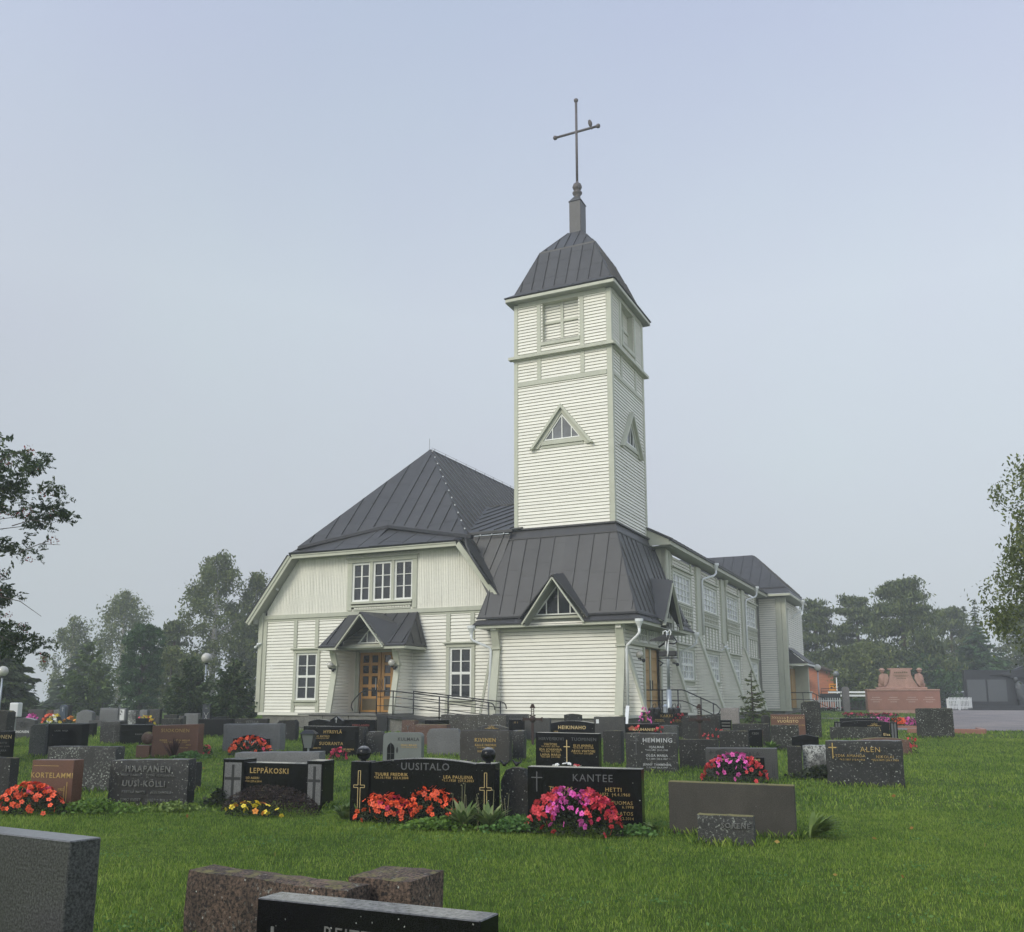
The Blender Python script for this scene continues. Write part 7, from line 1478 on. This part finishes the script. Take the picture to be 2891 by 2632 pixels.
conifer(44.5, 88, 7.6, 4.6, 'broad lighter green spruce directly behind the charcoal memorial', n=14000, leaf=.15, seed=50, group=G_R, mat='thuja', curve=.7); pine(55.0, 98, 10.2, 4.6, 'hazy pine at the right edge behind the birch', 14000, seed=51, group=G_R); conifer(50.0, 86, 6.6, 4.0, 'spruce at the right edge behind the memorial wing', n=9000, leaf=.15, seed=52, group=G_R, curve=.7)
tree_broad(17.75, 27.5, 9.2, 3.05, 'birch with drooping twigs reaching in from the right edge', n=30000, leaf=.055, mat='birch', bark='bark', clusters=330, cr=.36, droop=1.0, zlow=.26, seed=53, weep=.75, name='birch_tree', prof=lambda t: (math.sin(min(1, (t - .1) / .98) * math.pi)) ** .55 if t > .12 else .2)
M['sapling'] = leafm('sapling_needles', (.05, .075, .018), (.13, .16, .045), 3, .2, .6, (.24, .26, .09))
conifer(9.55, 37.0, 2.36, .80, 'young sapling spruce standing among the stones in front of the church side', n=1900, leaf=.040, mat='sapling', seed=54, levels=8, name='spruce_sapling', upturn=.3)
# ================================================================ RAILINGS, LAMPS, LOUDSPEAKERS
RC = -R(PH)
def rail_thing(name, label, segs, cat='railing', r=.022):
    o0 = segs[0][1][0]; base = chw(o0[0], o0[1], 0); base.z = ground(base.x, base.y)
    g = empty(name, base, RC, label, cat)
    for nm, pts, rr in segs:
        m = MB((o0[0], o0[1], base.z)); m.tube(pts, rr, 8); m.build(nm, M['iron'], g, smooth=True)
    return g, (o0[0], o0[1], base.z)
def ramp_z(a): return 1.04 - max(0, a + 18.7) * .105
for b_, nm, a_end, lab in ((29.30, 0, -14.75, 'front handrail with three rails running down the ramp from the church door'), (30.75, 1, -15.0, 'back handrail of the ramp beside the church wall')):
    st_a = -19.45 if nm == 0 else -18.75; seg = []
    for k, dz in enumerate((.84, .62, .30)):
        pts = [(st_a, b_, 1.04 + dz)] + ([(-18.72, b_, 1.04 + dz)] if nm == 0 else []) + [(a, b_, ramp_z(a) + dz) for a in (-17, -16, a_end)]
        if k == 0: pts += [(a_end + .14, b_, ramp_z(a_end) + dz - .04), (a_end + .22, b_, ramp_z(a_end) + dz - .13), (a_end + .24, b_, ramp_z(a_end) + dz - .26)]
        seg.append(('rail', pts, .022 if k == 0 else .015))
    for a in ((-19.45, -18.72, -16.75, a_end) if nm == 0 else (-18.72, -17.2, a_end)): z = 1.04 if a < -18.7 else ramp_z(a); seg.append(('post', [(a, b_, z - .04), (a, b_, z + .84)], .024))
    rail_thing('handrail', lab, seg)
g = empty('door_ramp', chw(-18.7, 29.2, .4), RC, 'concrete ramp with dark steel edge leading down from the church door', 'ramp')
m = MB((-18.7, 29.2, .4)); m.hexa([(-19.4, 29.34, .2), (-14.6, 29.34, .2), (-14.6, 30.78, .2), (-19.4, 30.78, .2)], [(-19.4, 29.34, 1.0), (-14.6, 29.34, ramp_z(-14.6) - .04), (-14.6, 30.78, ramp_z(-14.6) - .04), (-19.4, 30.78, 1.0)]); m.build('ramp_body', M['plinth'], g)
m = MB((-18.7, 29.2, .4)); m.hexa([(-19.42, 29.22, .95), (-14.6, 29.22, ramp_z(-14.6) - .09), (-14.6, 30.85, ramp_z(-14.6) - .09), (-19.42, 30.85, .95)], [(-19.42, 29.22, 1.04), (-14.6, 29.22, ramp_z(-14.6)), (-14.6, 30.85, ramp_z(-14.6)), (-19.42, 30.85, 1.04)]); m.build('ramp_deck', M['roofdark'], g)
m = MB((-18.7, 29.2, .4)); m.box(-19.3, -18.9, 29.20, 29.25, .42, .95); m.build('dark_opening', M['iron'], g)
seg = [('rail', [(-20.05, 29.3, 1.88), (-20.2, 29.3, 1.80), (-20.42, 29.3, 1.60), (-20.55, 29.3, 1.45), (-20.58, 29.3, 1.30), (-20.50, 29.3, 1.15)], .022), ('rail', [(-19.45, 29.31, 1.90), (-19.8, 29.31, 1.92), (-20.05, 29.3, 1.88)], .022), ('post', [(-20.18, 29.3, 1.0), (-20.18, 29.3, 1.80)], .022)]
rail_thing('handrail', 'short curved handrail at the left side of the church door landing', seg)
# stair and rail at the side door of the tower annex
g = empty('side_stair', chw(-9.5, 35.0, .4), RC, 'stone steps at the ochre side door of the church', 'stairs')
for i in range(4):
    m = MB((-9.5, 35.0, .4)); m.box(-10.45, -9.0 + .33 * i, 33.7, 36.3, .3, .96 - .15 * i - .001 * i); m.build('step', M['plinth'], g)
seg = [('rail', [(-10.35, 33.75, 1.92), (-9.0, 33.75, 1.92), (-8.85, 33.75, 1.88), (-7.75, 33.75, 1.38), (-7.60, 33.75, 1.22), (-7.66, 33.75, 1.08), (-7.8, 33.75, 1.0)], .022), ('rail', [(-10.35, 33.75, 1.52), (-9.0, 33.75, 1.52), (-8.85, 33.75, 1.48), (-7.8, 33.75, 1.0)], .018)] + [('post', [(a, 33.75, .4), (a, 33.75, z)], .022) for a, z in ((-9.75, 1.92), (-9.15, 1.92), (-8.3, 1.63), (-7.85, 1.42))]
rail_thing('handrail', 'black handrail descending at the ochre side door under the tower', seg)
seg = [('rail', [(-9.2, 60.4, 1.97), (-7.85, 60.4, 1.97), (-7.0, 60.4, 1.55)], .027), ('rail', [(-9.2, 60.4, 1.55), (-7.85, 60.4, 1.55), (-7.0, 60.4, 1.1)], .02), ('post', [(-8.4, 60.4, .4), (-8.4, 60.4, 1.97)], .025), ('post', [(-7.6, 60.4, .4), (-7.6, 60.4, 1.85)], .025)]
rail_thing('handrail', 'black handrail at the far end porch of the church', seg)
# globe lamps on posts
def lamp(x, y, h, r, label, mat='globe', pole='galv', group='globe lamps on posts'):
    z = ground(x, y); g = empty('street_lamp', (x, y, z), 0, label, 'lamp', group)
    m = MB(); m.tube([(0, 0, -.1), (0, 0, h - 2 * r)], .045, 8); m.build('pole', M[pole], g, smooth=True)
    m = MB(); m.ball((0, 0, h - r), r, 20); m.build('globe', M[mat], g, smooth=True)
    m = MB(); m.lathe([(.05, h - 2 * r - .06), (.09, h - 2 * r - .02), (.09, h - 2 * r + .03)], (0, 0, 0), 12); m.build('collar', M['iron'], g)
lamp(-25.3, 46, 2.80, .26, 'globe lamp at the left edge in front of the spruces'); lamp(-14.75, 44.6, 3.38, .25, 'globe lamp rising behind the left juniper'); lamp(-36.7, 85, 1.75, .24, 'small distant globe lamp before the columnar thuja')
lamp(21.8, 66, 3.28, .24, 'nearest globe lamp right of the church with pale bright globe'); lamp(28.0, 80, 3.18, .25, 'second globe lamp, in front of the orange sign, with dusky globe', 'globe2', 'whitep'); lamp(33.8, 92, 3.05, .25, 'third globe lamp in the row behind the granite gate post', 'globe2', 'whitep'); lamp(39.4, 103, 3.0, .26, 'fourth globe lamp in the row behind the low hedge', 'globe2', 'whitep'); lamp(46.4, 118, 3.0, .25, 'fifth and most distant globe lamp, left of the red monument', 'globe2', 'whitep')
# loudspeaker / floodlight pole by the side door
p0 = chw(-8.72, 31.0, 0); z = ground(p0.x, p0.y); g = empty('floodlight_pole', (p0.x, p0.y, z), RC, 'galvanised pole with black floodlights clamped near its top beside the side door', 'floodlight')
m = MB(); m.tube([(0, 0, -.1), (0, 0, 1.55)], .09, 12); m.build('sleeve', M['galv'], g, smooth=True); m = MB(); m.tube([(0, 0, 1.5), (0, 0, 3.55)], .05, 10); m.build('pole', M['galv'], g, smooth=True)
m = MB(); m.box(-.30, .32, -.08, .10, 2.68, 2.86); m.bar((-.34, -.05, 2.62), (.36, -.05, 2.62), .05, .04); m.build('floodlight', M['blackpl'], g, bevel=.02, segs=1)
m = MB(); m.hexa([(-.62, -.1, 3.22), (.05, -.12, 3.20), (.05, .10, 3.20), (-.62, .02, 3.22)], [(-.55, -.1, 3.27), (-.05, -.12, 3.45), (-.05, .10, 3.45), (-.5, .02, 3.27)]); m.box(-.05, .22, -.1, .1, 3.24, 3.40); m.tube([(.1, 0, 3.38), (.26, 0, 3.30), (.34, 0, 3.16), (.22, 0, 3.10), (.0, 0, 3.14)], .025, 6); m.build('floodlight', M['blackpl'], g)
m = MB(); m.tube([(-.3, -.1, 2.55), (-.15, -.1, 2.45), (-.25, -.12, 2.35)], .03, 6); m.build('bracket', M['iron'], g); m = MB(); m.tube([(-.32, 0, 3.0), (-.08, 0, 3.14), (.0, 0, 3.2)], .035, 6); m.build('bracket', M['iron'], g)
m = MB(); m.tube([(-.12, -.08, 3.30), (-.12, -.08, 3.52), (-.02, -.08, 3.56), (.02, -.08, 3.48), (-.04, -.08, 3.1), (-.06, -.08, 2.9)], .022, 6); m.tube([(.0, -.08, 3.44), (.12, -.08, 3.58), (.16, -.08, 3.5), (.06, -.08, 3.2), (.03, -.08, 2.8), (.0, -.08, 2.66)], .022, 6); m.build('white_cable', M['whitep'], g, smooth=True)
# things on the grave by the side door
kx, ky = 4.75, 29.75
g = empty('watering_cans', (kx, ky, ground(kx, ky)), RC, 'rack of black watering cans behind the gold spaced letter stone', 'watering cans')
for dx in (-.30, -.12, .34, .50):
    m = MB(); m.lathe([(.12, .82), (.13, .95), (.10, 1.0)], (dx, .05, 0), 10); m.tube([(dx, .05, .98), (dx + .04, .05, 1.10), (dx + .12, .05, 1.12), (dx + .14, .05, .98)], .012, 5); m.build('can', M['blackpl'], g)
g = empty('silver_lantern', (kx + .12, ky - .12, ground(kx, ky)), RC, 'silver lantern standing on the gold spaced letter gravestone', 'lantern'); m = MB(); m.tube([(0, 0, .84), (0, 0, 1.03)], .07, 12); m.lathe([(.09, 1.03), (.03, 1.10), (.01, 1.12)], (0, 0, 0), 12); m.build('body', M['galv'], g)
# bird on the cross
bp_ = chw(-12.53, 34.655, 26.56); g = empty('bird', bp_, RC - .5, 'small grey bird perched on the right arm of the tower cross', 'bird')
M['feather'] = plain('grey_feathers', (.09, .075, .065), .8, var=.3, scale=30)
m = MB(); m.tube([(.0, 0, -.10), (-.01, 0, .0), (-.03, 0, .10), (-.06, 0, .20), (-.085, 0, .27), (-.10, 0, .315)], [.03, .075, .095, .075, .055, .015], 10); m.build('body', M['feather'], g, smooth=True)
m = MB(); m.bar((.0, 0, -.04), (.06, 0, -.24), .06, .02); m.build('tail', M['feather'], g); m = MB(); m.bar((-.10, 0, .29), (-.16, 0, .285), .02, .02); m.build('beak', M['iron'], g)

# ================================================================ MONUMENTS
mz = ground(25.4, 60)
g = empty('angel_monument', (25.25, 60.0, mz), -R(13), 'red granite family monument with two kneeling angels beside an hourglass shaped tablet', 'monument')
m = MB(); m.box(-2.15, 2.15, 0, .9, -.1, .20); m.build('plinth_step', M['pinkstone'], g); m = MB(); m.box(-2.2, 2.2, -.02, .85, .20, 1.42); m.build('base_block', M['pinkstone2'], g, bevel=.02, segs=1); m = MB(); m.box(-2.22, 2.22, -.06, .9, 1.425, 1.53); m.build('base_slab', M['pinkstone'], g, bevel=.02, segs=1)
def marks(parent, x, z, w, n, h=.055, mat='stonegrey', y=-.03):
    m = MB(); s_ = w / n
    for i in range(n): m.box(x - w / 2 + i * s_, x - w / 2 + (i + .7) * s_, y - .004, y, z, z + h * random.uniform(.8, 1.1))
    return m.build('worn_lettering', M[mat], parent)
M['palepink'] = plain('pale_cut_letters', (.45, .33, .27), .8, bs=0)
for cx in (-1.65, -.6, .5, 1.55):
    for z_, w_, n_ in ((.98, .50, 7), (.84, .72, 11), (.70, .42, 6)): marks(g, cx, z_, w_, n_, mat='palepink', y=-.022)
m = MB(); m.box(-1.55, 1.5, .05, .75, 1.53, 1.66); m.build('tablet_foot', M['pinkstone'], g, bevel=.03, segs=1)
pr_ = [(-1.05, 1.66), (1.0, 1.66)]; R_side = [(1.0 - .42 * math.sin(t * math.pi / 2), 1.66 + 1.05 * t) for t in np.linspace(0, 1, 7)] + [(.58, 2.78), (.70, 2.80), (.70, 2.88)]
L_side = [(-.80, 2.88), (-.80, 2.80), (-.65, 2.78)] + [(-1.05 + .42 * math.sin(t * math.pi / 2), 1.66 + 1.05 * t) for t in np.linspace(1, 0, 7)]
m = MB(); m.prism([(-1.05, 1.66)] + R_side + L_side[:-1], SP, -.2, -.6); m.build('tablet', M['pinkstone'], g, bevel=.01, segs=1)
for z_, w_, n_ in ((2.56, .85, 7), (2.40, .95, 12), (2.32, .8, 10), (2.20, .6, 7)): marks(g, 0, z_, w_, n_, .10 if n_ == 7 and w_ > .8 else .04, 'brass', .19)
for s_ in (-1, 1):
    a = part('angel', g); x = s_ * 1.12
    m = MB(); m.tube([(x + s_ * .30, .35, 1.78), (x + s_ * .12, .35, 1.80), (x - s_ * .12, .35, 1.76)], [.12, .20, .16], 10); m.tube([(x + s_ * .02, .36, 1.80), (x + s_ * .05, .38, 2.10), (x + s_ * .02, .38, 2.40), (x - s_ * .03, .38, 2.55)], [.25, .22, .19, .07], 12)
    m.tube([(x, .30, 2.42), (x + s_ * .2, .22, 2.20), (x + s_ * .12, .18, 2.08), (x + s_ * .16, .16, 2.24)], [.07, .065, .055, .04], 8); m.build('body', M['pinkstone'], a, smooth=True)
    m = MB(); m.ball((x + s_ * .02, .36, 2.72), .145, 14, 1.1); m.lathe([(.19, 2.74), (.19, 2.77), (.15, 2.84), (.06, 2.90)], (x + s_ * .02, .36, 0), 12); m.build('head', M['pinkstone'], a, smooth=True)
    w0 = [(x - s_ * .1, 2.55), (x - s_ * .30, 2.48), (x - s_ * .34, 2.2), (x - s_ * .22, 1.90), (x - s_ * .02, 1.68), (x - s_ * .02, 1.95), (x + s_ * .0, 2.25)]
    m = MB(); m.prism(w0 if s_ > 0 else w0[::-1], SP, -.10, -.24); m.build('wing', M['pinkstone'], a, bevel=.02, segs=1)
wz = ground(35.5, 68.5)
g = empty('war_memorial', (36.0, 68.5, wz), -R(9), 'charcoal stone memorial wall with name panels, a big wing relief and a carved figure', 'monument')
for k in range(3):
    m = MB(); m.box(-3.4 - .2 * k, 4.6, -.6 - .3 * k, .9, -.1, .36 - .11 * k); m.build('step', M['warstone'], g)
m = MB(); m.prism([(-2.35, .36), (2.75, .36), (2.55, 2.1), (2.75, 2.75), (2.6, 3.1), (2.2, 3.28), (1.7, 3.2), (1.2, 2.98), (.6, 2.9), (-2.42, 2.93)], SP, -.05, -.5); m.build('wall', M['warstone'], g, bevel=.02, segs=1)
for x0, x1 in ((-2.25, -.98), (-.84, .46)): m = MB(); m.box(x0, x1, -.01, .05, .62, 2.22); m.build('name_panel', M['warpanel'], g)
m = MB()
for k in range(7):
    a = .26 * k; m.tube([(2.45 - .02 * k, -.02, 3.1 - .09 * k), (2.1 - .05 * k, -.07, 3.12 - .12 * k), (1.5 - .1 * k, -.07, 2.95 - .10 * k), (.6 - .15 * k + .1 * k, -.04, 2.72 - .045 * k), (-.6 + .28 * k, .0, 2.5 - .02 * k)], [.07, .085, .075, .05, .02], 6)
m.build('wing_relief', M['warstone'], g, smooth=True)
f_ = part('carved_figure', g); m = MB(); m.tube([(1.35, -.05, .75), (1.38, -.12, 1.2), (1.28, -.12, 1.55), (1.30, -.10, 1.90), (1.22, -.08, 2.08)], [.28, .30, .26, .28, .1], 12); m.tube([(1.15, -.1, 1.85), (1.05, -.25, 1.55), (1.30, -.32, 1.42), (1.55, -.25, 1.5), (1.58, -.1, 1.85)], [.10, .09, .09, .09, .10], 8); m.tube([(1.3, -.2, 1.2), (1.45, -.3, .95), (1.4, -.2, .40)], [.16, .13, .10], 8); m.build('body', M['warpanel'], f_, smooth=True)
m = MB(); m.ball((1.10, -.10, 2.24), .16, 12, 1.1); m.build('head', M['warpanel'], f_, smooth=True); m = MB(); m.box(1.15, 1.75, -.3, .0, .36, .75); m.build('seat', M['warstone'], f_)
# pink granite kerb grave by the gravel
g = empty('kerb_grave', (15.6, 33.6, ground(15.6, 33.6)), -R(22), 'empty pink granite kerb grave at the edge of the gravel yard', 'grave kerb')
m = MB(); m.box(-1.3, 1.25, -.10, .12, -.05, .16); m.build('kerb_front', M['pinkstone2'], g, bevel=.015, segs=1); m = MB(); m.box(1.10, 1.30, .12, 2.2, -.05, .16); m.build('kerb_side', M['pinkstone2'], g, bevel=.015, segs=1); m = MB(); m.box(-.95, -.35, .5, .75, -.05, .62); m.build('headstone_end', M['pinkstone2'], g, bevel=.015, segs=1); m = MB(); m.box(-1.2, 1.1, .12, 1.9, -.05, .08); m.build('gravel_bed', M['gravel'], g); m = MB(); m.ball((-.12, .3, .13), .04, 8); m.build('white_stone', M['white'], g)

# ================================================================ BRICK HOUSE, FENCE, YARD
M['brick'] = None
def brick_material():
    m, t, p, out = nt('orange_brick'); co = coords(t, scatter=False); mp = t.nodes.new('ShaderNodeMapping'); mp.inputs['Rotation'].default_value = (R(90), 0, 0); t.links.new(co, mp.inputs[0])
    b = t.nodes.new('ShaderNodeTexBrick'); b.inputs['Scale'].default_value = 1; b.inputs['Brick Width'].default_value = .27; b.inputs['Row Height'].default_value = .075; b.inputs['Mortar Size'].default_value = .006
    b.inputs['Color1'].default_value = (.60, .20, .095, 1); b.inputs['Color2'].default_value = (.50, .165, .08, 1); b.inputs['Mortar'].default_value = (.30, .22, .17, 1); t.links.new(mp.outputs[0], b.inputs['Vector']); t.links.new(b.outputs['Color'], p.inputs['Base Color']); p.inputs['Roughness'].default_value = .85; return m
M['brick'] = brick_material(); M['tileroof'] = plain('grey_brown_roof', (.10, .082, .070), .75, var=.2, scale=3); M['darkwood'] = plain('dark_timber', (.035, .022, .018), .8); M['orange'] = plain('orange_sign_paint', (.78, .30, .012), .5, bs=0)
bx, by = 26.8, 86.0; g = empty('brick_building', (bx, by, ground(bx, by)), -R(4), 'low orange brick building with shallow grey roof behind the picket fence', 'building')
m = MB(); m.prism([(-8, -.1), (2.95, -.1), (2.95, 3.25), (1.0, 3.65), (-3.5, 5.35), (-8, 3.5)], SP, 0, -9); m.build('wall', M['brick'], g)
m = MB(); m.prism([(-3.6, 5.62), (6.9, 2.05), (6.9, 1.92), (-3.6, 5.45)], SP, .5, -9.5); m.build('roof', M['tileroof'], g); m = MB(); m.prism([(-3.6, 5.62), (-9, 3.5), (-9, 3.35), (-3.6, 5.45)], SP, .5, -9.5); m.build('roof', M['tileroof'], g); m = MB(); m.prism([(-3.6, 5.44), (7.0, 1.86), (7.0, 1.72), (-3.6, 5.24)], SP, .55, .45); m.build('rake_board', M['rust'], g)
m = MB(); m.box(-1.4, -.2, 3.0, 4.2, 4.4, 5.75); m.build('chimney', M['plinth'], g); m = MB(); m.box(-1.3, -.4, 3.1, 4.1, 5.76, 6.3); m.build('chimney_cap', M['plinth'], g)
m = MB(); m.box(-6, .4, -1.2, -.05, 2.55, 2.95); m.build('canopy', M['darkwood'], g); m = MB(); m.box(-2.6, -1.9, -.06, .0, .0, 2.5); m.box(-1.6, .3, -.05, .02, .7, 2.4); m.build('dark_opening', M['iron'], g); m = MB(); m.box(3.0, 6.4, 1.5, 8, -.1, 2.1); m.build('timber_wall', M['darkwood'], g); m = MB(); m.box(6.0, 6.25, -.2, .05, -.1, 2.1); m.box(4.9, 5.1, -.2, .05, -.1, 2.4); m.build('porch_post', M['rust'], g); m = MB(); m.box(-1.95, -1.75, -.1, .03, 0, 2.5); m.build('door_frame', M['rust'], g)
g = empty('utility_cabinet', (22.5, 71.6, ground(22.5, 71.6)), -R(8), 'white cabinet with flat lid behind the picket fence', 'cabinet'); m = MB(); m.box(-.58, .58, 0, .6, -.1, 1.28); m.build('body', M['whitep'], g); m = MB(); m.box(-.64, .64, -.06, .66, 1.285, 1.36); m.build('lid', M['whitep'], g)
g = empty('orange_sign', (28.7, 83.0, ground(28.7, 83)), -R(8), 'orange sign board on posts behind the black rack', 'sign'); m = MB(); m.box(-.34, .34, 0, .04, 1.50, 2.15); m.build('panel', M['orange'], g); m = MB(); m.box(-.25, .25, -.01, 0, 1.95, 2.0); m.tube([(-.12, -.012, 1.78), (-.12, -.004, 1.78)], .10, 12); m.box(.05, .22, -.01, 0, 1.70, 1.73); m.build('sign_print', M['darkwood'], g)
for sx in (-.28, .28): m = MB(); m.tube([(sx, .06, -.1), (sx, .06, 1.55)], .03, 6); m.build('post', M['galv'], g)
g = empty('black_rack', (25.9, 75.5, ground(25.9, 75.5)), -R(8), 'black metal rack or cart in front of the brick building', 'rack'); m = MB(); m.box(-.74, .74, 0, .7, .55, 1.22); m.build('box', M['iron'], g)
for dz in (1.42, 1.62): m = MB(); m.tube([(-.74, 0, 1.2), (-.74, 0, dz), (.74, 0, dz), (.74, 0, 1.2)], .03, 6); m.build('rail', M['iron'], g)
g = empty('gate_post', (23.0, 64.0, ground(23, 64)), -R(10), 'rough light grey granite gate post at the right end of the picket fence', 'gate post'); slab_stone('post', .45, 1.68, .45, 'pale_granite', 'round', .12, 0, g)
def pickets(p, q, n, label, h=.95):
    p = Vector(p); q = Vector(q); d = q - p; ln = d.length; an = math.atan2(d.y, d.x); g = empty('picket_fence', (p.x, p.y, ground(p.x, p.y)), an, label, 'fence', 'white picket fence sections')
    me = None
    for i in range(n):
        x = ln * (i + .5) / n
        if me is None:
            m = MB(); m.prism([(-.035, .08), (.035, .08), (.035, h - .05), (0, h), (-.035, h - .05)], SP, 0, .022); o = m.build('picket', M['whitep'], g); me = o.data; o.location = (x, 0, 0)
        else: place(me, 'picket', g, (x, 0, 0))
    for z in (.22, h - .25): m = MB(); m.box(0, ln, .002, .05, z, z + .07); m.build('rail', M['whitep'], g)
    for i in range(3): x = ln * (i + .05) / 2.1; m = MB(); m.box(x - .05, x + .05, .052, .15, -.1, h - .1); m.build('post', M['whitep'], g)
pickets((19.1, 66.4), (22.7, 64.2), 27, 'white picket fence section between the church corner and the granite post'); pickets((31.3, 66.8), (33.6, 68.0), 17, 'white picket fence section between red monument and charcoal memorial')
pickets((38.3, 69.3), (42.5, 69.6), 26, 'white picket fence section at the right edge beyond the charcoal memorial')
g = empty('guard_rail', (28.0, 78.0, ground(28, 78)), -R(12), 'white double rail barrier along the road behind the hedge', 'barrier')
for z in (1.28, 1.0): m = MB(); m.box(-1.4, 1.7, 0, .06, z, z + .15); m.box(1.95, 4.6, 0, .06, z, z + .15); m.build('rail', M['whitep'], g)
for x in (-1.3, .3, 1.8, 3.4): m = MB(); m.box(x - .05, x + .05, .07, .15, -.1, 1.45); m.build('post', M['darkwood'], g)
g = empty('hedge', (26.3, 68.5, ground(26.3, 68.5)), -R(12), 'clipped green hedge left of the red monument', 'hedge'); r = np.random.RandomState(9); P = np.stack([(r.rand(6000) * 2 - 1) * 1.9, (r.rand(6000) * 2 - 1) * .4, r.rand(6000) ** .6 * .82], 1); quads_obj('foliage', leaf_quads(P, .05, r), M['thuja'], g); g.children[-1]['kind'] = 'stuff'; m = MB(); m.box(-1.8, 1.8, -.3, .3, -.1, .7); m.build('branches', M['darkwood'], g)
for x, y, c, lab in ((30.3, 82, 'orange', 'low orange bench or curb behind the hedge, left one'), (35.2, 92, 'goldlight', 'low yellow curb behind the hedge, right one')):
    m = MB(); m.box(-.6, .6, 0, .3, .45, .68); m.box(-.4, -.3, .1, .2, -.1, .44); m.box(.3, .4, .1, .2, -.1, .44); o = m.build('painted_bench', M[c]); o.location = (x, y, ground(x, y)); tag(o, lab, 'bench')
# white van behind the fence
cx, cy = 41.0, 84.0; g = empty('parked_car', (cx, cy, ground(cx, cy)), R(20), 'white car parked behind the picket fence right of the red monument', 'car')
m = MB(); m.prism([(-2.1, .35), (2.1, .35), (2.15, .75), (2.0, .95), (1.3, 1.0), (-2.05, 1.02), (-2.15, .8)], SP, .85, -.85); m.build('body', M['whitep'], g, bevel=.05, segs=2); m = MB(); m.hexa([(-1.9, -.78, 1.0), (1.25, -.78, 1.0), (1.25, .78, 1.0), (-1.9, .78, 1.0)], [(-1.5, -.62, 1.48), (.55, -.62, 1.48), (.55, .62, 1.48), (-1.5, .62, 1.48)]); m.build('cabin', M['whitep'], g, bevel=.03, segs=1)
m = MB(); m.hexa([(-1.6, -.80, 1.05), (.95, -.80, 1.05), (.95, -.70, 1.05), (-1.6, -.70, 1.05)], [(-1.35, -.67, 1.40), (.45, -.67, 1.40), (.45, -.6, 1.40), (-1.35, -.6, 1.40)]); m.build('side_window', M['glass'], g)
for x in (-1.35, 1.3):
    for y in (-.80, .80): m = MB(); m.lathe([(.32, -.1), (.33, 0), (.32, .1)], (x, y, .32), 16, axis=(0, 1, 0)); m.build('wheel', M['iron'], g, smooth=True)
m = MB(); m.box(.85, 1.0, -.98, -.84, 1.0, 1.14); m.build('mirror', M['whitep'], g)
# low dark fence behind the far left graves
g = empty('wire_fence', (-20, 56, ground(-20, 56)), 0, 'thin dark wire fence behind the far left gravestones', 'fence')
for k in range(9): m = MB(); m.tube([(-9 + 2.2 * k, 0, -.1), (-9 + 2.2 * k, 0, .95)], .025, 6); m.build('post', M['iron'], g)
for z in (.92, .5): m = MB(); m.tube([(-9, 0, z), (8.6, 0, z)], .012, 5); m.build('wire', M['iron'], g)

g = empty('slanted_plaque', (-2.52, 4.42, 0), -R(30), 'small slanted grey stone in front of the wide plain slab, bottom left corner', 'gravestone', 'gravestones in the churchyard rows')
m = MB(); m.hexa([(-.35, -.05, -.05), (.17, -.05, -.05), (.17, .14, -.05), (-.35, .14, -.05)], [(-.35, .02, .52), (.10, .02, .52), (.17, .14, .50), (-.35, .14, .50)]); m.build('plaque', M['grey_granite'], g, bevel=.008, segs=1)
# ================================================================ HAZE
def haze(density):
    m = bpy.data.materials.new('haze_air'); m.use_nodes = True; t = m.node_tree; t.nodes.clear(); o = t.nodes.new('ShaderNodeOutputMaterial'); v = t.nodes.new('ShaderNodeVolumePrincipled')
    v.inputs['Color'].default_value = (.92, .95, .98, 1); v.inputs['Density'].default_value = density; v.inputs['Anisotropy'].default_value = .1; t.links.new(v.outputs[0], o.inputs['Volume'])
    mb = MB(); mb.box(-400, 400, -30, 400, -1.0, 30.5); h = mb.build('haze', m); h['kind'] = 'stuff'; tag(h, 'thin pale morning mist over the whole churchyard', 'haze')
haze(.0018)
